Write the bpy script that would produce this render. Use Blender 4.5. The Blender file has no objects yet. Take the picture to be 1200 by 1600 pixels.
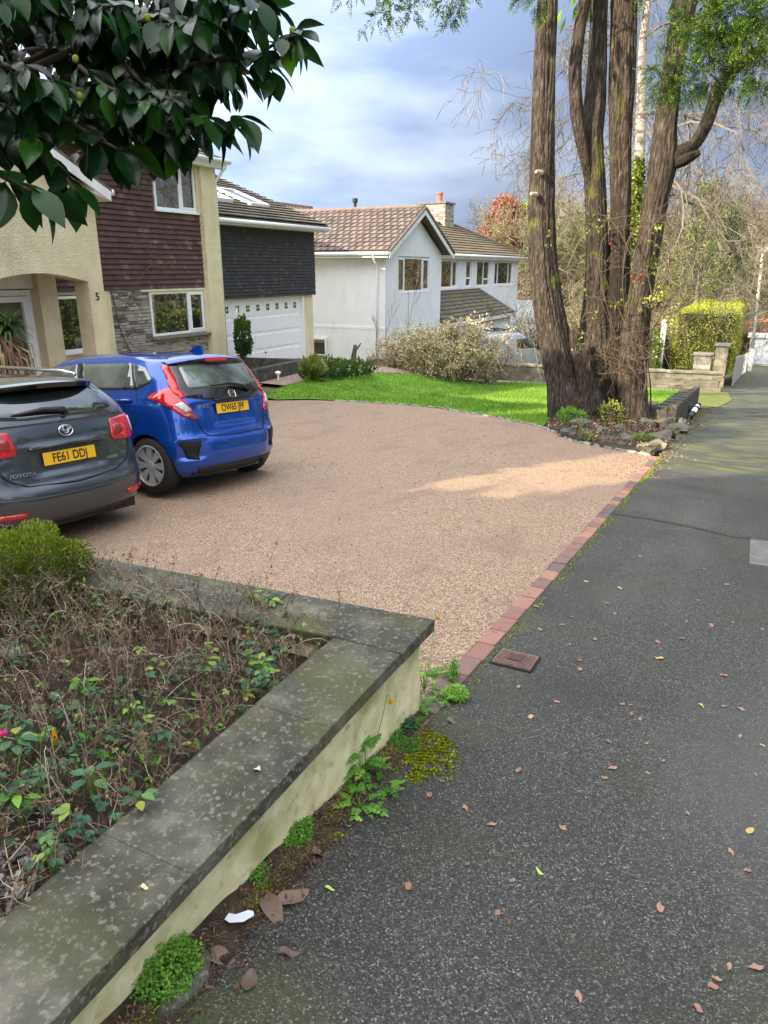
import bpy, bmesh, math, random
import numpy as np
from mathutils import Vector, Matrix, noise, geometry
R = math.radians
random.seed(7)
scn = bpy.context.scene
COL = scn.collection
# ---------------------------------------------------------------- camera, sky, sun, exposure
EYE = 1.55; F = 1130.0; PITCH = math.atan(380 / F); AZ = R(26.7)
cd = bpy.data.cameras.new('camera'); cam = bpy.data.objects.new('camera', cd); COL.objects.link(cam)
cam.location = (0, 0, EYE); cam.rotation_euler = (math.pi / 2 - PITCH, 0, AZ)
cd.sensor_fit = 'VERTICAL'; cd.sensor_height = 36; cd.sensor_width = 27; cd.lens = F / 1600 * 36
cd.clip_start = .05; cd.clip_end = 3000
scn.camera = cam
SUN_EL = R(28); SUN_AZ = R(-148)          # azimuth clockwise from +Y
w = bpy.data.worlds.new('World'); scn.world = w; w.use_nodes = True
nt = w.node_tree; nt.nodes.clear(); N = nt.nodes.new; L = nt.links.new
out = N('ShaderNodeOutputWorld'); bg = N('ShaderNodeBackground'); sky = N('ShaderNodeTexSky')
sky.sky_type = 'NISHITA'; sky.sun_disc = False; sky.sun_elevation = SUN_EL; sky.sun_rotation = SUN_AZ
tc = N('ShaderNodeTexCoord'); mp = N('ShaderNodeMapping'); mp.inputs['Scale'].default_value = (1.1, 1.1, 3.6)
mp.inputs['Location'].default_value = (.3, .1, .25)
nz = N('ShaderNodeTexNoise'); nz.inputs['Scale'].default_value = 1.5; nz.inputs['Detail'].default_value = 6; nz.inputs['Roughness'].default_value = .5
cr = N('ShaderNodeValToRGB'); cr.color_ramp.elements[0].position = .22; cr.color_ramp.elements[1].position = .48; cr.color_ramp.elements[0].color = (.8, .8, .8, 1)
nz2 = N('ShaderNodeTexNoise'); nz2.inputs['Scale'].default_value = 2.3; nz2.inputs['Detail'].default_value = 5
cc = N('ShaderNodeValToRGB'); cc.color_ramp.elements[0].color = (2.6, 3.5, 5.4, 1); cc.color_ramp.elements[1].color = (5.7, 6.7, 8.4, 1)
cc.color_ramp.elements[0].position = .40; cc.color_ramp.elements[1].position = .62
mx = N('ShaderNodeMixRGB')
L(tc.outputs['Generated'], mp.inputs[0]); L(mp.outputs[0], nz.inputs[0]); L(mp.outputs[0], nz2.inputs[0])
L(nz.outputs[0], cr.inputs[0]); L(nz2.outputs[0], cc.inputs[0])
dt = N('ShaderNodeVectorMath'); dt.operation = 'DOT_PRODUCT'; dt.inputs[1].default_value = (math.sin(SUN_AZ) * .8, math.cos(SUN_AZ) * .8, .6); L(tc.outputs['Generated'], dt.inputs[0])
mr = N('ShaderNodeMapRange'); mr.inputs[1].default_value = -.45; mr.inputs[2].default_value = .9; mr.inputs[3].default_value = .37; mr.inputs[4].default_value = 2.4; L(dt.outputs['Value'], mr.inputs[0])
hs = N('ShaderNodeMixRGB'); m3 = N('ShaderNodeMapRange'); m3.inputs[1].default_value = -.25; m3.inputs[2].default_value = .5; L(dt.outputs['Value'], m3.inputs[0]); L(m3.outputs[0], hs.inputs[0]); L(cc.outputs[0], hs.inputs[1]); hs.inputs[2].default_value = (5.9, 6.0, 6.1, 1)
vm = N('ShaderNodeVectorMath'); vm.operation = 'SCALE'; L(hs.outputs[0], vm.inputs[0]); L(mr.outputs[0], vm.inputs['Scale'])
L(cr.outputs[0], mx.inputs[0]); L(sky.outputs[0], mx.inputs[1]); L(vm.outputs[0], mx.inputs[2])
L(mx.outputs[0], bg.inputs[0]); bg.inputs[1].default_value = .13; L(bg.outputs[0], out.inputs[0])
sl = bpy.data.lights.new('sun', 'SUN'); sun = bpy.data.objects.new('sun', sl); COL.objects.link(sun)
sl.energy = 5.0; sl.angle = R(.5); sl.color = (1, .86, .62)
sd = Vector((math.sin(SUN_AZ) * math.cos(SUN_EL), math.cos(SUN_AZ) * math.cos(SUN_EL), math.sin(SUN_EL)))
sun.rotation_euler = sd.to_track_quat('Z', 'Y').to_euler()
vs = scn.view_settings; vs.view_transform = 'Standard'; vs.look = 'None'; vs.gamma = 1; vs.exposure = 1.15

# ---------------------------------------------------------------- helpers
def clampf(t): return min(1., max(0., t))
def smooth(t): t = clampf(t); return t * t * (3 - 2 * t)
CY = [0, 4.35, 6.46, 9, 14, 22, 300]; CC = [.12, .095, .058, .035, .012, 0, 0]
def gz(X, Y):
    Ye = Y if Y < 58 else 58 + (Y - 58) * .15
    z = -.0914 * Ye
    if X < -1.07:
        z1 = z + float(np.interp(Y, CY, CC)) * (max(X, -7.5) + 1.07)
        k = smooth((-7.5 - X) / 4) * (1 - smooth((Y - 20) / 6))
        z = z1 * (1 - k) - 1.4 * k
    return z
def ray(u, v):
    a = (u - 600) / F; b = (800 - v) / F
    y = math.cos(PITCH) + b * math.sin(PITCH); z = -math.sin(PITCH) + b * math.cos(PITCH)
    return Vector((a * math.cos(AZ) - y * math.sin(AZ), a * math.sin(AZ) + y * math.cos(AZ), z))
O = Vector((0, 0, EYE))
def atZ(u, v, z): d = ray(u, v); return O + d * ((z - EYE) / d.z)
def atX(u, v, x): d = ray(u, v); return O + d * (x / d.x)
def atY(u, v, y): d = ray(u, v); return O + d * (y / d.y)
def atD(u, v, t): return O + ray(u, v) * t
def onG(u, v):
    d = ray(u, v); t = .4
    while t < 200:
        q = O + d * t
        if q.z < gz(q.x, q.y): break
        t += .02
    q.z = gz(q.x, q.y); return q
def tag(o, label=None, cat=None, group=None, kind=None):
    if label: o['label'] = label
    if cat: o['category'] = cat
    if group: o['group'] = group
    if kind: o['kind'] = kind
    return o
def thing(name, label, cat, loc=(0, 0, 0), group=None):
    o = bpy.data.objects.new(name, None); COL.objects.link(o); o.location = loc; o.empty_display_size = .2
    return tag(o, label, cat, group)
class MB:
    def __init__(s): s.v = []; s.f = []; s.t = []; s.m = []
    def quad(s, a, b, c, d, t=.5, m=0):
        n = len(s.v); s.v += [a, b, c, d]; s.f.append((n, n + 1, n + 2, n + 3)); s.t.append(t); s.m.append(m)
    def tri(s, a, b, c, t=.5, m=0):
        n = len(s.v); s.v += [a, b, c]; s.f.append((n, n + 1, n + 2)); s.t.append(t); s.m.append(m)
    def poly(s, pts, t=.5, m=0):
        n = len(s.v); s.v += list(pts); s.f.append(tuple(range(n, n + len(pts)))); s.t.append(t); s.m.append(m)
    def hexa(s, p, t=.5, m=0):   # 8 points: bottom 0-3, top 4-7
        n = len(s.v); s.v += list(p)
        for q in ((3, 2, 1, 0), (4, 5, 6, 7), (0, 1, 5, 4), (1, 2, 6, 5), (2, 3, 7, 6), (3, 0, 4, 7)):
            s.f.append(tuple(n + i for i in q)); s.t.append(t); s.m.append(m)
    def box(s, x0, x1, y0, y1, z0, z1, t=.5, m=0):
        s.hexa([(x0, y0, z0), (x1, y0, z0), (x1, y1, z0), (x0, y1, z0), (x0, y0, z1), (x1, y0, z1), (x1, y1, z1), (x0, y1, z1)], t, m)
    def prism(s, pts, off, t=.5, m=0):   # polygon pts (3d) extruded by off
        n = len(s.v); k = len(pts); off = Vector(off); s.v += [Vector(p) for p in pts] + [Vector(p) + off for p in pts]
        s.f.append(tuple(range(n, n + k))[::-1]); s.f.append(tuple(range(n + k, n + 2 * k)))
        for i in range(k): j = (i + 1) % k; s.f.append((n + i, n + j, n + k + j, n + k + i))
        s.t += [t] * (k + 2); s.m += [m] * (k + 2)
    def tube(s, pts, rad, k=6, t=.5, m=0, cap=True, fn=None):
        pts = [Vector(p) for p in pts]; n0 = len(s.v); up = None
        for i, p in enumerate(pts):
            d = (pts[min(i + 1, len(pts) - 1)] - pts[max(i - 1, 0)])
            d = d.normalized() if d.length > 1e-9 else Vector((0, 0, 1))
            if up is None:
                up = d.cross(Vector((.13, 1, .07))).normalized()
            else:
                up = (up - d * up.dot(d)).normalized()
            sd_ = d.cross(up); r = rad[i] if hasattr(rad, '__len__') else rad
            for j in range(k):
                a = 2 * math.pi * j / k; rr = r if fn is None else r * fn(a, i, p)
                s.v.append(p + (up * math.cos(a) + sd_ * math.sin(a)) * rr)
        for i in range(len(pts) - 1):
            for j in range(k):
                a = n0 + i * k + j; b = n0 + i * k + (j + 1) % k
                s.f.append((a, b, b + k, a + k)); s.t.append(t); s.m.append(m)
        if cap:
            s.f.append(tuple(n0 + j for j in range(k))[::-1]); s.f.append(tuple(n0 + (len(pts) - 1) * k + j for j in range(k)))
            s.t += [t, t]; s.m += [m, m]
    def lathe(s, c, prof, k=20, t=.5, m=0, axis='Z', cap=True):
        n0 = len(s.v); c = Vector(c)
        for r, h in prof:
            for j in range(k):
                a = 2 * math.pi * j / k; x, y = r * math.cos(a), r * math.sin(a)
                s.v.append(c + (Vector((x, y, h)) if axis == 'Z' else Vector((x, h, y)) if axis == 'Y' else Vector((h, x, y))))
        for i in range(len(prof) - 1):
            for j in range(k):
                a = n0 + i * k + j; b = n0 + i * k + (j + 1) % k
                s.f.append((a, b, b + k, a + k)); s.t.append(t); s.m.append(m)
        if cap:
            s.f.append(tuple(n0 + j for j in range(k))); s.f.append(tuple(n0 + (len(prof) - 1) * k + j for j in range(k)))
            s.t += [t, t]; s.m += [m, m]
    def build(s, name, mats, parent=None, smooth_=False, bevel=0):
        me = bpy.data.meshes.new(name); me.from_pydata([tuple(v) for v in s.v], [], s.f)
        if not isinstance(mats, (list, tuple)): mats = [mats]
        for m in mats: me.materials.append(m)
        at = me.attributes.new('tint', 'FLOAT', 'FACE'); at.data.foreach_set('value', s.t)
        if max(s.m, default=0) > 0: me.polygons.foreach_set('material_index', s.m)
        if smooth_: me.polygons.foreach_set('use_smooth', [True] * len(s.f))
        me.update()
        o = bpy.data.objects.new(name, me); COL.objects.link(o)
        if parent: attach(o, parent)
        if bevel:
            b = o.modifiers.new('bevel', 'BEVEL'); b.width = bevel; b.segments = 2; b.limit_method = 'ANGLE'; b.angle_limit = R(40)
        return o
def recalc(o):
    bm = bmesh.new(); bm.from_mesh(o.data); bmesh.ops.remove_doubles(bm, verts=bm.verts, dist=1e-5)
    bmesh.ops.recalc_face_normals(bm, faces=bm.faces); bm.to_mesh(o.data); bm.free()
def wmat(o):
    m = Matrix.LocRotScale(o.location, o.rotation_euler, o.scale)
    return (wmat(o.parent) @ o.matrix_parent_inverse @ m) if o.parent else m
def attach(o, parent):   # geometry is written in world coordinates; keep it there under a located parent
    o.parent = parent; o.matrix_parent_inverse = wmat(parent).inverted()
def copytree(o, parent=None):
    c = o.copy(); COL.objects.link(c)
    if parent: c.parent = parent; c.matrix_parent_inverse = o.matrix_parent_inverse.copy()
    for ch in [x for x in bpy.data.objects if x.parent == o]: copytree(ch, c)
    return c

def mat(name, cols=None, scale=5, detail=4, rough=.8, bump=0, bscale=None, stretch=(1, 1, 1), tint=None, spec=.5, metal=0, base=None, coat=0, tintmix=.5, trans=0, voro=False, ior=None, dist=.02):
    m = bpy.data.materials.new(name); m.use_nodes = True; nt = m.node_tree; b = nt.nodes['Principled BSDF']; N = nt.nodes.new; L = nt.links.new
    b.inputs['Roughness'].default_value = rough; b.inputs['Metallic'].default_value = metal; b.inputs['Specular IOR Level'].default_value = spec
    if ior: b.inputs['IOR'].default_value = ior
    if coat: b.inputs['Coat Weight'].default_value = coat; b.inputs['Coat Roughness'].default_value = .04
    tc = N('ShaderNodeTexCoord'); mp = N('ShaderNodeMapping'); mp.inputs['Scale'].default_value = stretch; L(tc.outputs['Object'], mp.inputs[0])
    colout = None
    if base: b.inputs['Base Color'].default_value = (*base, 1)
    if cols:
        if voro: nz = N('ShaderNodeTexVoronoi'); nz.inputs['Scale'].default_value = scale; src = N('ShaderNodeSeparateColor'); L(nz.outputs['Color'], src.inputs[0]); so = src.outputs[0]
        else: nz = N('ShaderNodeTexNoise'); nz.inputs['Scale'].default_value = scale; nz.inputs['Detail'].default_value = detail; so = nz.outputs[0]
        L(mp.outputs[0], nz.inputs[0])
        cr = ramp(nt, cols); L(so, cr.inputs[0]); colout = cr.outputs[0]
    if tint:
        at = N('ShaderNodeAttribute'); at.attribute_name = 'tint'; c2 = ramp(nt, tint); L(at.outputs['Fac'], c2.inputs[0])
        if colout:
            mx = N('ShaderNodeMixRGB'); mx.inputs[0].default_value = tintmix; L(colout, mx.inputs[1]); L(c2.outputs[0], mx.inputs[2]); colout = mx.outputs[0]
        else: colout = c2.outputs[0]
    if colout: L(colout, b.inputs['Base Color'])
    if bump:
        nb = N('ShaderNodeTexNoise'); nb.inputs['Scale'].default_value = bscale or scale; nb.inputs['Detail'].default_value = 5; L(mp.outputs[0], nb.inputs[0])
        bp = N('ShaderNodeBump'); bp.inputs['Strength'].default_value = bump; bp.inputs['Distance'].default_value = dist; L(nb.outputs[0], bp.inputs['Height']); L(bp.outputs[0], b.inputs['Normal'])
    if trans:
        tr = N('ShaderNodeBsdfTranslucent'); ms = N('ShaderNodeMixShader'); ms.inputs[0].default_value = trans
        if colout: L(colout, tr.inputs[0])
        else: tr.inputs[0].default_value = (*base, 1)
        L(b.outputs[0], ms.inputs[1]); L(tr.outputs[0], ms.inputs[2]); L(ms.outputs[0], nt.nodes['Material Output'].inputs[0])
    m['colout'] = 1
    return m
def ramp(nt, cols):
    cr = nt.nodes.new('ShaderNodeValToRGB'); e = cr.color_ramp.elements
    while len(e) < len(cols): e.new(.5)
    for i, (p, c) in enumerate(cols): e[i].position = p; e[i].color = (*c, 1)
    return cr
def overlay(m, color, lo, hi, scale=3, detail=5, kind='noise', stretch=(1, 1, 1), loc=(0, 0, 0), zr=None, zaxis=2, amount=1, coord='Object'):
    """mix a second real colour (moss, lichen, stain) over a material's base colour through a noise / voronoi mask"""
    nt = m.node_tree; b = nt.nodes['Principled BSDF']; N = nt.nodes.new; L = nt.links.new
    tc = N('ShaderNodeTexCoord'); mp = N('ShaderNodeMapping'); mp.inputs['Scale'].default_value = stretch; mp.inputs['Location'].default_value = loc; L(tc.outputs[coord], mp.inputs[0])
    if kind == 'noise': n = N('ShaderNodeTexNoise'); n.inputs['Detail'].default_value = detail; o = n.outputs[0]
    else:
        n = N('ShaderNodeTexVoronoi'); n.inputs['Randomness'].default_value = 1; sc_ = N('ShaderNodeSeparateColor'); L(n.outputs['Color'], sc_.inputs[0]); dvd = N('ShaderNodeMath'); dvd.operation = 'DIVIDE'; L(n.outputs['Distance'], dvd.inputs[0])
        pw = N('ShaderNodeMath'); pw.operation = 'MULTIPLY_ADD'; pw.inputs[1].default_value = 1.7; pw.inputs[2].default_value = .02; L(sc_.outputs[0], pw.inputs[0]); L(pw.outputs[0], dvd.inputs[1]); o = dvd.outputs[0]
        wn = N('ShaderNodeTexNoise'); wn.inputs['Scale'].default_value = scale * 2.5; L(mp.outputs[0], wn.inputs[0]); ad = N('ShaderNodeMixRGB'); ad.blend_type = 'ADD'; ad.inputs[0].default_value = 1.2 / scale; L(mp.outputs[0], ad.inputs[1]); L(wn.outputs['Color'], ad.inputs[2])
    n.inputs['Scale'].default_value = scale; L(ad.outputs[0] if kind != 'noise' else mp.outputs[0], n.inputs[0])
    mr = N('ShaderNodeMapRange'); mr.inputs[1].default_value = lo; mr.inputs[2].default_value = hi; mr.inputs[4].default_value = amount; L(o, mr.inputs[0]); f = mr.outputs[0]
    if zr:   # restrict by position along an axis: zr = (full at, none at)
        sp = N('ShaderNodeSeparateXYZ'); L(tc.outputs[coord], sp.inputs[0]); m2 = N('ShaderNodeMapRange'); m2.inputs[1].default_value = zr[1]; m2.inputs[2].default_value = zr[0]
        L(sp.outputs[zaxis], m2.inputs[0]); mu = N('ShaderNodeMath'); mu.operation = 'MULTIPLY'; L(f, mu.inputs[0]); L(m2.outputs[0], mu.inputs[1]); f = mu.outputs[0]
    mx = N('ShaderNodeMixRGB'); L(f, mx.inputs[0]); mx.inputs[2].default_value = (*color, 1)
    ip = b.inputs['Base Color']
    if ip.links: L(ip.links[0].from_socket, mx.inputs[1])
    else: mx.inputs[1].default_value = ip.default_value
    L(mx.outputs[0], ip); return m
rnd = random.uniform
def rv(s=1): return Vector((rnd(-s, s), rnd(-s, s), rnd(-s, s)))
# ---------------------------------------------------------------- materials
M = {}
M['asphalt'] = mat('asphalt', [(0, (.012, .011, .010)), (.45, (.034, .032, .029)), (.78, (.062, .058, .052)), (.94, (.12, .115, .10)), (1, (.27, .255, .22))], scale=240, rough=.75, bump=.55, bscale=130, voro=True, dist=.008)
overlay(M['asphalt'], (.022, .02, .018), .5, .7, scale=1.3, amount=.6)
overlay(M['asphalt'], (.035, .042, .012), .52, .72, scale=1.9, amount=.55, loc=(9, 0, 0))
overlay(M['asphalt'], (.11, .105, .10), .53, .72, scale=.6, amount=.5, stretch=(2, .6, 1), loc=(3, 1, 0))
overlay(M['asphalt'], (.085, .10, .012), .56, .72, scale=2.2, amount=.75, zr=(-1.1, -.55), zaxis=0, loc=(4, 2, 0))
overlay(M['asphalt'], (.12, .115, .105), .50, .66, scale=1.1, amount=.45, stretch=(.5, 1.4, 1), zr=(14, 6), zaxis=1, loc=(0, 3, 0))
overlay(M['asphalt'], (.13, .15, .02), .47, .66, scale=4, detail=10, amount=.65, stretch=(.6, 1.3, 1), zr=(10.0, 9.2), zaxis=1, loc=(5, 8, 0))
M['driveway'] = mat('resin_gravel', [(0, (.06, .032, .019)), (.3, (.19, .117, .074)), (.6, (.32, .213, .138)), (.85, (.44, .31, .20)), (1, (.62, .47, .31))], scale=150, rough=.75, bump=.55, bscale=90, voro=True, dist=.01)
overlay(M['driveway'], (.10, .07, .055), .60, .74, scale=9, amount=.55)
overlay(M['driveway'], (.27, .175, .125), .42, .62, scale=.5, amount=.4)
overlay(M['driveway'], (.16, .105, .08), .52, .66, scale=2.2, amount=.35, stretch=(1, .5, 1))
overlay(M['driveway'], (.11, .08, .06), .64, .70, scale=38, amount=.6, loc=(1, 5, 0))
M['soil'] = mat('soil', [(.3, (.018, .012, .008)), (.55, (.05, .035, .024)), (.8, (.11, .08, .055))], scale=18, rough=.95, bump=1, bscale=40)
M['grassbase'] = mat('lawn_grass', [(.3, (.09, .22, .008)), (.7, (.15, .34, .012))], scale=1.6, rough=.9, bump=.6, bscale=60)
M['blade'] = mat('grass_blade', rough=.55, tint=[(0, (.08, .17, .012)), (.6, (.16, .29, .018)), (1, (.36, .42, .09))], trans=.3)
M['terrain'] = mat('rough_ground', [(.3, (.06, .08, .025)), (.7, (.15, .12, .07))], scale=.6, rough=.95, bump=.5, bscale=4)
M['coping'] = mat('coping_stone', [(.25, (.026, .023, .017)), (.46, (.060, .054, .040)), (.58, (.10, .092, .070)), (.75, (.20, .185, .14))], scale=7, detail=10, rough=.85, bump=.7, bscale=70, dist=.008)
overlay(M['coping'], (.25, .24, .18), .24, .15, scale=44, kind='voro', amount=.65)
overlay(M['coping'], (.24, .23, .16), .22, .12, scale=55, kind='voro', amount=.7)
overlay(M['coping'], (.085, .085, .025), .46, .64, scale=3.5, amount=.75, loc=(2, 2, 0))
overlay(M['coping'], (.24, .24, .19), .58, .68, scale=46, amount=.6)
M['wallyellow'] = mat('cream_masonry_paint', [(.3, (.62, .54, .28)), (.7, (.84, .77, .50))], scale=14, detail=8, rough=.8, bump=.8, bscale=150, dist=.006)
overlay(M['wallyellow'], (.26, .26, .05), .50, .68, scale=5, amount=.6, loc=(1, 0, 0))
overlay(M['wallyellow'], (.16, .13, .07), .60, .72, scale=22, amount=.5)
M['render5'] = mat('cream_roughcast', [(.3, (.66, .57, .36)), (.7, (.78, .70, .47))], scale=3, detail=8, rough=.9, bump=1, bscale=34, dist=.03)
overlay(M['render5'], (.36, .30, .19), .55, .75, scale=1.6, amount=.4, stretch=(1, 1, .3))
M['white'] = mat('white_render', [(.3, (.72, .74, .77)), (.7, (.80, .81, .83))], scale=1.2, rough=.85, bump=.3, bscale=30)
overlay(M['white'], (.52, .55, .5), .55, .75, scale=2.5, amount=.35, stretch=(1, 1, .25))
M['upvc'] = mat('white_upvc', base=(.82, .83, .84), rough=.35)
M['fascia'] = mat('fascia_board', [(.3, (.66, .66, .64)), (.7, (.8, .8, .79))], scale=4, rough=.5)
M['tilered'] = mat('plum_clay_tile', [(.3, (.055, .028, .026)), (.7, (.11, .055, .048))], scale=6, detail=6, rough=.8, tint=[(0, (.050, .026, .024)), (.85, (.115, .056, .050)), (1, (.2, .14, .11))], bump=.4, bscale=60)
overlay(M['tilered'], (.34, .30, .27), .66, .78, scale=5, amount=.6)
M['tileblack'] = mat('charcoal_tile', [(.3, (.022, .021, .023)), (.7, (.045, .042, .044))], scale=6, rough=.7, tint=[(0, (.02, .019, .022)), (.9, (.05, .046, .048)), (1, (.09, .085, .08))], bump=.4, bscale=60)
M['roofgrey'] = mat('mossy_concrete_tile', [(.3, (.06, .052, .042)), (.55, (.12, .10, .075)), (.8, (.22, .19, .13))], scale=5, detail=8, rough=.9, tint=[(0, (.06, .05, .04)), (1, (.17, .145, .10))], bump=.6, bscale=30)
overlay(M['roofgrey'], (.16, .15, .03), .58, .72, scale=4, amount=.7)
M['roofpink'] = mat('pinkish_concrete_tile', [(.3, (.10, .075, .066)), (.7, (.20, .155, .135))], scale=4, detail=8, rough=.9, tint=[(0, (.075, .058, .052)), (1, (.23, .175, .155))], bump=.5, bscale=30)
M['roofbrown'] = mat('lichened_brown_tile', [(.3, (.075, .05, .03)), (.7, (.16, .115, .07))], scale=4, detail=8, rough=.9, tint=[(0, (.07, .048, .03)), (1, (.19, .14, .085))], bump=.5, bscale=30)
overlay(M['roofbrown'], (.13, .12, .03), .5, .7, scale=2.5, amount=.6)
M['stonewall'] = mat('slate_stone', [(.3, (.19, .175, .155)), (.7, (.38, .36, .32))], scale=9, detail=8, rough=.85, tint=[(0, (.055, .045, .045)), (.2, (.24, .22, .19)), (.8, (.42, .39, .35)), (1, (.32, .24, .17))], bump=.7, bscale=40, tintmix=.65)
M['mortar'] = mat('mortar', [(.3, (.22, .20, .17)), (.7, (.32, .29, .25))], scale=20, rough=.95)
M['block'] = mat('weathered_block', [(.25, (.07, .065, .05)), (.5, (.20, .18, .14)), (.75, (.36, .33, .27))], scale=2.2, detail=9, rough=.9, bump=.6, bscale=30, stretch=(1, 1, 1.8))
overlay(M['block'], (.10, .11, .03), .55, .7, scale=1.5, amount=.6)
M['darkstone'] = mat('dark_mossy_stone', [(.3, (.03, .028, .022)), (.55, (.075, .07, .055)), (.75, (.15, .14, .11))], scale=9, detail=8, rough=.95, bump=1, bscale=30)
M['rock'] = mat('garden_rock', [(.3, (.05, .05, .042)), (.55, (.12, .115, .095)), (.8, (.24, .225, .19))], scale=7, detail=8, rough=.9, tint=[(0, (.06, .07, .075)), (.6, (.16, .15, .12)), (1, (.22, .165, .12))], bump=.7, bscale=30, tintmix=.4)
overlay(M['rock'], (.10, .12, .03), .55, .7, scale=6, amount=.7)
M['slab'] = mat('pale_edging_stone', [(.3, (.12, .12, .10)), (.7, (.34, .33, .30))], scale=8, detail=8, rough=.9, tint=[(0, (.12, .125, .10)), (1, (.34, .32, .27))], bump=.5, bscale=30)
M['brick'] = mat('red_paver', [(.3, (.75, .7, .7)), (.7, (1, 1, 1))], scale=40, rough=.8, tint=[(0, (.07, .038, .033)), (.35, (.13, .055, .038)), (.7, (.22, .08, .048)), (1, (.32, .135, .075))], bump=.5, bscale=120, tintmix=.93, dist=.006)
overlay(M['brick'], (.06, .045, .03), .55, .7, scale=14, amount=.5)
M['glass'] = mat('window_glass', base=(.012, .014, .014), rough=.015, spec=1, ior=1.9)
M['glassgrey'] = mat('obscured_glass', [(.3, (.05, .055, .05)), (.7, (.13, .135, .12))], scale=2, rough=.12, spec=.8)
M['blackplastic'] = mat('black_plastic', base=(.012, .012, .013), rough=.45)
M['rubber'] = mat('tyre_rubber', base=(.014, .014, .015), rough=.75)
M['iron'] = mat('cast_cover', [(.3, (.13, .075, .065)), (.7, (.22, .13, .11))], scale=30, rough=.75)
M['concrete'] = mat('concrete', [(.3, (.10, .10, .092)), (.7, (.18, .175, .16))], scale=12, detail=8, rough=.9, bump=.3)
M['bark'] = mat('cypress_bark', [(.28, (.018, .012, .009)), (.44, (.052, .037, .028)), (.60, (.115, .086, .068)), (.78, (.25, .205, .17))], scale=5, detail=14, rough=.95, bump=1, bscale=8, stretch=(6, 6, 1.0), dist=.1)
overlay(M['bark'], (.022, .016, .013), .50, .66, scale=1.1, amount=.8, stretch=(1.6, 1.6, .25), loc=(3, 0, 1))
overlay(M['bark'], (.15, .17, .02), .60, .70, scale=2.2, amount=.8, loc=(7, 0, 3), zr=(1.6, .2), zaxis=2)
M['paleb'] = mat('birch_bark', [(.35, (.14, .115, .10)), (.5, (.36, .32, .28)), (.8, (.52, .48, .42))], scale=4, detail=6, rough=.9, stretch=(1, 1, 3))
M['brokenwood'] = mat('broken_wood', [(.3, (.09, .05, .04)), (.7, (.30, .19, .14))], scale=9, rough=.95, stretch=(1, 3, 3), bump=1)
M['cutwood'] = mat('cut_wood', [(.3, (.32, .26, .2)), (.7, (.6, .52, .42))], scale=20, rough=.9)
def leafm(name, cols, rough=.5, trans=.25, spec=.4): return mat(name, rough=rough, tint=cols, trans=trans, spec=spec)
M['camleaf'] = leafm('camellia_leaf', [(0, (.005, .020, .006)), (.5, (.010, .045, .010)), (.8, (.03, .11, .012)), (1, (.11, .26, .015))], rough=.24, trans=.3, spec=.36)
M['twigbrown'] = mat('twig', base=(.10, .07, .045), rough=.9)
M['cyleaf'] = leafm('cypress_frond', [(0, (.02, .045, .008)), (.5, (.06, .12, .012)), (.8, (.17, .29, .018)), (1, (.33, .45, .03))], trans=.35)
M['hedge'] = leafm('hedge_leaf', [(0, (.10, .13, .015)), (.3, (.28, .34, .02)), (.7, (.38, .43, .03)), (.85, (.40, .27, .10)), (1, (.50, .52, .07))])
M['hedgegreen'] = leafm('green_hedge_leaf', [(0, (.02, .05, .01)), (.6, (.06, .13, .02)), (1, (.16, .22, .03))])
M['coniferolive'] = leafm('olive_conifer_tuft', [(0, (.04, .07, .008)), (.5, (.13, .19, .015)), (1, (.32, .38, .03))])
M['ivy'] = leafm('ivy_leaf', [(0, (.05, .08, .01)), (.5, (.16, .20, .02)), (1, (.38, .40, .06))])
M['weed'] = leafm('weed_leaf', [(0, (.05, .15, .025)), (.5, (.13, .33, .04)), (1, (.32, .55, .07))], trans=.35)
M['bramble'] = leafm('bramble_leaf', [(0, (.025, .075, .035)), (.5, (.065, .17, .075)), (.85, (.16, .30, .06)), (1, (.40, .42, .06))], rough=.45)
M['variegated'] = leafm('variegated_leaf', [(0, (.26, .20, .10)), (.4, (.50, .42, .22)), (.8, (.74, .66, .42)), (1, (.82, .72, .56))])
M['russet'] = leafm('russet_leaf', [(0, (.14, .055, .03)), (.5, (.30, .12, .075)), (1, (.42, .2, .13))])
M['palegreen'] = leafm('pale_green_leaf', [(0, (.06, .09, .02)), (.6, (.17, .22, .04)), (1, (.33, .36, .08))])
M['deadleaf'] = leafm('dead_leaf', [(0, (.08, .04, .025)), (.5, (.25, .13, .085)), (.85, (.42, .24, .17)), (1, (.58, .42, .18))], rough=.7, trans=.15)
M['deadstem'] = leafm('dead_stem', [(0, (.06, .038, .026)), (.5, (.20, .13, .088)), (.85, (.38, .28, .19)), (1, (.60, .50, .38))], rough=.8, trans=.0)
M['needle'] = leafm('fallen_needle', [(0, (.12, .06, .03)), (.4, (.30, .24, .12)), (.8, (.42, .40, .22)), (1, (.32, .42, .08))], rough=.7, trans=0)
M['moss'] = leafm('moss', [(0, (.10, .12, .006)), (.6, (.26, .30, .01)), (1, (.45, .48, .02))], rough=.9, trans=.1)
M['greytwig'] = mat('bare_twig', [(.3, (.10, .08, .065)), (.7, (.21, .18, .145))], scale=1.5, rough=.9)
M['tantwig'] = mat('tan_twig', [(.3, (.13, .10, .06)), (.7, (.27, .215, .13))], scale=1.5, rough=.9)
M['olivetwig'] = mat('olive_twig', [(.3, (.09, .09, .045)), (.7, (.20, .19, .09))], scale=1.5, rough=.9)
M['pebble'] = leafm('pebble', [(0, (.05, .045, .05)), (.6, (.16, .15, .15)), (1, (.4, .38, .36))], trans=0)
M['yellow'] = leafm('yellow_petal', [(0, (.75, .42, .01)), (1, (.85, .60, .02))], trans=.3)
M['pink'] = leafm('pink_petal', [(0, (.7, .05, .2)), (1, (.8, .1, .3))])

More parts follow.
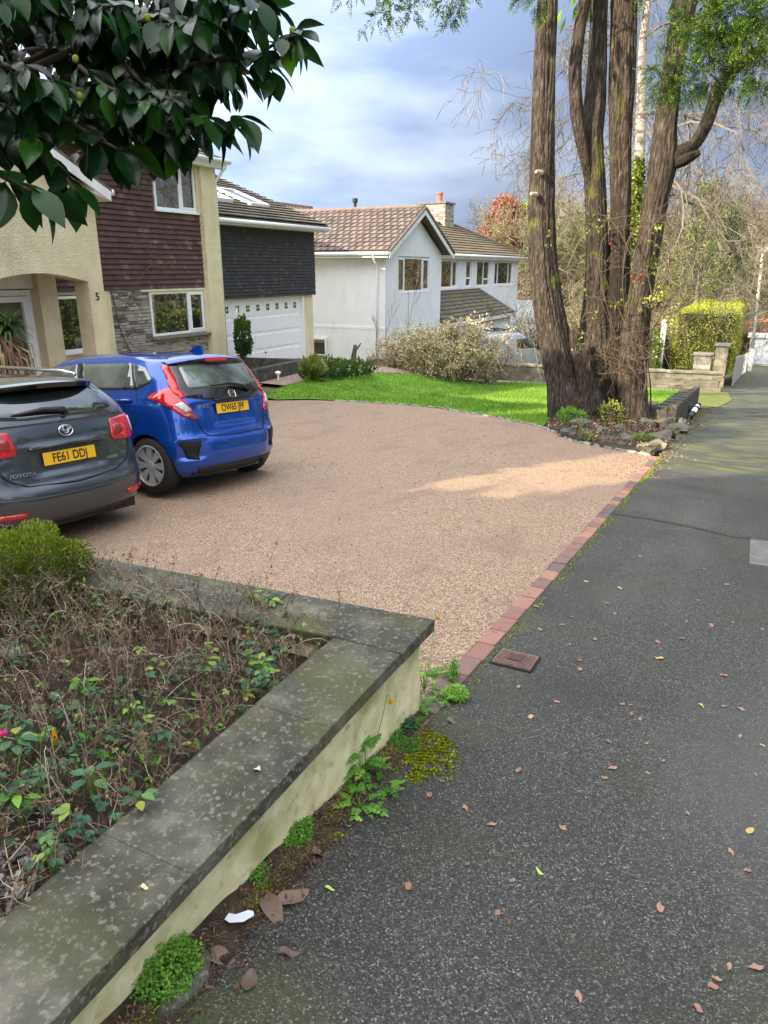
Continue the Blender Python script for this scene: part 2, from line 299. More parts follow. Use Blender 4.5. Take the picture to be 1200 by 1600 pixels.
# ---------------------------------------------------------------- ground
def sheet(name, poly, step, dz, m, kind='structure', zf=gz, bumpy=0):
    xs = [p[0] for p in poly]; ys = [p[1] for p in poly]; pts = [Vector(p) for p in poly]; n = len(poly)
    bnd = []
    for i in range(n):
        a, b = pts[i], pts[(i + 1) % n]; k = max(1, int((b - a).length / step))
        bnd += [a.lerp(b, j / k) for j in range(k)]
    nb = len(bnd); edges = [(i, (i + 1) % nb) for i in range(nb)]; allp = list(bnd)
    x = min(xs) + step / 2
    while x < max(xs):
        y = min(ys) + step / 2
        while y < max(ys):
            if inpoly(x, y, pts) and min((Vector((x, y)) - b).length for b in bnd) > step * .4: allp.append(Vector((x, y)))
            y += step
        x += step
    v, e, f, *_ = geometry.delaunay_2d_cdt(allp, edges, [], 1, 1e-5)
    mb = MB(); mb.v = [(p.x, p.y, zf(p.x, p.y) + dz + (bumpy * noise.noise((p.x * 6, p.y * 6, 0)) if bumpy else 0)) for p in v]
    for q in f: mb.f.append(tuple(q)); mb.t.append(.5); mb.m.append(0)
    o = mb.build(name, m, smooth_=True); recalc(o); return tag(o, kind=kind)
def inpoly(x, y, P):
    c = False; j = len(P) - 1
    for i in range(len(P)):
        if (P[i][1] > y) != (P[j][1] > y) and x < (P[j][0] - P[i][0]) * (y - P[i][1]) / (P[j][1] - P[i][1]) + P[i][0]: c = not c
        j = i
    return c
def gridsheet(name, xs, ys, dz, m, zf=gz):
    mb = MB()
    for y in ys:
        for x in xs: mb.v.append((x, y, zf(x, y) + dz))
    nx = len(xs)
    for j in range(len(ys) - 1):
        for i in range(nx - 1): a = j * nx + i; mb.f.append((a, a + 1, a + nx + 1, a + nx)); mb.t.append(.5); mb.m.append(0)
    return tag(mb.build(name, m, smooth_=True), kind='structure')
xs = [-900, -300, -120, -80, -60, -45, -36, -30, -26] + [i * 1. for i in range(-24, 12)] + [14, 18, 25, 40, 80, 300, 900]
ys = [-300, -100, -60, -40] + [i * 1. for i in range(-30, 66)] + [70, 80, 100, 140, 200, 400, 1500]
gridsheet('ground', xs, ys, -.09, M['terrain'])
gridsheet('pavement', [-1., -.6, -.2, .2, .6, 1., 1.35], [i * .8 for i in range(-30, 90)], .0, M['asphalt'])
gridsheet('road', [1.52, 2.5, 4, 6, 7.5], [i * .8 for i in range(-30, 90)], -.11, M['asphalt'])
mb = MB()
for i in range(-24, 70): mb.hexa([(1.355, i, gz(1, i) - .2), (1.515, i, gz(1, i) - .2), (1.515, i + .98, gz(1, i + 1) - .2), (1.355, i + .98, gz(1, i + 1) - .2), (1.355, i, gz(1, i) + .008), (1.515, i, gz(1, i) + .008), (1.515, i + .98, gz(1, i + 1) + .008), (1.355, i + .98, gz(1, i + 1) + .008)])
tag(mb.build('kerb', M['concrete'], bevel=.01), kind='structure')
ARC = [(-9.89, 13.98), (-9.31, 14.45), (-8.7, 14.72), (-7.84, 14.98), (-6.97, 15.12), (-6.2, 15.0), (-5.52, 14.65), (-4.9, 14.3), (-4.27, 13.9), (-3.7, 13.5), (-3.28, 13.05), (-2.8, 12.3), (-2.41, 11.65), (-2.05, 11.28), (-1.67, 11.02), (-1.12, 10.7)]
sheet('driveway', [(-1.075, 2.0), (-1.075, 10.68)] + ARC[::-1] + [(-11.6, 14.0), (-11.7, 16), (-15, 16), (-15, -14), (-1.075, -14)], .5, .0, M['driveway'])
LAWN = ARC[:11] + [(-3.5, 14.3), (-2.3, 16.3), (-1.5, 16.3), (-1.5, 27.3), (-7.2, 25.6), (-9.3, 22.6), (-10.1, 20.2), (-10.9, 19.1), (-11.0, 16.2), (-10.6, 14.4)]
sheet('lawn', LAWN, .45, .025, M['grassbase'], bumpy=.02)
BED = [(-3.24, 13.0), (-2.8, 12.25), (-2.41, 11.6), (-2.05, 11.24), (-1.67, 11.0), (-1.1, 10.8), (-1.04, 12.5), (-1.2, 15.6), (-1.3, 16.2), (-2.4, 16.2), (-3.5, 14.3)]
sheet('tree_bed_soil', BED, .25, .02, M['soil'], bumpy=.06)
M['gravel'] = mat('brown_gravel', [(0, (.10, .06, .045)), (.5, (.28, .19, .15)), (1, (.5, .4, .33))], scale=40, rough=.9, voro=True, bump=.5, bscale=40)
sheet('gravel_strip', [(-10.95, 16.1), (-10.95, 19.1), (-10.15, 20.3), (-9.35, 22.7), (-7.2, 25.7), (-1.5, 27.4), (-1.0, 28.2), (-12.9, 24.9), (-14, 22), (-14, 16.1)], .6, .012, M['gravel'])
# grass blades
mb = MB(); k = 0
LP = [Vector(p) for p in LAWN]
while k < 60000:
    x, y = rnd(-11, -1.4), rnd(13, 27.4)
    if random.random() < (y - 13) / 22 or not inpoly(x, y, LP): continue
    k += 1; z = gz(x, y) + .02; h = rnd(.03, .08); a = rnd(0, 6.28); wd = rnd(.004, .009); dx, dy = math.cos(a) * wd, math.sin(a) * wd
    lx, ly = rnd(-.025, .025), rnd(-.025, .025)
    mb.tri((x - dx, y - dy, z), (x + dx, y + dy, z), (x + lx, y + ly, z + h), clampf(.5 + .5 * noise.noise((x * .7, y * .7, 0)) + rnd(-.35, .35)))
tag(mb.build('grass', M['blade']), kind='stuff', label='short bright green lawn grass', cat='grass')
# brick edging
mb = MB(); y = 2.22; random.seed(3)
while y < 10.6:
    z0, z1 = gz(-1, y) + .004, gz(-1, y + .196) + .004; j = rnd(-.004, .004); x0 = -1.073 + j; x1 = -.975 + j; h = rnd(0, .004)
    mb.hexa([(x0, y, z0 - .07), (x1, y, z0 - .07), (x1, y + .193, z1 - .07), (x0, y + .193, z1 - .07), (x0, y, z0 + h), (x1, y, z0 + h), (x1, y + .193, z1 + h), (x0, y + .193, z1 + h)], rnd(0, 1))
    y += .2
tag(mb.build('brick_edging', M['brick'], bevel=.004), 'single row of red and purple clay pavers edging the gravel driveway', 'brick edging')
# edging stones round the lawn arc
random.seed(11)
def stone(mb, c, sx, sy, sz, rot, t, seed, lump=.25):
    bm = bmesh.new(); bmesh.ops.create_icosphere(bm, subdivisions=2, radius=1); n0 = len(mb.v); ca, sa = math.cos(rot), math.sin(rot)
    for v in bm.verts:
        p = v.co.copy(); m_ = max(abs(p.x), abs(p.y), abs(p.z)); p = p.lerp(p / m_ * .85, .6); p *= 1 + lump * noise.noise(p * 1.3 + Vector((seed * 7.1, seed, 0)))
        x, y_ = p.x * sx, p.y * sy; mb.v.append((c[0] + x * ca - y_ * sa, c[1] + x * sa + y_ * ca, c[2] + p.z * sz))
    for f in bm.faces: mb.f.append(tuple(n0 + v.index for v in f.verts)); mb.t.append(t); mb.m.append(0)
    bm.free()
i = 0; acc = 0
for a, b in zip(ARC[2:], ARC[3:]):
    a, b = Vector(a), Vector(b); Ld = (b - a).length; n = max(1, int(round(Ld / (.22 if a.x > -5 else .34))))
    for q in range(n):
        p = a.lerp(b, (q + .5) / n); ang = math.atan2(b.y - a.y, b.x - a.x); i += 1
        mb = MB(); stone(mb, (p.x, p.y, gz(p.x, p.y) + .008), Ld / n * .52, rnd(.035, .065), .022, ang + rnd(-.15, .15), rnd(0, 1), i, .4)
        tag(mb.build('edging_stone', M['slab']), 'flat pale stone set along the curved edge between driveway and lawn', 'edging stone', 'edging stones along the lawn curve')
sheet('verge', [(-1.0, 19.9), (-.62, 21), (-.4, 24), (-.62, 28.0), (-2.2, 27.6), (-1.48, 20.1)], .4, .012, mat('mossy_verge', [(.3, (.07, .085, .02)), (.55, (.16, .19, .03)), (.75, (.22, .12, .06))], scale=4, detail=9, rough=.95, bump=.8, bscale=40))
# metal cover, concrete cover, patch joint on the pavement
t = thing('drain_cover', 'small square rust red cover set in the pavement beside the brick edging', 'drain cover', (-.835, 3.11, gz(-.8, 3.11)))
def gb(mb, x0, x1, y0, y1, lo, hi, tt=.5): 
    mb.hexa([(x, y, gz(0, y) + h) for h in (lo, hi) for x, y in ((x0, y0), (x1, y0), (x1, y1), (x0, y1))], tt)
mb = MB(); gb(mb, -.93, -.74, 3.02, 3.19, -.02, .012); mb.build('lid', M['iron'], t)
mb = MB()
for q in range(9): gb(mb, -.922, -.748, 3.027 + q * .0175, 3.035 + q * .0175, .0125, .0155)
mb.build('ridge_pattern', M['iron'], t)
mb = MB(); gb(mb, -.87, -.80, 3.075, 3.135, .016, .019); mb.build('centre_mark', mat('dark_cast', base=(.07, .035, .03), rough=.7), t)
mb = MB()
for r_ in ((-.942, -.732, 3.008, 3.018), (-.942, -.732, 3.192, 3.202), (-.942, -.932, 3.018, 3.192), (-.738, -.730, 3.02, 3.19)): gb(mb, *r_, -.02, .006)
mb.build('frame', M['blackplastic'], t)
mb = MB(); gb(mb, .19, .62, 5.62, 6.4, -.02, .008)
tag(mb.build('concrete_cover', M['concrete'], bevel=.005), 'grey rectangular concrete cover in the pavement at the right edge', 'cover')
mb = MB(); pts = [(-.97, 6.62), (-.6, 6.60), (-.3, 6.52), (.05, 6.38), (.2, 6.42)]
for (xa, ya), (xb, yb) in zip(pts, pts[1:]): mb.quad((xa, ya, gz(0, ya) + .004), (xb, yb, gz(0, yb) + .004), (xb, yb + .07, gz(0, yb + .07) + .004), (xa, ya + .07, gz(0, ya + .07) + .004))
tag(mb.build('tarmac_joint', mat('old_tar', [(.3, (.03, .024, .018)), (.7, (.07, .05, .03))], scale=20, rough=.9)), kind='structure')

# ---------------------------------------------------------------- garden wall with the planted bed
BZ = .12
yaw = R(-4.5)
t = thing('garden_wall', 'low cream painted wall with dark lichened coping stones round the planted bed', 'garden wall', (-1.05, 2.3, -.2))
mb = MB()
xo = -1.05
def xw(y): return -1.040 - .052 * (1 - clampf((y - .6) / 1.785))
def cool(mb, pts2, z0f, z1): # extruded plan polygon with sloping base
    n = len(mb.v); k = len(pts2)
    mb.v += [(x, y, z0f(x, y)) for x, y in pts2] + [(x, y, z1) for x, y in pts2]
    mb.f.append(tuple(range(n, n + k))[::-1]); mb.f.append(tuple(range(n + k, n + 2 * k)))
    for i in range(k): j = (i + 1) % k; mb.f.append((n + i, n + j, n + k + j, n + k + i))
    mb.t += [.5] * (k + 2); mb.m += [0] * (k + 2)
# front wall: subdivided for a wavy roughcast face
yy = [-3 + .1 * i for i in range(54)] + [2.385]
def grid(mb, fn, nu, nv, t=.5, m=0):
    n = len(mb.v)
    for j in range(nv + 1):
        for i in range(nu + 1): mb.v.append(fn(i / nu, j / nv))
    for j in range(nv):
        for i in range(nu): a = n + j * (nu + 1) + i; mb.f.append((a, a + 1, a + nu + 2, a + nu + 1)); mb.t.append(t); mb.m.append(m)
grid(mb, lambda u, v: (xw(-3 + 5.385 * u) + .010 * noise.noise((0, u * 40, v * 3)) + (.02 * (1 - v) ** 3), -3 + 5.385 * u, (gz(0, -3 + 5.385 * u) - .12) * (1 - v) + .163 * v), 120, 8)
mb.hexa([(-1.25, -3, -.3), (-1.14, -3, -.3), (-1.14, 2.375, -.35), (-1.25, 2.375, -.35), (-1.25, -3, .16), (-1.14, -3, .16), (-1.14, 2.375, .16), (-1.25, 2.375, .16)])
grid(mb, lambda u, v: (xo - .01 - .22 * u, 2.385 + .008 * noise.noise((u * 5, 0, v * 3)), -.4 * (1 - v) + .163 * v), 6, 6)
c, s_ = math.cos(yaw), math.sin(yaw)
bx = lambda a, b: (-1.0 + a * c * -1 - b * s_ * -1 * 0, 0)
def arm(a, b): # cross arm: a metres to the left of the corner, b metres back from its rear face
    return (-1.03 - a * math.cos(R(4.5)), 2.40 - a * math.sin(R(4.5)) - b)
mb.hexa([(*arm(.24, .24), -.5), (*arm(.24, .03), -.5), (*arm(6, .03), -1.1), (*arm(6, .24), -1.1), (*arm(.24, .24), .158), (*arm(.24, .03), .158), (*arm(6, .03), .158), (*arm(6, .24), .158)])
o = mb.build('wall_face', M['wallyellow'], t, smooth_=True)
random.seed(5)
# coping stones: front run and cross run
edges = [-3, -2.1, -1.2, -.42, .2, .985, 1.62, 2.12]
for a, b in zip(edges, edges[1:]):
    mb = MB(); j = rnd(-.003, .003); mb.box(-1.283 + j, -.998 + j, a + .0004, b - .0004, .165, .215 + rnd(-.001, .001)); mb.build('coping_stone', M['coping'], t, bevel=.003)
mb = MB(); P_ = [(-.995, 2.123), (-.992, 2.43), arm(.62, -.03), arm(.62, .27), (-1.285, 2.123)]
mb.prism([(x, y, .164) for x, y in P_], (0, 0, .052)); mb.build('coping_stone', M['coping'], t, bevel=.006)
aa = [.62, 1.22, 1.85, 2.5, 3.1, 3.7, 4.3]
for a, b in zip(aa, aa[1:]):
    mb = MB(); P_ = [arm(a + .003, -.03), arm(b, -.03), arm(b, .27), arm(a + .003, .27)]
    mb.prism([(x, y, .164) for x, y in P_], (0, 0, .052 + rnd(-.002, .002))); o = mb.build('coping_stone', M['coping'], t, bevel=.006)
for o in list(t.children):
    if o.name.startswith('coping'): recalc(o)
sheet('bed_soil', [(-1.25, -3), (-1.25, 2.16), (-5.5, 1.86), (-5.5, -3)], .12, 0, M['soil'], zf=lambda x, y: BZ - .02, bumpy=.04)
# ---------------------------------------------------------------- building helpers
def tiled(mb, O_, U, V, poly, tw, ga, th=.012, seed=1, roll=0, gap=.004, tilt=.03, lo=0., hi=.9, stag=.5):
    """courses of separate tiles on a plane: U along the course, V up the slope, poly in (u, v)"""
    rg = random.Random(seed); O_ = Vector(O_); U = Vector(U).normalized(); V = Vector(V).normalized(); Nn = U.cross(V).normalized()
    us = [p[0] for p in poly]; vs_ = [p[1] for p in poly]; r = 0; v = min(vs_)
    while v < max(vs_) - .01:
        vm = min(v + ga * .5, max(vs_) - .005)
        xs_ = []
        for i in range(len(poly)):
            a, b = poly[i], poly[(i + 1) % len(poly)]
            if (a[1] > vm) != (b[1] > vm): xs_.append(a[0] + (b[0] - a[0]) * (vm - a[1]) / (b[1] - a[1]))
        xs_.sort()
        v1 = min(v + ga * 1.15, max(vs_))
        for a, b in zip(xs_[::2], xs_[1::2]):
            u = a - (tw * stag if r % 2 else 0)
            while u < b:
                u0, u1 = max(a, u) + gap / 2, min(b, u + tw) - gap / 2; u += tw
                if u1 - u0 < .02: continue
                j = rg.uniform(-.003, .003); t = rg.uniform(lo, hi) if rg.random() > .04 else 1
                def P(uu, vv, h): return O_ + U * uu + V * (vv + j) + Nn * h
                h0, h1 = tilt, .004
                mb.hexa([P(u0, v, h0 - th), P(u1, v, h0 - th), P(u1, v1, h1 - th * .5), P(u0, v1, h1 - th * .5), P(u0, v, h0), P(u1, v, h0), P(u1, v1, h1), P(u0, v1, h1)], t)
                if roll and u1 - u0 > tw * .6:
                    c0 = u0 + (u1 - u0) * .74; c1 = u1
                    mb.hexa([P(c0, v, h0 + .001), P(c1, v, h0 + .001), P(c1, v1, h1 + .001), P(c0, v1, h1 + .001), P(c0 + .03, v, h0 + roll), P(c1 - .03, v, h0 + roll), P(c1 - .03, v1, h1 + roll), P(c0 + .03, v1, h1 + roll)], t)
        v += ga; r += 1
def window(parent, X, y0, y1, z0, z1, mull=(), fw=.055, depth=.07, glass='glass', transom=None, sill=True, mats='upvc', openers=()):
    """window in a wall that faces +X"""
    mb = MB()
    mb.box(X - depth, X, y0, y1, z0, z0 + fw); mb.box(X - depth, X, y0, y1, z1 - fw, z1)
    mb.box(X - depth, X - .001, y0, y0 + fw, z0 + fw, z1 - fw); mb.box(X - depth, X - .001, y1 - fw, y1, z0 + fw, z1 - fw)
    for m_ in mull:
        y = y0 + (y1 - y0) * m_; mb.box(X - depth, X + .002, y - fw * .5, y + fw * .5, z0 + fw, z1 - fw)
    cells = [0] + list(mull) + [1]
    for q in openers:   # opening casement: an inner frame
        a, b = y0 + (y1 - y0) * cells[q] + fw * .6, y0 + (y1 - y0) * cells[q + 1] - fw * .6; f2 = .045; s = .012
        mb.box(X - .02, X + s, a, b, z0 + fw, z0 + fw + f2); mb.box(X - .02, X + s, a, b, z1 - fw - f2, z1 - fw)
        mb.box(X - .02, X + s - .001, a, a + f2, z0 + fw + f2, z1 - fw - f2); mb.box(X - .02, X + s - .001, b - f2, b, z0 + fw + f2, z1 - fw - f2)
    if transom:
        q, h = transom; a, b = y0 + (y1 - y0) * cells[q], y0 + (y1 - y0) * cells[q + 1]; mb.box(X - .03, X + .003, a + .02, b - .02, z0 + (z1 - z0) * h, z0 + (z1 - z0) * h + fw)
    wn = mb.build('window', M[mats], parent)
    g = MB(); g.box(X - depth * .6, X - depth * .5, y0 + fw * .5, y1 - fw * .5, z0 + fw * .5, z1 - fw * .5); g.build('pane', M[glass], wn)
    if sill: g = MB(); g.box(X - .05, X + .06, y0 - .04, y1 + .04, z0 - .045, z0 - .002); g.build('sill', M[mats], wn)
    return wn
def wallx(mb, X, th, y0, y1, z0, z1, holes=()):
    """wall facing +X, front face at X, with rectangular holes (y0,y1,z0,z1) left open"""
    ysl = sorted({y0, y1} | {h[0] for h in holes} | {h[1] for h in holes}); zsl = sorted({z0, z1} | {h[2] for h in holes} | {h[3] for h in holes})
    for a, b in zip(ysl, ysl[1:]):
        run = None
        for c, d in zip(zsl, zsl[1:]):
            ym, zm = (a + b) / 2, (c + d) / 2; hole = any(h[0] < ym < h[1] and h[2] < zm < h[3] for h in holes)
            if hole:
                if run: mb.box(X - th, X, a, b, *run); run = None
            else: run = (run[0], d) if run else (c, d)
        if run: mb.box(X - th, X, a, b, *run)
def gutter(parent, pts, r=.055, name='gutter', m='upvc', k=10):
    mb = MB(); mb.tube(pts, r, k=k); return mb.build(name, M[m], parent, smooth_=True)
def stones(mb, X, y0, y1, z0, z1, seed, ch=(.05, .12), cw=(.12, .5)):
    rg = random.Random(seed); z = z0
    while z < z1 - .02:
        h = min(rg.uniform(*ch), z1 - z); y = y0
        while y < y1 - .02:
            wd = min(rg.uniform(*cw), y1 - y)
            if y1 - (y + wd) < .08: wd = y1 - y
            p = rg.uniform(.012, .04); t = rg.choice([0, .1, .45, .55, .6, .7, .75, .8, .9, 1]); e = .006; q = .012
            mb.hexa([(X, y + e, z + e), (X, y + wd - e, z + e), (X, y + wd - e, z + h - e), (X, y + e, z + h - e),
                     (X + p, y + e + q, z + e + q * .6), (X + p, y + wd - e - q, z + e + q * .6), (X + p, y + wd - e - q, z + h - e - q * .6), (X + p, y + e + q, z + h - e - q * .6)], t)
            y += wd
        z += h
# ---------------------------------------------------------------- number 5: cream house with plum tile hanging
H5 = thing('house', 'cream roughcast house number 5 with plum tile hanging, arched porch and double garage', 'house', (-13, 12, -1.4))
mb = MB()
XM = -12.64
# main facade with window holes, lower wall recessed behind tiles
wallx(mb, XM - .12, .25, 10.0, 15.1, -2, 1.10, [(13.18, 15.08, .02, 1.05), (10.4, 11.4, -.1, 1.04)])
wallx(mb, XM - .12, .25, 10.0, 15.1, 1.10, 4.05, [(13.62, 15.08, 2.84, 4.0)])
mb.box(-20, XM - .371, 3, 15.1, -2, 4.05)
mb.box(-20, -12.60, 15.16, 15.72, -2, 4.02); mb.box(-20, XM - .13, 15.1, 15.16, -2, 4.02)          # projecting pier
mb.box(XM - .119, XM + .01, 11.72, 11.93, -2, 1.09)      # cream jamb strip
o = mb.build('wall', M['render5'], H5)
for bb_ in ((XM - .118, XM - .05, 12.9, 15.15, 1.045, 1.095), (XM - .118, XM - .04, 15.07, 15.158, -.05, 1.044), (XM - .118, XM - .04, 15.05, 15.158, 2.85, 3.99)):
    mb = MB(); mb.box(*bb_); mb.build('window_surround', M['render5'], H5)
mb = MB(); tiled(mb, (XM - .11, 10.0, 1.10), (0, 1, 0), (0, 0, 1), [(0, 0), (5.155, 0), (5.155, 1.68), (3.62, 1.68), (3.62, 2.9), (0, 2.9)], .165, .112, th=.016, seed=3, tilt=.042)
mb.build('tile_hanging', M['tilered'], H5)
mb = MB(); mb.box(XM - .118, XM - .09, 11.94, 13.17, -2, 1.05); stones(mb, XM - .09, 11.94, 13.17, -1.3, 1.09, 4, (.035, .085), (.08, .34)); stones(mb, XM - .12, 13.18, 15.15, -1.3, -.06, 5, (.035, .085), (.08, .34))
mb.build('stone_cladding', M['stonewall'], H5)
mb = MB(); mb.box(XM - .12, XM + .03, 13.12, 15.15, -.055, -.005); mb.build('stone_sill', M['concrete'], H5, bevel=.008)
window(H5, XM - .08, 13.19, 15.06, .03, 1.04, mull=(.70,), openers=(1,), sill=False)
window(H5, XM - .08, 13.66, 15.06, 2.85, 3.98, mull=(.60,), openers=(1,))
window(H5, XM - .08, 10.42, 11.38, -.1, 1.02, mull=(), sill=True)
# wing with the arched porch
mb = MB(); XP = -11.0
arch = [(7.75, 1.30), (7.8, 1.33)] + [(7.8 + 2.1 * q / 12, 1.33 + .15 * math.sin(math.pi * q / 12)) for q in range(1, 12)] + [(9.9, 1.33), (9.9, -2)]
outl = [(10.25, -2), (10.25, 2.86), (6.55, 4.62), (2.85, 2.86), (2.85, -2), (7.75, -2)]
mb.prism([(XP, y, z) for y, z in outl + arch], (-.36, 0, 0))
mb.build('porch_wall', M['render5'], H5); recalc(bpy.data.objects['porch_wall'])
mb = MB(); mb.box(-12.6, -11.365, 10.0, 10.249, 1.62, 2.86); mb.box(-12.85, -11.365, 2.9, 9.99, 1.62, 1.75)
wallx(mb, -12.2, .3, 3, 9.62, -2, 1.619, [(8.35, 9.6, -1.3, 1.2)])
mb.box(-12.6, -11.98, 9.62, 10.02, -2, 1.619); mb.build('porch_recess', M['render5'], H5)
mb = MB()
for (a, b, c_, d_) in ((8.36, 8.46, -1.3, 1.18), (9.5, 9.6, -1.3, 1.18), (8.46, 9.5, 1.08, 1.18), (8.46, 9.5, -1.3, -1.2)): mb.box(-12.3, -12.2, a, b, c_, d_)
for (a, b, c_, d_) in ((8.47, 8.57, -1.19, 1.07), (9.39, 9.49, -1.19, 1.07), (8.57, 9.39, .97, 1.07), (8.57, 9.39, -1.19, -1.08), (8.57, 9.39, -.28, -.16)): mb.box(-12.29, -12.17, a, b, c_, d_)
dr = mb.build('door', M['upvc'], H5); g = MB(); g.box(-12.25, -12.235, 8.56, 9.4, -1.1, .98); g.build('pane', M['glassgrey'], dr)
g = MB(); g.box(-12.165, -12.12, 8.49, 8.53, -.3, -.26); g.tube([(-12.12, 8.51, -.28), (-12.12, 8.66, -.28)], .012); g.build('handle', M['blackplastic'], dr)
mb = MB(); mb.box(-12.19, -12.12, 8.2, 9.615, 1.21, 1.6); mb.build('soffit_board', M['fascia'], H5)
# wing roof and bargeboard, white eaves corner
mb = MB()
sl_ = Vector((0, 3.7, -1.76)).normalized()
for sg in (1, -1):
    R0 = Vector((-10.78, 6.55, 4.80)); d_ = Vector((0, 3.95 * sg, -3.95 * .4757))
    mb.prism([R0, R0 + d_, R0 + d_ + Vector((-5, 0, 0)), R0 + Vector((-5, 0, 0))], (0, 0, -.06))
mb.build('porch_roof', M['roofgrey'], H5); recalc(bpy.data.objects['porch_roof'])
mb = MB()
for sg in (1, -1):
    a = Vector((-10.79, 6.55, 4.73)); b = a + Vector((0, 3.9 * sg, -3.9 * .4757)); mb.prism([a, b, b + Vector((0, 0, -.17)), a + Vector((0, 0, -.17))], (.025, 0, 0))
    mb.prism([b + Vector((0, 0, -.001)), b + Vector((0, -.35 * sg, .16)), b + Vector((0, -.35 * sg, -.06)), b + Vector((0, 0, -.171))], (-1.9, 0, 0))
o = mb.build('bargeboard', M['fascia'], H5); recalc(o)
mb = MB(); mb.tube([(-10.79, 10.52, 2.86), (-12.5, 10.52, 2.86)], .055, k=10); mb.build('gutter', M['upvc'], H5, smooth_=True)
# house number
def text(body, size, name, m, parent, mtx, ext=.004, bold=0, sx=1):
    cu = bpy.data.curves.new(name, 'FONT'); cu.body = body; cu.size = size; cu.extrude = ext; cu.offset = bold; cu.align_x = 'CENTER'; cu.align_y = 'CENTER'
    ob = bpy.data.objects.new(name, cu); COL.objects.link(ob); dg = bpy.context.evaluated_depsgraph_get(); dg.update()
    me = bpy.data.meshes.new_from_object(ob.evaluated_get(dg)); bpy.data.objects.remove(ob); me.transform(mtx @ Matrix.Diagonal((sx, 1, 1, 1))); me.materials.clear(); me.materials.append(m)
    o = bpy.data.objects.new(name, me); COL.objects.link(o)
    if parent: attach(o, parent)
    return o
FX = Matrix(((0, 0, 1, 0), (1, 0, 0, 0), (0, 1, 0, 0), (0, 0, 0, 1)))     # text plane facing +X, reading towards +Y
p5 = atX(152, 464, XP)
text('5', .2, 'house_number', M['blackplastic'], H5, Matrix.Translation((XP + .006, p5.y, p5.z)) @ FX, .006)
# main roof (mostly behind the camellia)
mb = MB(); mb.prism([(-12.5, 9.0, 4.12), (-12.5, 15.95, 4.12), (-16.5, 15.95, 5.9), (-16.5, 9.0, 5.9)], (0, 0, -.08)); mb.prism([(-20.5, 2.5, 4.12), (-20.5, 15.95, 4.12), (-16.5, 15.95, 5.9), (-16.5, 2.5, 5.9)], (0, 0, -.08))
tiled(mb, (-12.48, 9.0, 4.125), (0, 1, 0), (-4, 0, 1.78), [(0, 0), (6.95, 0), (6.95, 4.35), (0, 4.35)], .3, .32, seed=9, tilt=.04)
o = mb.build('roof', M['roofgrey'], H5)
mb = MB(); mb.box(-12.62, -12.44, 9.4, 15.97, 3.9, 4.08); mb.box(-20.4, -12.62, 15.724, 15.93, 3.94, 3.99); mb.build('fascia', M['fascia'], H5)
gutter(H5, [(-12.36, 9.4, 4.06), (-12.36, 16.02, 4.06)]); gutter(H5, [(-12.36, 15.9, 4.02), (-12.45, 15.88, 3.9), (-12.6, 15.82, 3.7), (-12.66, 15.77, 3.6), (-12.66, 15.77, -1.2)], .035, 'downpipe')
# gable wall end of the main block
mb = MB(); mb.prism([(-12.64, 15.1, 4.021), (-20, 15.1, 4.021), (-16.5, 15.1, 5.6)], (0, .6, 0)); o = mb.build('gable_wall', M['render5'], H5); recalc(o)
# garage block
XG = -14.0
mb = MB(); wallx(mb, XG, .25, 15.725, 22.3, -2.2, .72, [(17.36, 21.66, -2.2, .70)]); mb.box(-20, XG - .251, 15.725, 22.3, -2.2, 2.75); mb.build('garage_wall', M['render5'], H5)
mb = MB(); mb.box(XG - .2, XG + .04, 15.73, 22.42, .721, 2.76); tiled(mb, (XG + .045, 15.735, .70), (0, 1, 0), (0, 0, 1), [(0, 0), (6.7, 0), (6.7, 2.08), (0, 2.08)], .165, .098, th=.014, seed=6, tilt=.03)
mb.build('tile_hanging', M['tileblack'], H5)
gd = MB(); gd.box(XG - .16, XG - .10, 17.37, 21.65, -1.45, .695)
GW = 4.28
for r_ in range(4):
    for q in range(8):
        y0 = 17.37 + .06 + q * (GW - .12) / 8; y1 = y0 + (GW - .12) / 8 - .05; z0 = -1.41 + r_ * .53; z1 = z0 + .46
        if r_ == 3:  # top row: four small panes in each
            ym = (y0 + y1) / 2; gd.box(XG - .099, XG - .09, y0, y1, z0, z1, .5)
        else:
            gd.hexa([(XG - .1, y0, z0), (XG - .1, y1, z0), (XG - .1, y1, z1), (XG - .1, y0, z1), (XG - .085, y0 + .03, z0 + .03), (XG - .085, y1 - .03, z0 + .03), (XG - .085, y1 - .03, z1 - .03), (XG - .085, y0 + .03, z1 - .03)])
gdo = gd.build('garage_door', M['upvc'], H5)
for q in range(8):
    ym = 17.43 + (q + .5) * (GW - .12) / 8 - .025
    if q < 8:
        g = MB()
        for a in (-.085, .01):
            for b in (.30, .405): g.box(XG - .089, XG - .083, ym + a, ym + a + .075, b, b + .085)
        g.build('pane', M['glass'], gdo)
g = MB(); g.lathe((XG - .085, 19.5, -1.0), [(.03, 0), (.03, .02), (.012, .02), (.012, .05)], 10, axis='X'); g.build('handle', M['blackplastic'], gdo)
for yb_ in (17.28, 21.655): mb = MB(); mb.box(XG - .17, XG + .012, yb_, yb_ + .085, -1.45, .70); mb.build('door_frame', M['upvc'], H5)
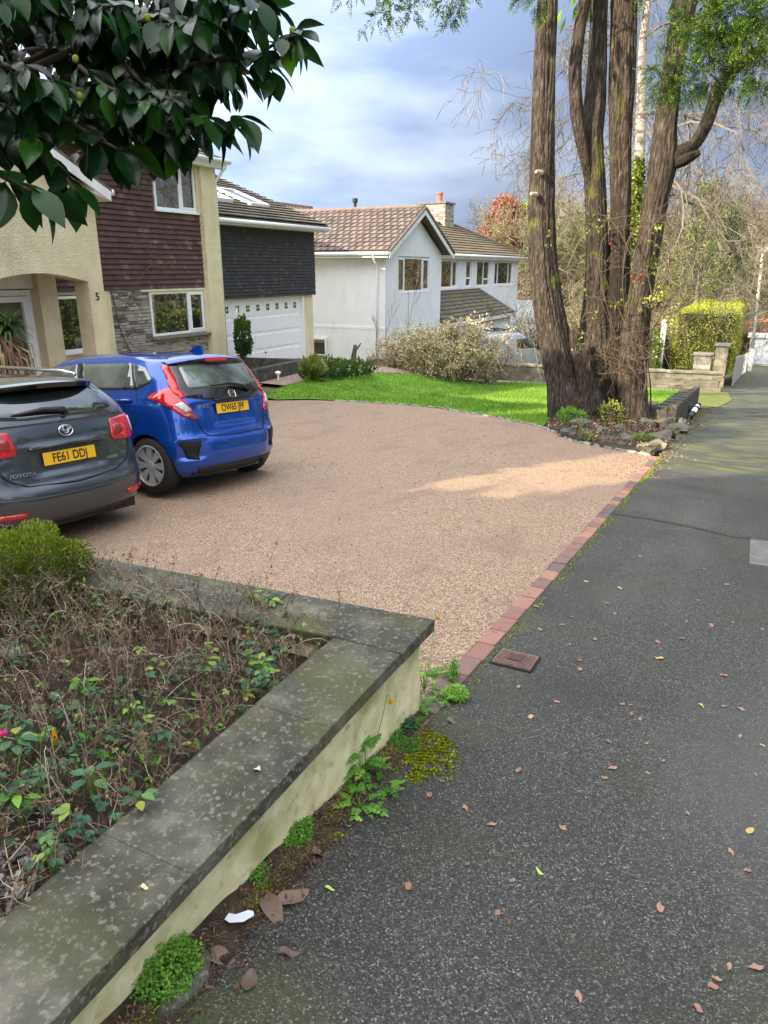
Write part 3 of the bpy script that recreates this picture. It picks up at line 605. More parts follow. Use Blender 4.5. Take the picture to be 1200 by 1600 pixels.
# garage roof
mb = MB(); e0 = Vector((-13.55, 15.74, 2.93)); Vr = Vector((-4.6, 0, 1.72)); Lr = Vr.length
mb.prism([e0, e0 + Vector((0, 7.0, 0)), e0 + Vector((0, 7.0, 0)) + Vr, e0 + Vr], (0, 0, -.07)); mb.prism([e0 + Vr, e0 + Vector((0, 7.0, 0)) + Vr, (-23, 22.74, 2.8), (-23, 15.74, 2.8)], (0, 0, -.07))
tiled(mb, e0 + Vector((.02, 0, .01)), (0, 1, 0), Vr, [(0, 0), (7.0, 0), (7.0, Lr), (0, Lr)], .3, .3, th=.03, seed=12, tilt=.055, roll=0)
mb.build('garage_roof', M['roofgrey'], H5)
mb = MB(); mb.tube([e0 + Vr + Vector((0, -.1 + i * .35, .03)) for i in range(21)], .09, k=10); mb.build('ridge_tiles', M['roofgrey'], H5, smooth_=True)
mb = MB(); mb.box(-13.6, -13.56, 15.74, 22.72, 2.72, 2.86); mb.box(-14, -13.6, 15.74, 22.72, 2.72, 2.76)
a = Vector((-13.56, 22.72, 2.92)); mb.prism([a, a + Vr, a + Vr + Vector((0, 0, -.2)), a + Vector((0, 0, -.2))], (0, .025, 0)); mb.build('fascia', M['fascia'], H5)
gutter(H5, [(-13.5, 15.74, 2.82), (-13.5, 22.8, 2.82)], .06)
gutter(H5, [(-13.5, 15.8, 2.8), (-13.6, 15.79, 2.6), (-13.93, 15.78, 2.45), (-13.93, 15.78, -1.3)], .035, 'downpipe')
Un = Vector((0, 1, 0)); Vn = Vr.normalized(); Nn = Un.cross(Vn).normalized()
if Nn.z < 0: Nn = -Nn
for (ya, yb, va, vb) in ((17.9, 19.35, 1.45, 2.3), (20.1, 21.1, 1.35, 2.85)):
    P = lambda y, v, h: e0 + Un * (y - 15.74) + Vn * v + Nn * h
    mb = MB()
    for (a, b, c_, d_) in ((ya, yb, va, va + .07), (ya, yb, vb - .07, vb), (ya, ya + .07, va + .07, vb - .07), (yb - .07, yb, va + .07, vb - .07)):
        mb.hexa([P(a, c_, .02), P(b, c_, .02), P(b, d_, .02), P(a, d_, .02), P(a, c_, .13), P(b, c_, .13), P(b, d_, .13), P(a, d_, .13)])
    skl = mb.build('skylight', M['upvc'], H5)
    mb = MB(); mb.hexa([P(ya + .06, va + .06, .06), P(yb - .06, va + .06, .06), P(yb - .06, vb - .06, .06), P(ya + .06, vb - .06, .06), P(ya + .06, va + .06, .10), P(yb - .06, va + .06, .10), P(yb - .06, vb - .06, .10), P(ya + .06, vb - .06, .10)])
    mb.build('pane', M['glass'], skl)
# ---------------------------------------------------------------- white gabled house
HW = thing('house', 'white rendered house with a front gable, stone chimney and tiled lean to porch', 'house', (-13, 28, -2.2))
XW = -13.0
mb = MB(); wallx(mb, XW, .3, 25.94, 31.5, -3, 2.16, [(27.1, 30.25, .62, 2.02)])
mb.prism([(XW, 25.94, 2.161), (XW, 31.5, 2.161), (XW, 28.7, 3.62)], (-.3, 0, 0)); mb.box(-22, XW - .301, 25.94, 31.5, -3, 2.2)
mb.prism([(-13.302, 25.94, 2.201), (-13.302, 31.5, 2.201), (-13.302, 28.7, 3.6)], (-8, 0, 0))
wallx(mb, -14.5, .3, 31.501, 48.3, -4, 2.15, [(35.2, 37.4, .6, 2.0), (38.7, 39.55, .6, 2.0), (40.4, 42.6, .6, 2.0), (43.5, 47.1, .6, 2.0)]); mb.box(-22, -14.801, 31.501, 48.3, -4, 2.15)
o = mb.build('wall', M['white'], HW); recalc(o)
mb = MB(); mb.box(-20, XW + .03, 25.905, 25.938, -.72, -.62); mb.box(-20, -13.001, 25.915, 25.938, -3, -.72); mb.build('plinth', M['white'], HW)
window(HW, XW - .05, 27.12, 30.23, .64, 2.0, mull=(.2, .78), openers=(0, 2), fw=.07)
window(HW, -14.55, 35.2, 37.4, .6, 2.0, mull=(.68,), openers=(1,), fw=.09)
window(HW, -14.55, 38.7, 39.55, .6, 2.0, mull=(), transom=(0, .3), fw=.1)
window(HW, -14.55, 40.4, 42.6, .6, 2.0, mull=(.55,), transom=(1, .25), fw=.09)
window(HW, -14.55, 43.5, 47.1, .6, 2.0, mull=(.2, .78), fw=.1)
# basement window in the side wall (faces the camera side)
mb = MB(); a = atY(498, 527, 25.9); b = atY(509, 556, 25.9)
for (x0, x1, z0, z1) in ((a.x - .3, a.x - .22, b.z, a.z), (b.x, b.x + .08, b.z, a.z), (a.x - .22, b.x, a.z - .08, a.z), (a.x - .22, b.x, b.z, b.z + .06)): mb.box(x0, x1, 25.84, 25.905, z0, z1)
wn = mb.build('window', M['upvc'], HW); mb = MB(); mb.box(a.x - .25, b.x + .03, 25.87, 25.885, b.z + .03, a.z - .04); mb.build('pane', M['glass'], wn)
# gable roof: front overhang X=-12.6
ap = Vector((-12.6, 28.7, 3.86)); LE = Vector((-12.6, 25.45, 2.18)); RE = Vector((-12.6, 31.95, 2.18)); back = Vector((-9.5, 0, 0))
for nm, (e_, far) in {'roof': (LE, 1), 'roof_': (RE, 0)}.items():
    mb = MB(); mb.prism([e_, ap, ap + back, e_ + back], (0, 0, -.06))
    if far:
        V_ = ap - e_; tiled(mb, e_ + back + Vector((0, 0, .01)), (1, 0, 0), V_, [(0, 0), (9.5, 0), (9.5, V_.length), (0, V_.length)], .3, .34, th=.03, seed=21, tilt=.06, roll=.05)
    else:
        V_ = ap - e_; tiled(mb, e_ + Vector((0, 0, .01)), (-1, 0, 0), V_, [(0, 0), (9.5, 0), (9.5, V_.length), (0, V_.length)], .3, .34, th=.03, seed=22, tilt=.06, roll=.05)
    mb.build('roof', M['roofpink'], HW)
mb = MB(); mb.tube([ap + Vector((-.45 * i, 0, .03 + .015 * (i % 2))) for i in range(22)], .1, k=10); mb.build('ridge_tiles', M['roofpink'], HW, smooth_=True)
mb = MB()
for e_ in (LE, RE):
    d_ = (ap - e_); mb.prism([e_ + Vector((.01, 0, -.05)), ap + Vector((.01, 0, -.05)), ap + Vector((.01, 0, -.25)), e_ + Vector((.01, 0, -.25))], (.03, 0, 0))
    sy = .22 if e_ is LE else -.22
    mb.box(-22, -12.64, min(e_.y, e_.y + sy * 2), max(e_.y, e_.y + sy * 2), 1.95, 1.99) if e_ is LE else None
mb.box(-22, -12.62, 25.47, 25.5, 1.99, 2.14)
o = mb.build('bargeboard', M['fascia'], HW)
mb = MB()
for e_ in (LE, RE):
    d_ = (ap - e_).normalized(); mb.tube([e_ + Vector((.05, 0, .02)), ap + Vector((.05, 0, .02))], .05, k=8)
mb.build('verge_tiles', M['roofpink'], HW, smooth_=True)
gutter(HW, [(-22, 25.42, 2.12), (-12.6, 25.42, 2.08)], .07); gutter(HW, [(-13.25, 25.42, 2.05), (-13.25, 25.5, 1.9), (-13.3, 25.82, 1.7), (-13.3, 25.86, 1.5), (-13.3, 25.86, -2.3)], .045, 'downpipe')
# wing roof hipped, ridge parallel to the street
R1, R2 = Vector((-17.6, 31.0, 4.05)), Vector((-17.6, 44.6, 4.05)); E1, E2, E3 = Vector((-14.1, 31.0, 2.28)), Vector((-14.1, 48.8, 2.28)), Vector((-21.1, 48.8, 2.28))
mb = MB(); mb.poly([E1, E2, R2, R1]); mb.poly([E2, E3, R2]); mb.poly([(-21.1, 31, 2.28), R1, R2, E3])
V_ = R1 - E1; lv = V_.length; tiled(mb, E1 + Vector((0, 0, .01)), (0, 1, 0), V_, [(0, 0), (17.8, 0), (13.6, lv), (0, lv)], .33, .34, th=.03, seed=23, tilt=.05)
mb.build('wing_roof', M['roofbrown'], HW)
mb = MB(); mb.tube([R1 + Vector((0, .4 * i, .03)) for i in range(35)], .1, k=8); mb.tube([R2.lerp(E2, i / 12) + Vector((0, 0, .04)) for i in range(13)], .1, k=8); mb.build('hip_tiles', M['roofbrown'], HW, smooth_=True)
mb = MB(); mb.box(-14.12, -14.09, 31.97, 48.8, 2.04, 2.24); mb.box(-14.5, -14.121, 31.97, 48.8, 2.04, 2.08); mb.build('fascia', M['fascia'], HW)
gutter(HW, [(-14.03, 31.97, 2.2), (-14.03, 48.85, 2.2)], .07)
# rear hipped roof and flue
mb = MB(); a = atX(508, 333, -20.5)
P1, P2 = Vector((-22.5, 29.5, 4.6)), Vector((-22.5, 36, 4.6)); Q = [Vector((-19.2, 26.0, 3.0)), Vector((-19.2, 39.5, 3.0)), Vector((-26, 39.5, 3.0)), Vector((-26, 26.0, 3.0))]
mb.poly([Q[0], Q[1], P2, P1]); mb.poly([Q[1], Q[2], P2]); mb.poly([Q[2], Q[3], P1, P2]); mb.poly([Q[3], Q[0], P1])
V_ = P1 + Vector((0, -3.5, 0)) - Q[0]; lv = V_.length; tiled(mb, Q[0] + Vector((0, 0, .01)), (0, 1, 0), V_, [(0, 0), (13.5, 0), (10, lv), (3.5, lv)], .33, .34, seed=31, tilt=.05, roll=.05)
V_ = Vector((0, 3.5, 1.6)); lv = V_.length; tiled(mb, Q[3] + Vector((0, 0, .01)), (1, 0, 0), V_, [(0, 0), (6.8, 0), (3.3, lv)], .33, .34, seed=32, tilt=.05, roll=.05)
mb.build('rear_roof', M['roofpink'], HW)
mb = MB(); mb.tube([Q[0].lerp(P1, i / 9) + Vector((0, 0, .05)) for i in range(10)], .11, k=8); mb.tube([P1.lerp(P2, i / 12) + Vector((0, 0, .05)) for i in range(13)], .11, k=8); mb.build('hip_tiles', M['roofpink'], HW, smooth_=True)
mb = MB(); mb.box(-26, -19.3, 26.2, 39.3, -3, 2.99); mb.build('rear_wall', M['white'], HW)
a = atY(555, 333, 31.0); b = atY(555, 310, 31.0); mb = MB(); mb.lathe((a.x, 31, a.z - .5), [(.07, 0), (.07, b.z - a.z + .32), (.12, b.z - a.z + .33), (.12, b.z - a.z + .5)], 12); mb.build('flue', M['blackplastic'], HW)
# stone chimney
cx0, cx1, cy0, cy1 = -19.0, -17.25, 42.2, 43.6
mb = MB(); mb.box(cx0 + .05, cx1 - .05, cy0 + .05, cy1 - .05, 2.5, 5.15, .5)
rg = random.Random(5); z = 2.9
while z < 5.1:
    h = rg.uniform(.08, .17)
    for side in (0, 1):
        u = 0; W_ = (cx1 - cx0) if side == 0 else (cy1 - cy0)
        while u < W_ - .02:
            wd = min(rg.uniform(.15, .5), W_ - u); wd = W_ - u if W_ - u - wd < .1 else wd; p = rg.uniform(.0, .03); t = rg.choice([.1, .5, .7, .9, 1, 1])
            if side == 0: mb.box(cx0 + u + .008, cx0 + u + wd - .008, cy0 - p, cy0 + .049, z + .006, min(z + h, 5.12) - .006, t)
            else: mb.box(cx1 - .049, cx1 + p, cy0 + u + .008, cy0 + u + wd - .008, z + .006, min(z + h, 5.12) - .006, t)
            u += wd
    z += h
ch = mb.build('chimney', M['stonewall'], HW); mb = MB(); mb.box(cx0 - .08, cx1 + .08, cy0 - .08, cy1 + .08, 5.151, 5.25); mb.build('chimney_cap', M['concrete'], ch)
mb = MB(); mb.lathe((-17.9, 42.9, 5.25), [(.22, 0), (.17, .1), (.16, .45), (.21, .46), (.21, .55), (.14, .56)], 14); mb.build('chimney_pot', mat('terracotta', base=(.36, .12, .08), rough=.8), ch)
# lean-to porch
LT = [Vector((-14.47, 31.55, .50)), Vector((-14.47, 40.7, .50)), Vector((-12.75, 42.3, -.80)), Vector((-12.75, 31.55, -.80))]
mb = MB(); mb.prism(LT, (0, 0, -.08)); V_ = Vector((-1.72, 0, 1.3)); lv = V_.length
tiled(mb, Vector((-12.75, 31.55, -.79)), (0, 1, 0), V_, [(0, 0), (10.75, 0), (9.15, lv), (0, lv)], .3, .26, th=.03, seed=41, tilt=.05)
mb.build('lean_to_roof', M['roofgrey'], HW)
mb = MB(); mb.box(-12.74, -12.71, 31.55, 42.3, -1.02, -.84); mb.box(-14.2, -12.8, 42.3, 42.33, -1.0, -.86); mb.build('fascia', M['fascia'], HW)
mb = MB(); mb.box(-14.45, -12.95, 31.6, 42.1, -4, -.95); mb.build('porch_wall', M['white'], HW)
mb = MB(); mb.box(-14.6, -12.0, 48.31, 48.6, -4, -.4); mb.box(-14.49, -11.3, 48.3, 48.6, -4, -1.9); mb.build('side_wall', M['white'], HW)
# brown tiled house and distant garage
HB = thing('house', 'small far house with brown tiled wall seen between white house and left trunk', 'house', (-15.5, 66, -5))
a = atY(806, 440, 66); b = atY(848, 470, 66)
mb = MB(); mb.box(a.x - 1, b.x + 1.5, 66, 74, -6, b.z); mb.build('wall', M['white'], HB)
mb = MB(); mb.box(a.x - 1, b.x + 1.5, 65.93, 66, b.z + .001 - 1.2, b.z + 1.2); mb.build('tile_hanging', M['tilered'], HB)
mb = MB(); mb.prism([(a.x - 4.6, 65.7, b.z + 1.0), (a.x + 1.2, 65.7, a.z + 1.2), (b.x + 3, 65.7, b.z + .6)], (0, 9, 0)); mb.build('roof', M['roofbrown'], HB)
mb = MB(); mb.prism([(a.x - 4.6, 65.6, b.z + .8), (a.x + 1.2, 65.6, a.z + 1.0), (a.x + 1.2, 65.6, a.z + 1.3), (a.x - 4.6, 65.6, b.z + 1.1)], (0, .08, 0)); mb.build('bargeboard', M['fascia'], HB)
c_ = atY(826, 510, 66); d_ = atY(836, 488, 66); mb = MB(); mb.box(c_.x, d_.x, 65.85, 65.92, c_.z, d_.z); mb.box(c_.x + .9, d_.x + .9, 65.85, 65.92, c_.z, d_.z); wn = mb.build('window', M['upvc'], HB)
mb = MB(); mb.box(c_.x + .1, d_.x - .1, 65.83, 65.849, c_.z + .1, d_.z - .1); mb.build('pane', M['glass'], wn)
GA = thing('garage', 'white garage at the far end of the street under a russet hedge', 'garage', (2, 62, -5.6))
a = atY(1173, 527, 62); b = atY(1173, 568, 62)
mb = MB(); mb.box(a.x, 6, 62, 68, b.z - .6, a.z); mb.build('wall', M['white'], GA)
mb = MB(); mb.box(a.x + .05, 5, 61.93, 61.999, b.z, a.z - .12);
for q in range(1, 6): mb.box(a.x + .05, 5, 61.91, 61.929, b.z + q * .3, b.z + q * .3 + .22)
mb.build('garage_door', M['white'], GA)
mb = MB(); mb.box(a.x - .2, 6.2, 61.8, 68.2, a.z + .001, a.z + .2); mb.build('roof_edge', M['fascia'], GA)
# ---------------------------------------------------------------- boundary walls, fence, lamp
BWt = thing('boundary_wall', 'long low weathered block wall with coping stones behind the lawn', 'block wall', (-7, 26.5, -2.5))
A0, A1 = Vector((-.88, 28.3)), Vector((-13.2, 24.75)); dv = (A1 - A0).normalized(); nv = Vector((dv.y, -dv.x)); nv = nv if nv.y > 0 else -nv; LW = (A1 - A0).length
def wz(s): return -1.9 + .24 * s / LW
mb = MB()
n = 30
for i in range(n):
    for r_ in range(4):
        s0, s1 = LW * i / n + (.2 if r_ % 2 else 0) - .1, LW * (i + 1) / n + (.2 if r_ % 2 else 0) - .1; s0 = max(0, s0); s1 = min(LW, s1)
        z1 = wz(s0) - .09 - r_ * .22; z0 = z1 - .21; j = rnd(0, .008)
        p = [A0 + dv * (s0 + .004), A0 + dv * (s1 - .004)]; q = [p[1] + nv * .2, p[0] + nv * .2]; p = [x - nv * j for x in p]
        mb.hexa([(*p[0], z0), (*p[1], z0), (*q[0], z0), (*q[1], z0), (*p[0], z1), (*p[1], z1), (*q[0], z1), (*q[1], z1)], rnd(0, 1))
    s0, s1 = LW * i / n, LW * (i + 1) / n; p = [A0 + dv * s0 + nv * .03, A0 + dv * s1 + nv * .03]; q = [p[1] + nv * .14, p[0] + nv * .14]
    mb.hexa([(*x, z) for z in (-3.4, wz(s0) - .1) for x in (p[0], p[1], q[0], q[1])])
mb.build('block_courses', M['block'], BWt)
mb = MB()
for i in range(20):
    s0, s1 = LW * i / 20 + .004, LW * (i + 1) / 20 - .004; p = [A0 + dv * s0 - nv * .06, A0 + dv * s1 - nv * .06]; q = [p[1] + nv * .34, p[0] + nv * .34]; h = rnd(-.006, .006)
    mb.hexa([(*x, wz(s0) + z + h) for z in (-.08, 0) for x in (p[0], p[1], q[0], q[1])], rnd(0, 1))
mb.build('coping', M['block'], BWt, bevel=.01)
t = thing('gate_pier', 'square concrete block pier beside the pavement before the picket fence', 'pier', (-.95, 31.5, -2.9))
mb = MB()
a = atY(1148, 600, 31.6)
for r_ in range(9): mb.box(-1.35 + rnd(0, .01), -.9 + rnd(-.01, 0), 31.3, 31.8, -3.0 + r_ * .19, -3.0 + r_ * .19 + .185, rnd(0, 1))
mb.build('pier_blocks', M['block'], t); mb = MB(); mb.box(-1.42, -.84, 31.22, 31.88, -1.285, -1.2); mb.build('pier_cap', M['concrete'], t, bevel=.01)
t = thing('gate_pier', 'rough stone pier with flat top at the end of the long block wall', 'pier', (-1.6, 29.2, -2.7))
mb = MB(); stones_ = random.Random(3)
for r_ in range(10): mb.box(-1.95 + rnd(0, .02), -1.35 + rnd(-.02, 0), 29.1, 29.6, -3.0 + r_ * .155, -3.0 + r_ * .155 + .15, rnd(0, 1))
mb.build('pier_blocks', M['stonewall'], t); mb = MB(); mb.box(-2.0, -1.3, 29.05, 29.65, -1.45, -1.37); mb.build('pier_cap', M['block'], t, bevel=.01)
t = thing('picket_fence', 'grey weathered picket fence along the left side of the far pavement', 'picket fence', (-.95, 40, -4))
mb = MB(); y = 33.0
def fx(y): return -.62 + .011 * (y - 33)
while y < 52:
    z = gz(-1, y); mb.prism([(fx(y), y, z + .03), (fx(y), y + .09, z + .03), (fx(y), y + .09, z + 1.12), (fx(y), y + .045, z + 1.2), (fx(y), y, z + 1.12)], (-.022, 0, 0), rnd(0, 1)); y += .16
mb.build('pickets', mat('weathered_wood', [(.3, (.30, .29, .28)), (.7, (.55, .54, .51))], scale=8, rough=.9), t)
for h in (.3, .85):
    mb = MB()
    for y in range(33, 52): mb.hexa([(fx(yy_) + x, yy_, gz(-1, yy_) + h + k_) for k_ in (0, .07) for x, yy_ in ((-.07, y), (-.024, y), (-.024, y + 1), (-.07, y + 1))])
    mb.build('rail', M['block'], t)
for q in range(3):
    y = 52.4 + q * .7; z = gz(-1, y); mb = MB(); mb.box(-.46, -.34, y, y + .12, z - .2, z + 1.25 - .1 * q); tag(mb.build('gate_post', M['upvc' if q != 1 else 'blackplastic'], bevel=.01), ['white wooden post at the end of the picket fence', 'black post between the two white posts at the far fence end', 'last white post before the lamp post'][q], 'post')
t = thing('street_lamp', 'tall thin white street lamp leaning over the far end of the pavement', 'street lamp', (-.11, 58, gz(-.1, 58)))
a = atY(1172, 577, 57.5); b = atY(1188, 430, 57.5); top = atY(1191, 402, 57.5); e_ = atY(1199, 389, 57.5)
mb = MB(); mb.tube([a - Vector((0, 0, .4)), a + (b - a) * .22], .16, k=12); mb.tube([a + (b - a) * .2, b, top, top.lerp(e_, .5) + Vector((-.08, 0, .12)), e_, e_ + Vector((.6, 0, .15)), e_ + Vector((1.6, 0, .22))], [.12, .09, .085, .08, .08, .075, .07], k=12); mb.build('pole', M['fascia'], t, smooth_=True)
mb = MB(); mb.box(e_.x + 1.5, e_.x + 2.2, 57.35, 57.65, e_.z + .13, e_.z + .27); mb.build('lamp_head', M['concrete'], t, bevel=.03)
# raised timber-like stone edging beside the pavement, past the tree
t = thing('retaining_wall', 'low dark stone retaining wall between the lawn and pavement past the tree', 'retaining wall', (-1.3, 17, -1.5))
mb = MB()
for i in range(8):
    y0, y1 = 15.2 + i * .6, 15.2 + (i + 1) * .6 - .008
    def q_(x0, x1, h0, h1): mb.hexa([(x + .02 * (y - 15), y, gz(-1, y) + h) for h in (h0, h1) for x, y in ((x0, y0), (x1, y0), (x1, y1), (x0, y1))], rnd(0, 1))
    q_(-1.36, -1.2, -.2, .40 + .02 * i); q_(-1.62, -1.37, -.2, .34 + .02 * i)
mb.build('wall_blocks', M['darkstone'], t, bevel=.015)
# planter walls before the garage
t = thing('planter_wall', 'dark mossy low wall crossing in front of the white garage door', 'planter wall', (-14, 21, -1.4))
a0, a1 = atZ(385, 560, -1.02), atZ(494, 562, -1.02)
mb = MB(); p0 = Vector((-15.6, 18.6)); p1 = Vector((-12.6, 20.6))
p0 = Vector((atD(372, 560, 21.5).x, atD(372, 560, 21.5).y)); p1 = Vector((atD(494, 562, 22.3).x, atD(494, 562, 22.3).y)); zt0, zt1 = atD(372, 559, 21.5).z, atD(494, 562, 22.3).z
dd = (p1 - p0); nn = Vector((-dd.y, dd.x)).normalized() * .22
mb.hexa([(*p0, -1.9), (*p1, -1.9), (*(p1 + nn), -1.9), (*(p0 + nn), -1.9), (*p0, zt0), (*p1, zt1), (*(p1 + nn), zt1), (*(p0 + nn), zt0)]); mb.build('wall_blocks', M['darkstone'], t, bevel=.02)
t = thing('planter_wall', 'dark mossy low wall at the left end of the lawn behind the blue car', 'planter wall', (-12, 17, -1.4))
mb = MB(); p0 = Vector((-11.95, 15.4)); p1 = Vector((-12.0, 19.6)); zt0 = -1.02; zt1 = -1.05
mb.hexa([(-12.15, 14.9, -1.7), (-11.9, 14.9, -1.7), (-12.05, 19.8, -1.7), (-12.3, 19.8, -1.7), (-12.15, 14.9, -1.03), (-11.9, 14.9, -1.03), (-12.05, 19.8, -1.03), (-12.3, 19.8, -1.03)]); mb.build('wall_blocks', M['darkstone'], t, bevel=.02)
t = thing('garden_light', 'small white domed garden light beside the planter wall on the lawn', 'garden light', (-11.75, 16.8, -1.4))
mb = MB(); mb.lathe((-11.75, 16.8, -1.4), [(.03, 0), (.03, .14), (.05, .15), (.05, .2), (.02, .2)], 12); mb.build('stem', M['upvc'], t); mb = MB(); mb.lathe((-11.75, 16.8, -1.2), [(.09, .001), (.09, .02), (.06, .05), (.02, .06)], 14); mb.build('hood', M['upvc'], t)
# ---------------------------------------------------------------- cars
M['carblue'] = mat('blue_car_paint', base=(.003, .065, .40), rough=.25, metal=.5, coat=1)
M['cargrey'] = mat('grey_car_paint', base=(.058, .066, .076), rough=.27, metal=.5, coat=1)
M['carsilver'] = mat('silver_van_paint', base=(.42, .45, .48), rough=.35, metal=.3, coat=.6)
M['redlens'] = mat('red_lens', base=(.55, .006, .012), rough=.12, coat=1)
M['darkredlens'] = mat('dark_red_lens', base=(.30, .02, .025), rough=.15, coat=1)
M['clearlens'] = mat('clear_lens', [(.3, (.35, .33, .32)), (.7, (.62, .6, .6))], scale=60, rough=.15, coat=1)
M['carglass'] = mat('car_glass', base=(.010, .014, .013), rough=.02, spec=1, ior=1.75)
M['carglasslit'] = mat('clear_car_glass', [(.35, (.03, .04, .035)), (.65, (.13, .155, .14))], scale=2.6, rough=.03, spec=1, ior=1.7)
M['gap'] = mat('panel_gap', base=(.004, .004, .005), rough=.8)
M['gloss_black'] = mat('gloss_black', base=(.008, .008, .009), rough=.12, spec=.8)
M['plate'] = mat('yellow_plate', base=(.86, .50, .02), rough=.4)
M['ink'] = mat('plate_ink', base=(.02, .018, .016), rough=.5)
M['chrome'] = mat('chrome', base=(.75, .75, .76), rough=.12, metal=1)
M['alloy'] = mat('alloy_wheel', base=(.55, .54, .52), rough=.35, metal=.5)
def pose(o, X, Y, Z, yaw, cx, cy):
    ex = Vector((1, 0, cx)).normalized(); ey = Vector((0, 1, cy)); ey = (ey - ex * ex.dot(ey)).normalized(); ez = ex.cross(ey); c, s = math.cos(yaw), math.sin(yaw)
    ex, ey = ex * c + ey * s, ey * c - ex * s
    o.rotation_euler = Matrix((ex, ey, ez)).transposed().to_euler(); o.location = (X, Y, Z)
class Car:
    """body made of stacked plan outlines; x is backwards (rear +x), origin on the ground under the rear axle"""
    def __init__(s, zs, xr, xf, w, Rr, Rf, pr=2.6, pf=2.4, mod=None):
        s.zs, s.xr_, s.xf_, s.w_, s.Rr_, s.Rf_ = zs, xr, xf, w, Rr, Rf; s.pr, s.pf = pr, pf; s.mod = mod
    def I(s, a, z): return float(np.interp(z, s.zs, a))
    def S(s, a, z):   # softened profile
        return sum(s.I(a, z + q) * k for q, k in ((-.03, .2), (-.015, .2), (0, .2), (.015, .2), (.03, .2))) if z < s.zs[-1] - .06 else s.I(a, z)
    def par(s, z): return s.S(s.xr_, z), s.S(s.xf_, z), s.S(s.w_, z), s.S(s.Rr_, z), s.S(s.Rf_, z)
    def wside(s, x, z):
        xr, xf, w, Rr, Rf = s.par(z)
        if x > xr - Rr: q = min(1, (x - (xr - Rr)) / Rr); return w * (1 - q ** s.pr) ** (1 / s.pr)
        if x < xf + Rf: q = min(1, ((xf + Rf) - x) / Rf); return w * (1 - q ** s.pf) ** (1 / s.pf)
        return w
    def rear(s, y, z):
        xr, xf, w, Rr, Rf = s.par(z); q = min(1, abs(y) / w); x = xr - Rr * (1 - (1 - q ** s.pr) ** (1 / s.pr))
        return x + (s.mod(y, z) if s.mod else 0)
    def outline(s, z, n=40):
        xr, xf, w, Rr, Rf = s.par(z); pts = []
        K = 60; c = []
        for i in range(K + 1): # rear from y=0 to +w
            a = math.pi / 2 * i / K; yy = w * (math.sin(a)) ** (2 / s.pr); xx = xr - Rr + Rr * (math.cos(a)) ** (2 / s.pr); c.append((xx, yy))
        for i in range(K + 1):
            a = math.pi / 2 * (1 - i / K); yy = w * (math.sin(a)) ** (2 / s.pf); xx = xf + Rf - Rf * (math.cos(a)) ** (2 / s.pf); c.append((xx, yy))
        c = np.array(c); d = np.r_[0, np.cumsum(np.hypot(*np.diff(c, axis=0).T))]; t = np.linspace(0, d[-1], n)
        half = np.c_[np.interp(t, d, c[:, 0]), np.interp(t, d, c[:, 1])]
        out = []
        for x, y in half:
            m_ = s.mod(y, z) if s.mod and x > xr - Rr * .98 else 0; out.append((x + m_, y))
        full = out + [(out[i][0] if True else 0, -out[i][1]) for i in range(n - 2, 0, -1)]
        if s.mod: full = out + [(half[i][0] + (s.mod(-half[i][1], z) if half[i][0] > xr - Rr * .98 else 0), -half[i][1]) for i in range(n - 2, 0, -1)]
        return full
    def body(s, m, levels, n=90):
        mb = MB(); k = None
        for z in levels:
            o = s.outline(z, n); k = len(o); mb.v += [(x, y, z) for x, y in o]
        for j in range(len(levels) - 1):
            for i in range(k): a = j * k + i; b = j * k + (i + 1) % k; mb.f.append((a, b, b + k, a + k))
        mb.f.append(tuple(range(k))[::-1]); mb.f.append(tuple(range((len(levels) - 1) * k, len(levels) * k)))
        mb.t = [.5] * len(mb.f); mb.m = [0] * len(mb.f)
        return mb
def patch(poly, fn, step=.04, off=.004, th=.006):
    """tessellate a 2d outline and lay it on a surface function fn(a, b) -> (point, outward normal)"""
    pts = [Vector(p) for p in poly]; bnd = []
    for i in range(len(pts)):
        a, b = pts[i], pts[(i + 1) % len(pts)]; k = max(1, int((b - a).length / step)); bnd += [a.lerp(b, j / k) for j in range(k)]
    nb = len(bnd); allp = list(bnd); x0 = min(p.x for p in pts); x1 = max(p.x for p in pts); y0 = min(p.y for p in pts); y1 = max(p.y for p in pts)
    x = x0 + step / 2
    while x < x1:
        y = y0 + step / 2
        while y < y1:
            if inpoly(x, y, pts) and min((Vector((x, y)) - b).length for b in bnd) > step * .4: allp.append(Vector((x, y)))
            y += step
        x += step
    v, e, f, *_ = geometry.delaunay_2d_cdt(allp, [(i, (i + 1) % nb) for i in range(nb)], [], 1, 1e-6)
    mb = MB(); n = len(v); top = []; bot = []
    for p in v:
        q, nn = fn(p.x, p.y); top.append(q + nn * (off + th)); bot.append(q + nn * (off - .012))
    mb.v = top + bot
    from collections import Counter
    ec = Counter()
    for q in f:
        for i in range(len(q)): ec[(q[i], q[(i + 1) % len(q)])] += 1
    for q in f: mb.f.append(tuple(q)); mb.f.append(tuple(n + i for i in q[::-1]))
    for (a, b) in list(ec):
        if (b, a) not in ec: mb.f.append((b, a, a + n, b + n))
    mb.t = [.5] * len(mb.f); mb.m = [0] * len(mb.f)
    return mb
def rearfn(c):
    def fn(y, z):
        e = .01; p = Vector((c.rear(y, z), y, z)); a = Vector((c.rear(y + e, z) - p.x, e, 0)) if y < 0 else Vector((p.x - c.rear(y - e, z), e, 0)); b = Vector((c.rear(y, z + e) - p.x, 0, e))
        return p, a.cross(b).normalized()
    return fn
def sidefn(c, sg):
    def fn(x, z):
        e = .01; w0 = c.wside(x, z); p = Vector((x, sg * w0, z)); a = Vector((e, sg * (c.wside(x + e, z) - w0), 0)); b = Vector((0, sg * (c.wside(x, z + e) - w0), e))
        n = a.cross(b).normalized(); return p, (n if n.y * sg > 0 else -n)
    return fn
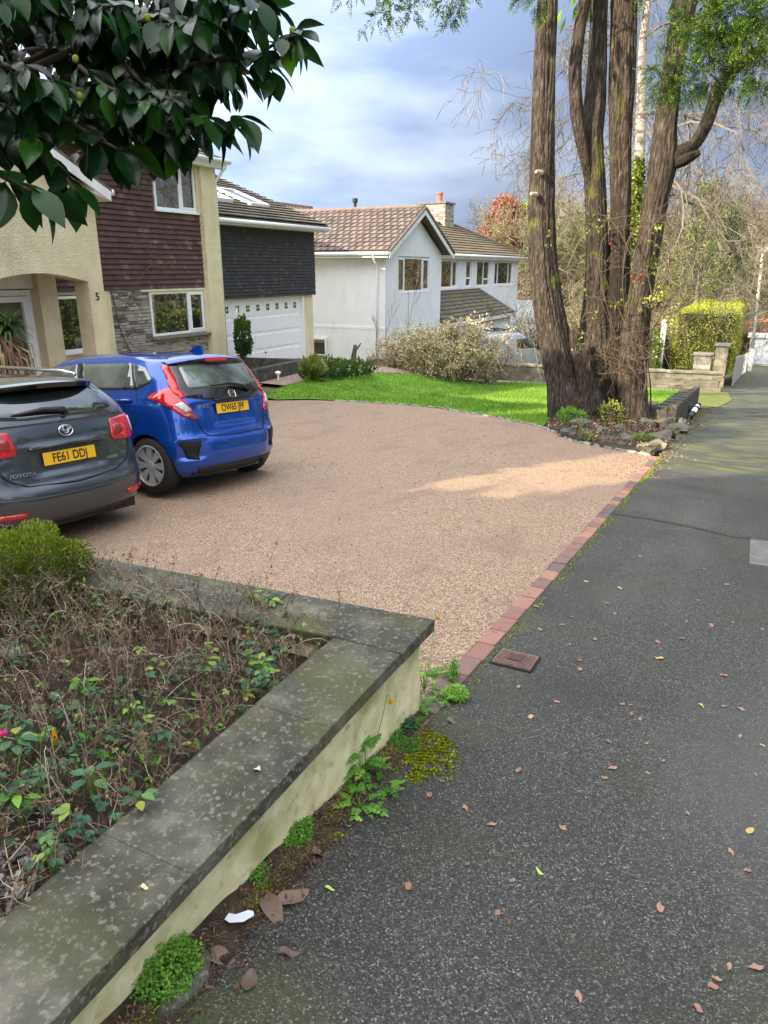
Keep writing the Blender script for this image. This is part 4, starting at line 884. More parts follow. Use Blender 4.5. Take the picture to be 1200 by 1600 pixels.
def local(mb, name, m, parent, sm=True, fix=False):
    o = mb.build(name, m, smooth_=sm)
    if fix: recalc(o)
    o.parent = parent; return o
def strip(fn, pts, wd, off=.002):   # thin line laid on a surface
    mb = MB(); P = []
    for (a, b), (c, d) in zip(pts, pts[1:]):
        k = max(1, int(math.hypot(c - a, d - b) / .03)); P += [(a + (c - a) * i / k, b + (d - b) * i / k) for i in range(k)]
    P.append(pts[-1]); q = [fn(*p) for p in P]; mb.tube([p + n * off for p, n in q], wd, k=6); return mb
def wheel(parent, x, y, r, wd, sg, spokes=8, rimr=.73):
    tw = MB(); s = sg
    prof = [(r * rimr, -wd / 2), (r * .93, -wd / 2), (r, -wd * .36), (r, wd * .36), (r * .93, wd / 2), (r * rimr, wd / 2)]
    tw.lathe((x, y, r), prof, 40, axis='Y', cap=False); wh = local(tw, 'wheel', M['rubber'], parent)
    for p in wh.data.polygons: p.use_smooth = True
    rm = MB(); R_ = r * rimr
    rm.lathe((x, y, r), [(R_ * 1.0, s * (wd / 2 + .004)), (R_ * .93, s * (wd / 2 + .008)), (R_ * .90, s * wd * .3), (R_ * .90, s * .01)], 40, axis='Y', cap=False)
    for i in range(spokes):
        a = 2 * math.pi * i / spokes
        for da in (-.12, .12):
            d = Vector((math.cos(a + da), 0, math.sin(a + da))); q = Vector((-math.sin(a + da), 0, math.cos(a + da))); c0 = Vector((x, y + s * wd * .42, r))
            w0, w1 = .014, .02; p0 = c0 + d * R_ * .16; p1 = c0 + d * R_ * .93 + Vector((0, s * .01, 0)); k = Vector((0, -s * .03, 0))
            rm.hexa([p0 - q * w0 + k, p0 + q * w0 + k, p1 + q * w1 + k, p1 - q * w1 + k, p0 - q * w0, p0 + q * w0, p1 + q * w1, p1 - q * w1])
    rm.lathe((x, y, r), [(R_ * .24, s * wd * .30), (R_ * .24, s * wd * .45), (R_ * .12, s * wd * .47)], 16, axis='Y')
    o = local(rm, 'rim', M['alloy'], wh, sm=False)
    d = MB(); d.lathe((x, y, r), [(R_ * .9, s * wd * .02), (R_ * .9, s * wd * .06)], 24, axis='Y'); local(d, 'brake', M['blackplastic'], wh, sm=False)
    return wh
def cut_arches(o, wheels, r, w):
    mods = []
    for (x, sg) in wheels:
        c = MB(); c.lathe((x, sg * w, .31), [(r, -.26), (r, .26)], 40, axis='Y'); co = c.build('cutter', [M['gap']]); recalc(co); co.data.materials.clear(); co.data.materials.append(M['gap'])
        mm = o.modifiers.new('arch', 'BOOLEAN'); mm.operation = 'DIFFERENCE'; mm.object = co; mm.solver = 'EXACT'; mm.material_mode = 'TRANSFER'; mods.append(co)
    dg = bpy.context.evaluated_depsgraph_get(); dg.update(); me = bpy.data.meshes.new_from_object(o.evaluated_get(dg)); o.modifiers.clear(); o.data = me
    for c in mods: bpy.data.objects.remove(c)
def surff(fn, y, z, off=.006):
    p, n = fn(y, z); X = (fn(y + .03, z)[0] - fn(y - .03, z)[0]).normalized(); Z = n; Y = Z.cross(X).normalized(); p = p + n * off
    return Matrix(((X.x, Y.x, Z.x, p.x), (X.y, Y.y, Z.y, p.y), (X.z, Y.z, Z.z, p.z), (0, 0, 0, 1)))
def split_smooth(o, ang=35):
    me = o.data
    for p in me.polygons: p.use_smooth = True
    try: me.set_sharp_from_angle(angle=R(ang))
    except Exception: pass
def plate(parent, c, word, y, z, tilt, m4, size=.098, x=None):
    mb = MB(); mb.box(-.26, .26, -.0555, .0555, 0, .006); o = mb.build('number_plate', M['plate'], bevel=.002); o.parent = parent
    o.data.transform(m4)
    t = text(word, size, 'plate_letters', M['ink'], None, m4 @ Matrix.Translation((0, -.003, .007)) , .0012, bold=.0016, sx=.82); t.parent = o
    return o
def rearframe(x, y, z, tilt):  # text frame: reads towards +y, faces +x, leaning forward at the top by tilt
    c, s = math.cos(tilt), math.sin(tilt)
    return Matrix(((0, -s, c, x), (1, 0, 0, y), (0, c, s, z), (0, 0, 0, 1)))

# --- blue hatchback
bc = thing('parked_car', 'bright blue small hatchback with plate OW65 JPF parked facing the house', 'car', (0, 0, 0)); pose(bc, -5.617, 6.461, -.847, -.067, .075, -.074)
def modb(y, z):
    d = 0
    if .60 < z < .98 and abs(y) < .62: d -= .022 * smooth((.62 - abs(y)) / .05) * smooth((z - .60) / .02) * smooth((.98 - z) / .05)      # tailgate set in above the bumper
    if .70 < z < .96 and abs(y) < .34: d -= .03 * smooth((.34 - abs(y)) / .06) * smooth((z - .70) / .03) * smooth((.96 - z) / .03)      # plate recess
    if .36 < z < .60: 
        k = smooth((abs(y) - .50) / .04) * smooth((.80 - abs(y)) / .05); lo = .36 + .0; d -= .045 * k * smooth((z - .37) / .03) * smooth((.60 - z) / .03)
    if .28 < z < .50 and abs(y) < .5: d += .012 * smooth((.5 - abs(y)) / .1) * smooth((z - .28) / .05) * smooth((.5 - z) / .05)
    return d
zs = [.17, .22, .30, .42, .55, .60, .66, .80, .95, 1.02, 1.10, 1.25, 1.38, 1.42, 1.46, 1.49, 1.512, 1.523]
jb = Car(zs,
  xr=[.46, .56, .60, .625, .63, .60, .575, .56, .53, .50, .46, .36, .26, .20, .02, -.30, -.62, -.9],
  xf=[-3.2, -3.3, -3.35, -3.4, -3.4, -3.39, -3.38, -3.33, -3.05, -2.82, -2.62, -2.28, -1.97, -1.86, -1.72, -1.55, -1.35, -1.15],
  w=[.76, .80, .825, .845, .85, .85, .85, .848, .84, .82, .79, .735, .675, .65, .60, .52, .40, .22],
  Rr=[.5, .5, .48, .46, .44, .44, .44, .44, .46, .46, .42, .34, .30, .30, .35, .4, .4, .3],
  Rf=[.7, .8, .85, .9, .9, .9, .9, .9, .8, .7, .6, .5, .45, .4, .4, .4, .35, .3], pr=2.7, mod=modb)
lev = list(np.unique(np.round(np.r_[np.linspace(.17, 1.40, 64), np.linspace(1.40, 1.523, 14)], 4)))
body = jb.body(M['carblue'], lev, 110).build('body', [M['carblue'], M['gap']]); recalc(body)
cut_arches(body, [(0, 1), (0, -1), (-2.53, 1), (-2.53, -1)], .345, .84); split_smooth(body, 40); body.parent = bc
rf, lf, rtf = rearfn(jb), sidefn(jb, -1), sidefn(jb, 1)
# rear screen with black surround
sur = local(patch([(-.60, 1.38), (.60, 1.38), (.635, 1.12), (.60, 1.03), (.33, .985), (-.33, .985), (-.60, 1.03), (-.635, 1.12)], rf, .05, .003), 'rear_surround', M['gloss_black'], bc)
local(patch([(-.50, 1.36), (.50, 1.36), (.545, 1.14), (.50, 1.11), (-.50, 1.11), (-.545, 1.14)], rf, .05, .007), 'rear_window', M['carglasslit'], bc)
# spoiler
mb = MB(); ys = np.linspace(-.60, .60, 25)
for i, y in enumerate(ys):
    k = abs(y / .60); xb = .31 - .13 * k ** 3; zt = 1.445 - .05 * k ** 2.2; zb = 1.375 - .02 * k
    mb.v += [(-.08, y, 1.49 - .09 * k ** 2.4), (xb - .04, y, zt + .012), (xb, y, zt - .012), (xb - .03, y, zb), (.12, y, zb + .01)]
for i in range(24):
    for j in range(5): a = i * 5 + j; b = i * 5 + (j + 1) % 5; mb.f.append((a, b, b + 5, a + 5)); mb.t.append(.5); mb.m.append(1 if j in (2, 3) else 0)
for e_ in (0, 24): mb.f.append(tuple(e_ * 5 + j for j in range(5))); mb.t.append(.5); mb.m.append(0)
o = mb.build('spoiler', [M['carblue'], M['gloss_black']], smooth_=True); recalc(o); split_smooth(o, 50); o.parent = bc
mb = MB(); mb.hexa([(.255, -.19, 1.412), (.318, -.17, 1.400), (.318, .17, 1.400), (.255, .19, 1.412), (.245, -.19, 1.447), (.312, -.17, 1.437), (.312, .17, 1.437), (.245, .19, 1.447)]); o = local(mb, 'brake_light', M['redlens'], bc, sm=False)
mb = MB(); mb.prism([(-.14, .02, 1.50), (.06, .02, 1.475), (.05, .02, 1.57), (.01, .02, 1.575)], (0, .045, 0)); o = local(mb, 'roof_antenna', M['carblue'], bc, sm=False, fix=True)
# lamps
for sg in (-1, 1):
    q = lambda P: [(sg * a, b) for a, b in (P if sg > 0 else P)][::(1 if sg > 0 else -1)]
    a = local(patch(q([(.585, 1.375), (.645, 1.36), (.70, 1.14), (.665, 1.02), (.59, 1.03), (.625, 1.12)]), rf, .04, .008), 'pillar_light', M['redlens'], bc)
    l1 = local(patch(q([(.665, 1.06), (.70, 1.14), (.77, 1.105), (.825, 1.04), (.80, .97), (.70, .84), (.59, .80), (.545, .80), (.60, .92), (.655, 1.02)]), rf, .035, .010), 'tail_light', M['redlens'], bc)
    local(patch(q([(.66, .985), (.735, .955), (.66, .875), (.60, .885)]), rf, .03, .020), 'reversing_lens', M['clearlens'], l1)
    local(patch(q([(.70, .84), (.60, .875), (.575, .84), (.60, .815)]), rf, .03, .0175), 'lower_lens', M['darkredlens'], l1)
    local(patch(q([(.55, .56), (.79, .585), (.735, .50), (.70, .385), (.60, .375)]), rf, .04, .002), 'bumper_vent', M['gap'], bc)
    local(strip(rf, [(sg * .545, .80), (sg * .50, .66), (sg * .44, .605), (0, .595)], .006, .001), 'panel_gap', M['gap'], bc)
local(patch([(-.60, .285), (.60, .285), (.58, .20), (-.58, .20)], rf, .05, .002), 'lower_valance', M['blackplastic'], bc)
local(patch([(-.30, .985), (-.10, 1.0), (.10, 1.0), (.30, .985), (.27, .965), (-.27, .965)], rf, .05, .012), 'boot_handle', M['blackplastic'], bc)
# plate, badges, wiper
xp = jb.rear(0, .87)
pl_ = plate(bc, jb, 'OW65 JPF', 0, .87, .1, rearframe(xp + .012, 0, .885, .12), .105)
t = text('JAZZ', .042, 'model_letters', M['chrome'], None, surff(rf, -.44, .925), .002, bold=.001, sx=1.5); t.parent = bc
mb = MB(); bx = jb.rear(0, 1.04) + .022
fr = rearframe(bx, 0, 1.03, .45)
def bar(mb, F_, x0, x1, y0, y1, d=.008, x2=None, x3=None):
    x2 = x0 if x2 is None else x2; x3 = x1 if x3 is None else x3
    mb.hexa([F_ @ Vector(p) for p in ((x0, y0, 0), (x1, y0, 0), (x3, y1, 0), (x2, y1, 0), (x0, y0, d), (x1, y0, d), (x3, y1, d), (x2, y1, d))])
bar(mb, fr, -.027, -.013, -.035, 0, x2=-.025, x3=-.014); bar(mb, fr, -.025, -.014, 0, .035, x2=-.032, x3=-.017); bar(mb, fr, .013, .027, -.035, 0, x2=.014, x3=.025); bar(mb, fr, .014, .025, 0, .035, x2=.017, x3=.032); bar(mb, fr, -.015, .015, -.007, .006)
ring = [Vector((.048 * (abs(math.cos(a)) ** .45) * (1 if math.cos(a) > 0 else -1) * (1 + .12 * math.sin(a)), .043 * (abs(math.sin(a)) ** .45) * (1 if math.sin(a) > 0 else -1), .004)) for a in np.linspace(0, 2 * math.pi, 33)]
mb.tube([fr @ p for p in ring], .0045, k=6); local(mb, 'badge', M['chrome'], bc, sm=False)
mb = MB(); p = [rf(.02, 1.085), rf(-.1, 1.125), rf(-.28, 1.13)]; mb.tube([rf(.30, 1.06)[0] + Vector((.03, 0, 0)), rf(.16, 1.12)[0] + Vector((.055, 0, 0)), rf(0, 1.15)[0] + Vector((.05, 0, 0)), rf(-.27, 1.14)[0] + Vector((.035, 0, 0))], [.02, .018, .012, .008], k=8); local(mb, 'wiper', M['blackplastic'], bc)
# side glass (left side shows)
for sg, fn in ((-1, lf), (1, rtf)):
    for nm, P in (('side_window', [(-1.08, 1.40), (-.30, 1.40), (-.17, 1.13), (-.95, 1.13)]), ('quarter_window', [(-.24, 1.39), (-.06, 1.355), (.07, 1.24), (.06, 1.20), (-.10, 1.14)]), ('front_window', [(-1.22, 1.40), (-1.85, 1.36), (-2.30, 1.10), (-1.10, 1.13)])):
        local(patch(P, fn, .05, .005), nm, M['carglasslit'], bc)
    local(patch([(-1.21, 1.41), (-1.09, 1.41), (-.96, 1.12), (-1.09, 1.12)], fn, .05, .003), 'door_pillar', M['gloss_black'], bc)
    local(patch([(-.29, 1.40), (-.25, 1.40), (-.11, 1.13), (-.16, 1.13)], fn, .04, .003), 'door_pillar', M['gloss_black'], bc)
    local(strip(fn, [(-.14, 1.12), (-.10, 1.02), (-.12, .78), (-.30, .60), (-.42, .40), (-.46, .30)], .005, .0), 'panel_gap', M['gap'], bc)
    local(strip(fn, [(-1.04, 1.12), (-1.02, .9), (-1.06, .30)], .005, .0), 'panel_gap', M['gap'], bc)
    local(strip(fn, [(-.46, .30), (-2.1, .30)], .006, .0), 'panel_gap', M['gap'], bc)
    for xh in (-.30, -1.32):
        mb = MB(); mb.tube([fn(xh - .12, 1.005)[0] + Vector((0, sg * .01, 0)), fn(xh - .08, 1.01)[0] + Vector((0, sg * .045, 0)), fn(xh + .08, 1.015)[0] + Vector((0, sg * .045, 0)), fn(xh + .12, 1.015)[0] + Vector((0, sg * .01, 0))], [.014, .02, .02, .014], k=8); local(mb, 'door_handle', M['carblue'], bc)
    local(strip(fn, [(.45, .96), (-.1, .965), (-1.2, .93), (-2.6, .86)], .006, -.003), 'body_crease', M['carblue'], bc)
    m_ = MB(); stone(m_, (-2.0, sg * .92, 1.08), .09, .11, .07, 0, .5, 3, .1); local(m_, 'mirror', M['carblue'], bc)
fc = [( -.02, .93)]
mb = MB(); cpt = lf(.12, 1.06)[0]; mb.tube([lf(.12 + .075 * math.cos(a), 1.03 + .075 * math.sin(a))[0] for a in np.linspace(0, 2 * math.pi, 25)], .0035, k=5, cap=False); local(mb, 'fuel_flap_gap', M['gap'], bc)
for x, nm in ((0, 1), (-2.53, 1)):
    wheel(bc, x, -.735, .31, .19, -1, 8); wheel(bc, x, .735, .31, .19, 1, 8)
mb = MB(); mb.box(-3.0, .45, -.62, .62, .20, .5); mb.tube([(.3, .35, .24), (.58, .38, .22)], .025, k=10); local(mb, 'underbody', M['blackplastic'], bc, sm=False)

# --- grey estate
gc = thing('parked_car', 'dark grey estate car with plate FE61 DDJ parked at the left edge', 'car'); pose(gc, -6.15, 4.35, -.868, -.078, .058, -.054)
def modg(y, z):
    d = 0
    if .56 < z < 1.10 and abs(y) < .70: 
        ww = np.interp(z, [.56, .75, 1.1], [.50, .60, .72]); d -= .018 * smooth((ww - abs(y)) / .03) * smooth((z - .58) / .015)
    if .66 < z < .92 and abs(y) < .36: d -= .03 * smooth((.36 - abs(y)) / .05) * smooth((z - .66) / .03) * smooth((.915 - z) / .02)
    if .90 < z < .95 and abs(y) < .42: d += .02 * smooth((.42 - abs(y)) / .05) * smooth((z - .90) / .015) * smooth((.95 - z) / .03)
    return d
zs = [.22, .27, .34, .44, .54, .58, .62, .72, .85, 1.0, 1.10, 1.18, 1.30, 1.39, 1.42, 1.45, 1.47, 1.48]
ab = Car(zs,
  xr=[.90, .985, 1.01, 1.03, 1.02, .995, .975, .955, .935, .91, .875, .82, .68, .55, .40, .05, -.4, -.8],
  xf=[-3.5, -3.6, -3.65, -3.7, -3.7, -3.7, -3.68, -3.6, -3.35, -2.9, -2.5, -2.3, -2.05, -1.9, -1.85, -1.7, -1.5, -1.3],
  w=[.80, .85, .875, .895, .90, .90, .90, .90, .90, .89, .87, .845, .76, .69, .66, .58, .44, .25],
  Rr=[.5, .5, .5, .5, .48, .46, .45, .44, .44, .44, .42, .42, .36, .33, .4, .45, .4, .3],
  Rf=[.8, .9, .9, .9, .9, .9, .9, .9, .8, .7, .6, .5, .45, .4, .4, .4, .35, .3], pr=2.7, mod=modg)
lev = list(np.unique(np.round(np.r_[np.linspace(.22, 1.36, 60), np.linspace(1.36, 1.48, 13)], 4)))
body = ab.body(M['cargrey'], lev, 110).build('body', [M['cargrey'], M['gap']]); recalc(body)
cut_arches(body, [(0, 1), (0, -1)], .355, .88); split_smooth(body, 40); body.parent = gc
rf, rtf, lf = rearfn(ab), sidefn(ab, 1), sidefn(ab, -1)
local(patch([(-.52, 1.40), (.52, 1.40), (.62, 1.19), (.60, 1.165), (.3, 1.14), (-.3, 1.14), (-.60, 1.165), (-.62, 1.19)], rf, .05, .004), 'rear_window', M['carglass'], gc)
mb = MB(); ys = np.linspace(-.60, .60, 25)
for y in ys:
    k = abs(y / .60); xb = .72 - .20 * k ** 3; zt = 1.44 - .035 * k ** 2
    mb.v += [(.15, y, 1.475 - .06 * k ** 2.2), (xb - .06, y, zt + .01), (xb, y, zt - .012), (xb - .02, y, zt - .055), (.42, y, 1.38)]
for i in range(24):
    for j in range(5): a = i * 5 + j; b = i * 5 + (j + 1) % 5; mb.f.append((a, b, b + 5, a + 5)); mb.t.append(.5); mb.m.append(1 if j in (2, 3) else 0)
for e_ in (0, 24): mb.f.append(tuple(e_ * 5 + j for j in range(5))); mb.t.append(.5); mb.m.append(0)
o = mb.build('spoiler', [M['cargrey'], M['gloss_black']], smooth_=True); recalc(o); split_smooth(o, 50); o.parent = gc
for sg in (-1, 1):
    q = lambda P: [(sg * a, b) for a, b in P][::(1 if sg > 0 else -1)]
    lm = local(patch(q([(.50, 1.055), (.78, 1.075), (.845, 1.05), (.855, .93), (.83, .865), (.72, .85), (.50, .865), (.475, .90)]), rf, .035, .008), 'tail_light', M['redlens'], gc)
    local(patch(q([(.52, 1.0), (.62, 1.005), (.62, .92), (.52, .915)]), rf, .04, .016), 'inner_lens', M['darkredlens'], lm)
    local(patch(q([(.79, 1.05), (.84, 1.03), (.845, .94), (.80, .90)]), rf, .04, .016), 'outer_lens', M['clearlens'], lm)
    local(patch(q([(.52, .395), (.78, .40), (.80, .36), (.60, .35), (.52, .36)]), rf, .04, .006), 'reflector', M['redlens'], gc)
    local(strip(rf, [(sg * .69, .86), (sg * .665, .76), (sg * .58, .66), (sg * .44, .60), (0, .575)], .007, .001), 'panel_gap', M['gap'], gc)
local(strip(rf, [(-.37, .905), (0, .915), (.37, .905)], .014, .006), 'boot_handle', M['cargrey'], gc)
local(strip(rf, [(-.74, .52), (-.4, .50), (0, .495), (.4, .50), (.74, .52)], .004, .0005), 'bumper_crease', M['cargrey'], gc)
local(patch([(-.66, .285), (.66, .285), (.62, .235), (-.62, .235)], rf, .05, .002), 'lower_valance', M['blackplastic'], gc)
xp = ab.rear(0, .79); plate(gc, ab, 'FE61 DDJ', 0, .8, .08, rearframe(xp + .014, 0, .80, .09), .108)
for wd, y, z, sz in (('TOYOTA', -.47, .70, .045), ('AVENSIS', .43, .715, .032)):
    t = text(wd, sz, 'name_letters', M['chrome'], None, surff(rf, y, z), .002, bold=.0008, sx=1.25); t.parent = gc
fr = rearframe(ab.rear(0, 1.02) + .012, 0, 1.02, .25); mb = MB()
def ell(cx, cy, a, b, r): mb.tube([fr @ Vector((cx + a * math.cos(t_), cy + b * math.sin(t_), .004)) for t_ in np.linspace(0, 2 * math.pi, 29)], r, k=6, cap=False)
ell(0, 0, .068, .047, .0065); ell(0, .010, .024, .035, .005); ell(0, .020, .050, .020, .005); local(mb, 'badge', M['chrome'], gc, sm=True)
mb = MB(); mb.tube([rf(.05, 1.155)[0] + Vector((.03, 0, 0)), rf(.04, 1.20)[0] + Vector((.06, 0, 0)), rf(-.15, 1.215)[0] + Vector((.055, 0, 0)), rf(-.42, 1.19)[0] + Vector((.03, 0, 0))], [.028, .026, .02, .01], k=8); local(mb, 'wiper', M['blackplastic'], gc)
for sg, fn in ((1, rtf), (-1, lf)):
    local(patch([(.42, 1.37), (-1.6, 1.40), (-2.2, 1.12), (.55, 1.16)], fn, .06, .004), 'side_window', M['carglass'], gc)
    mb = MB(); mb.tube([(.35, sg * .56, 1.46), (.1, sg * .57, 1.495), (-1.2, sg * .56, 1.53), (-1.5, sg * .54, 1.50)], .02, k=8); local(mb, 'roof_rail', M['chrome'], gc)
for x in (0, -2.7):
    for sg in (-1, 1): wheel(gc, x, sg * .78, .315, .20, sg, 7)
mb = MB(); mb.box(-3.2, .86, -.68, .68, .19, .5); mb.tube([(.6, -.55, .24), (.93, -.55, .23)], .03, k=10); local(mb, 'underbody', M['blackplastic'], gc, sm=False)

# --- silver van behind the shrub
vc = thing('parked_van', 'silver panel van parked beyond the block wall between the shrub and the trunks', 'van')
vb = Car([.2, .3, .6, .9, 1.1, 1.3, 1.6, 1.78, 1.83, 1.85], xr=[2.2] * 7 + [2.15, 2.05, 1.9], xf=[-1.6, -1.7, -1.75, -1.7, -1.45, -.75, -.35, -.1, .1, .3], w=[.82, .88, .9, .9, .88, .84, .78, .72, .62, .4], Rr=[.3] * 10, Rf=[.5, .6, .6, .6, .6, .55, .5, .45, .4, .3], pr=3, mod=None)
body = vb.body(M['carsilver'], list(np.linspace(.2, 1.85, 60)), 70).build('body', [M['carsilver'], M['gap']]); recalc(body); split_smooth(body, 40); body.parent = vc
vc.location = (-9.9, 32.9, -3.0); vc.rotation_euler = (0, 0, R(-122) + math.pi / 2 * 0)
vf = sidefn(vb, 1); vg = sidefn(vb, -1)
for fn in (vf, vg):
    local(patch([(.55, 1.60), (-.12, 1.60), (-.72, 1.18), (.55, 1.18)], fn, .06, .005), 'side_window', M['carglass'], vc)
    m_ = MB(); sg = 1 if fn is vf else -1; stone(m_, (-.62, sg * 1.0, 1.22), .09, .1, .14, 0, .5, 3, .1); local(m_, 'mirror', M['blackplastic'], vc)
def frontfn(y, z):
    xr, xf, w_, Rr, Rf = vb.par(z); q = min(1, abs(y) / w_); f = lambda yy, zz: (lambda P: P[1] + P[4] * (1 - (1 - min(1, abs(yy) / P[2]) ** 2.4) ** (1 / 2.4)))(vb.par(zz))
    e = .01; p = Vector((f(y, z), y, z)); a = Vector((f(y + e, z) - p.x, e, 0)); b = Vector((f(y, z + e) - p.x, 0, e)); n = b.cross(a).normalized(); return p, n
local(patch([(-.62, 1.66), (.62, 1.66), (.76, 1.22), (-.76, 1.22)][::-1], frontfn, .06, .006), 'windscreen', mat('windscreen_glass', base=(.16, .30, .33), rough=.05, spec=1), vc)
mb = MB()
for y in (-.5, .5): mb.tube([(.5, y, 1.86), (.5, y, 1.98), (1.9, y, 1.98), (1.9, y, 1.86)], .025, k=6)
for x in (.6, 1.1, 1.7): mb.tube([(x, -.6, 1.97), (x, .6, 1.97)], .025, k=6)
local(mb, 'roof_rack', M['blackplastic'], vc)
for x in (-1.0, 1.5):
    for sg in (-1, 1): wheel(vc, x, sg * .8, .31, .19, sg, 6)
# ---------------------------------------------------------------- vegetation helpers
def atF(u, v, yf):   # the point on a pixel's sight line at a horizontal distance yf ahead (used once, to measure real positions)
    d = ray(u, v); f = -d.x * math.sin(AZ) + d.y * math.cos(AZ); return O + d * (yf / f)
def dep(p): y = -p.x * math.sin(AZ) + p.y * math.cos(AZ); return y * math.cos(PITCH) - (p.z - EYE) * math.sin(PITCH)
def orient(d): d = d.normalized(); a = d.cross(Vector((.12, .31, .94))).normalized(); return d, a, a.cross(d)
def leafq(mb, p, d, L_, W_, t, fold=.15, n=None):   # a simple 2-triangle-pair leaf
    d = d.normalized(); s_ = d.cross(n if n is not None else rv()); 
    if s_.length < 1e-3: s_ = d.orthogonal()
    s_.normalize(); u_ = s_.cross(d); m_ = p + d * L_ * .45
    mb.quad(p, m_ - s_ * W_ / 2 + u_ * fold * W_, p + d * L_, m_ + s_ * W_ / 2 + u_ * fold * W_, t)
def smoothpath(P, n=8):
    P = [Vector(p) for p in P]; out_ = []
    for i in range(len(P) - 1):
        a = P[max(i - 1, 0)]; b = P[i]; c = P[i + 1]; d = P[min(i + 2, len(P) - 1)]
        for k in range(n):
            t = k / n; out_.append(.5 * ((2 * b) + (c - a) * t + (2 * a - 5 * b + 4 * c - d) * t * t + (3 * b - a - 3 * c + d) * t ** 3))
    out_.append(P[-1]); return out_
def branchy(mb, p, d, L_, r, depth, rg, droop=.0, wig=.25, kids=3, k=3, spread=.7, tips=None, rmin=.004, seg=4):
    pts = [p.copy()]; rr = [r]; q = p.copy(); dd = d.normalized()
    for i in range(seg):
        dd = (dd + Vector((rg.uniform(-wig, wig), rg.uniform(-wig, wig), rg.uniform(-wig, wig) - droop * (1 + i * .4)))).normalized(); q = q + dd * L_ / seg; pts.append(q.copy()); rr.append(max(rmin, r * (1 - .6 * (i + 1) / seg)))
    mb.tube(pts, rr, k=k if r < .05 else 6, cap=False, t=rg.random())
    if tips is not None and depth <= 1: tips += pts[1:]
    if depth <= 0: return
    for j in range(kids):
        i = rg.randint(max(1, seg // 3), seg); b = pts[i]; a = rv_(rg); nd = (dd * (1 - spread * .3) + (a - dd * a.dot(dd)).normalized() * spread * rg.uniform(.5, 1.2)).normalized()
        branchy(mb, b, nd, L_ * rg.uniform(.5, .8), max(rmin, rr[i] * rg.uniform(.5, .75)), depth - 1, rg, droop, wig, kids, k, spread, tips, rmin, seg)
def rv_(rg): return Vector((rg.uniform(-1, 1), rg.uniform(-1, 1), rg.uniform(-1, 1)))
# ---------------------------------------------------------------- the many-stemmed cypress
CT = thing('cypress_tree', 'tall old cypress with four thick fluted trunks rising from one base beside the driveway', 'tree', (-2.6, 15, -1.4))
def trunk(pix, yfs, name='trunk', seed=0, k=40, flute=.09, parent=None, mats='bark', n=14):
    """pix: (u, v, width in px) from the ground up"""
    P = [atF(u, v, yf) for (u, v, w_), yf in zip(pix, yfs)]; W_ = [w_ * .97 * dep(p) / F / 2 for (u, v, w_), p in zip(pix, P)]
    n = 26 if k > 100 else n; path = smoothpath(P, n); rr = list(np.interp(np.linspace(0, len(P) - 1, len(path)), range(len(P)), W_))
    mb = MB(); off = Vector((seed * 3.7, seed * 1.3, 0))
    def fn(a, i, p):
        c = Vector((math.cos(a), math.sin(a), 0)); z = p.z
        f1 = noise.noise(Vector((c.x * 1.6, c.y * 1.6, z * .22)) + off); f2 = noise.noise(Vector((c.x * 5, c.y * 5, z * .8)) + off * 2); f3 = noise.noise(Vector((c.x * 13, c.y * 13, z * 1.3)) + off)
        q = Vector((c.x * 9 + .6 * f2, c.y * 9 + .6 * f2, z * .9)) + off; rdg = 1 - abs(noise.noise(q)) * 2.6; q2 = Vector((c.x * 24, c.y * 24, z * 3.2)) + off; rd2 = 1 - abs(noise.noise(q2)) * 2.4
        return .93 + flute * 2.2 * f1 + flute * .9 * f2 + .055 * rdg + .022 * rd2
    mb.tube(path, rr, k=k, fn=fn); o = mb.build(name, M[mats], parent, smooth_=True); return path, rr
trunk([(925, 690, 120), (900, 650, 92), (880, 590, 56), (868, 540, 51), (856, 480, 47), (848, 420, 44), (845, 350, 41), (846, 280, 38), (848, 200, 37), (851, 100, 37), (855, 0, 36), (860, -120, 40), (866, -300, 34), (872, -520, 22)], [14.7] * 14, seed=1, parent=CT, k=120)
trunk([(925, 690, 110), (930, 600, 70), (932, 540, 60), (931, 480, 44), (934, 400, 38), (931, 300, 36), (926, 220, 36), (931, 150, 32), (936, 60, 27), (938, -60, 27), (946, -250, 28), (950, -480, 18)], [15.05] * 12, seed=2, parent=CT, k=120, flute=.11)
trunk([(926, 330, 8), (918, 270, 16), (908, 215, 22), (901, 170, 22), (899, 110, 22), (905, 50, 21), (914, 0, 20), (922, -100, 22), (925, -300, 15)], [15.1, 14.95, 14.85, 14.8, 14.75, 14.7, 14.7, 14.7, 14.7], seed=3, parent=CT, k=36)
trunk([(960, 700, 110), (965, 620, 62), (962, 540, 44), (965, 460, 38), (968, 380, 33), (970, 300, 34), (969, 220, 37), (971, 140, 42), (974, 60, 40), (976, -20, 40), (980, -150, 40), (985, -400, 28)], [14.95] * 12, seed=4, parent=CT, k=120, flute=.1)
T4p, T4r = trunk([(990, 700, 70), (988, 640, 50), (988, 580, 46), (994, 520, 42), (1001, 460, 37), (1011, 400, 36), (1026, 310, 38), (1036, 255, 44), (1040, 200, 36), (1050, 120, 33), (1060, 60, 34), (1072, 0, 36), (1090, -100, 38), (1115, -300, 26)], [14.35, 14.35, 14.4, 14.4, 14.4, 14.4, 14.4, 14.4, 14.4, 14.4, 14.4, 14.4, 14.4, 14.4], seed=5, parent=CT, k=120, flute=.075)
trunk([(1040, 262, 30), (1062, 240, 24), (1085, 225, 20), (1103, 195, 20), (1115, 160, 20), (1122, 140, 24), (1150, 105, 19), (1190, 78, 17), (1260, 40, 14)], [14.35, 14.3, 14.2, 14.1, 14, 13.9, 13.7, 13.4, 13], name='limb', seed=6, parent=CT, k=20)
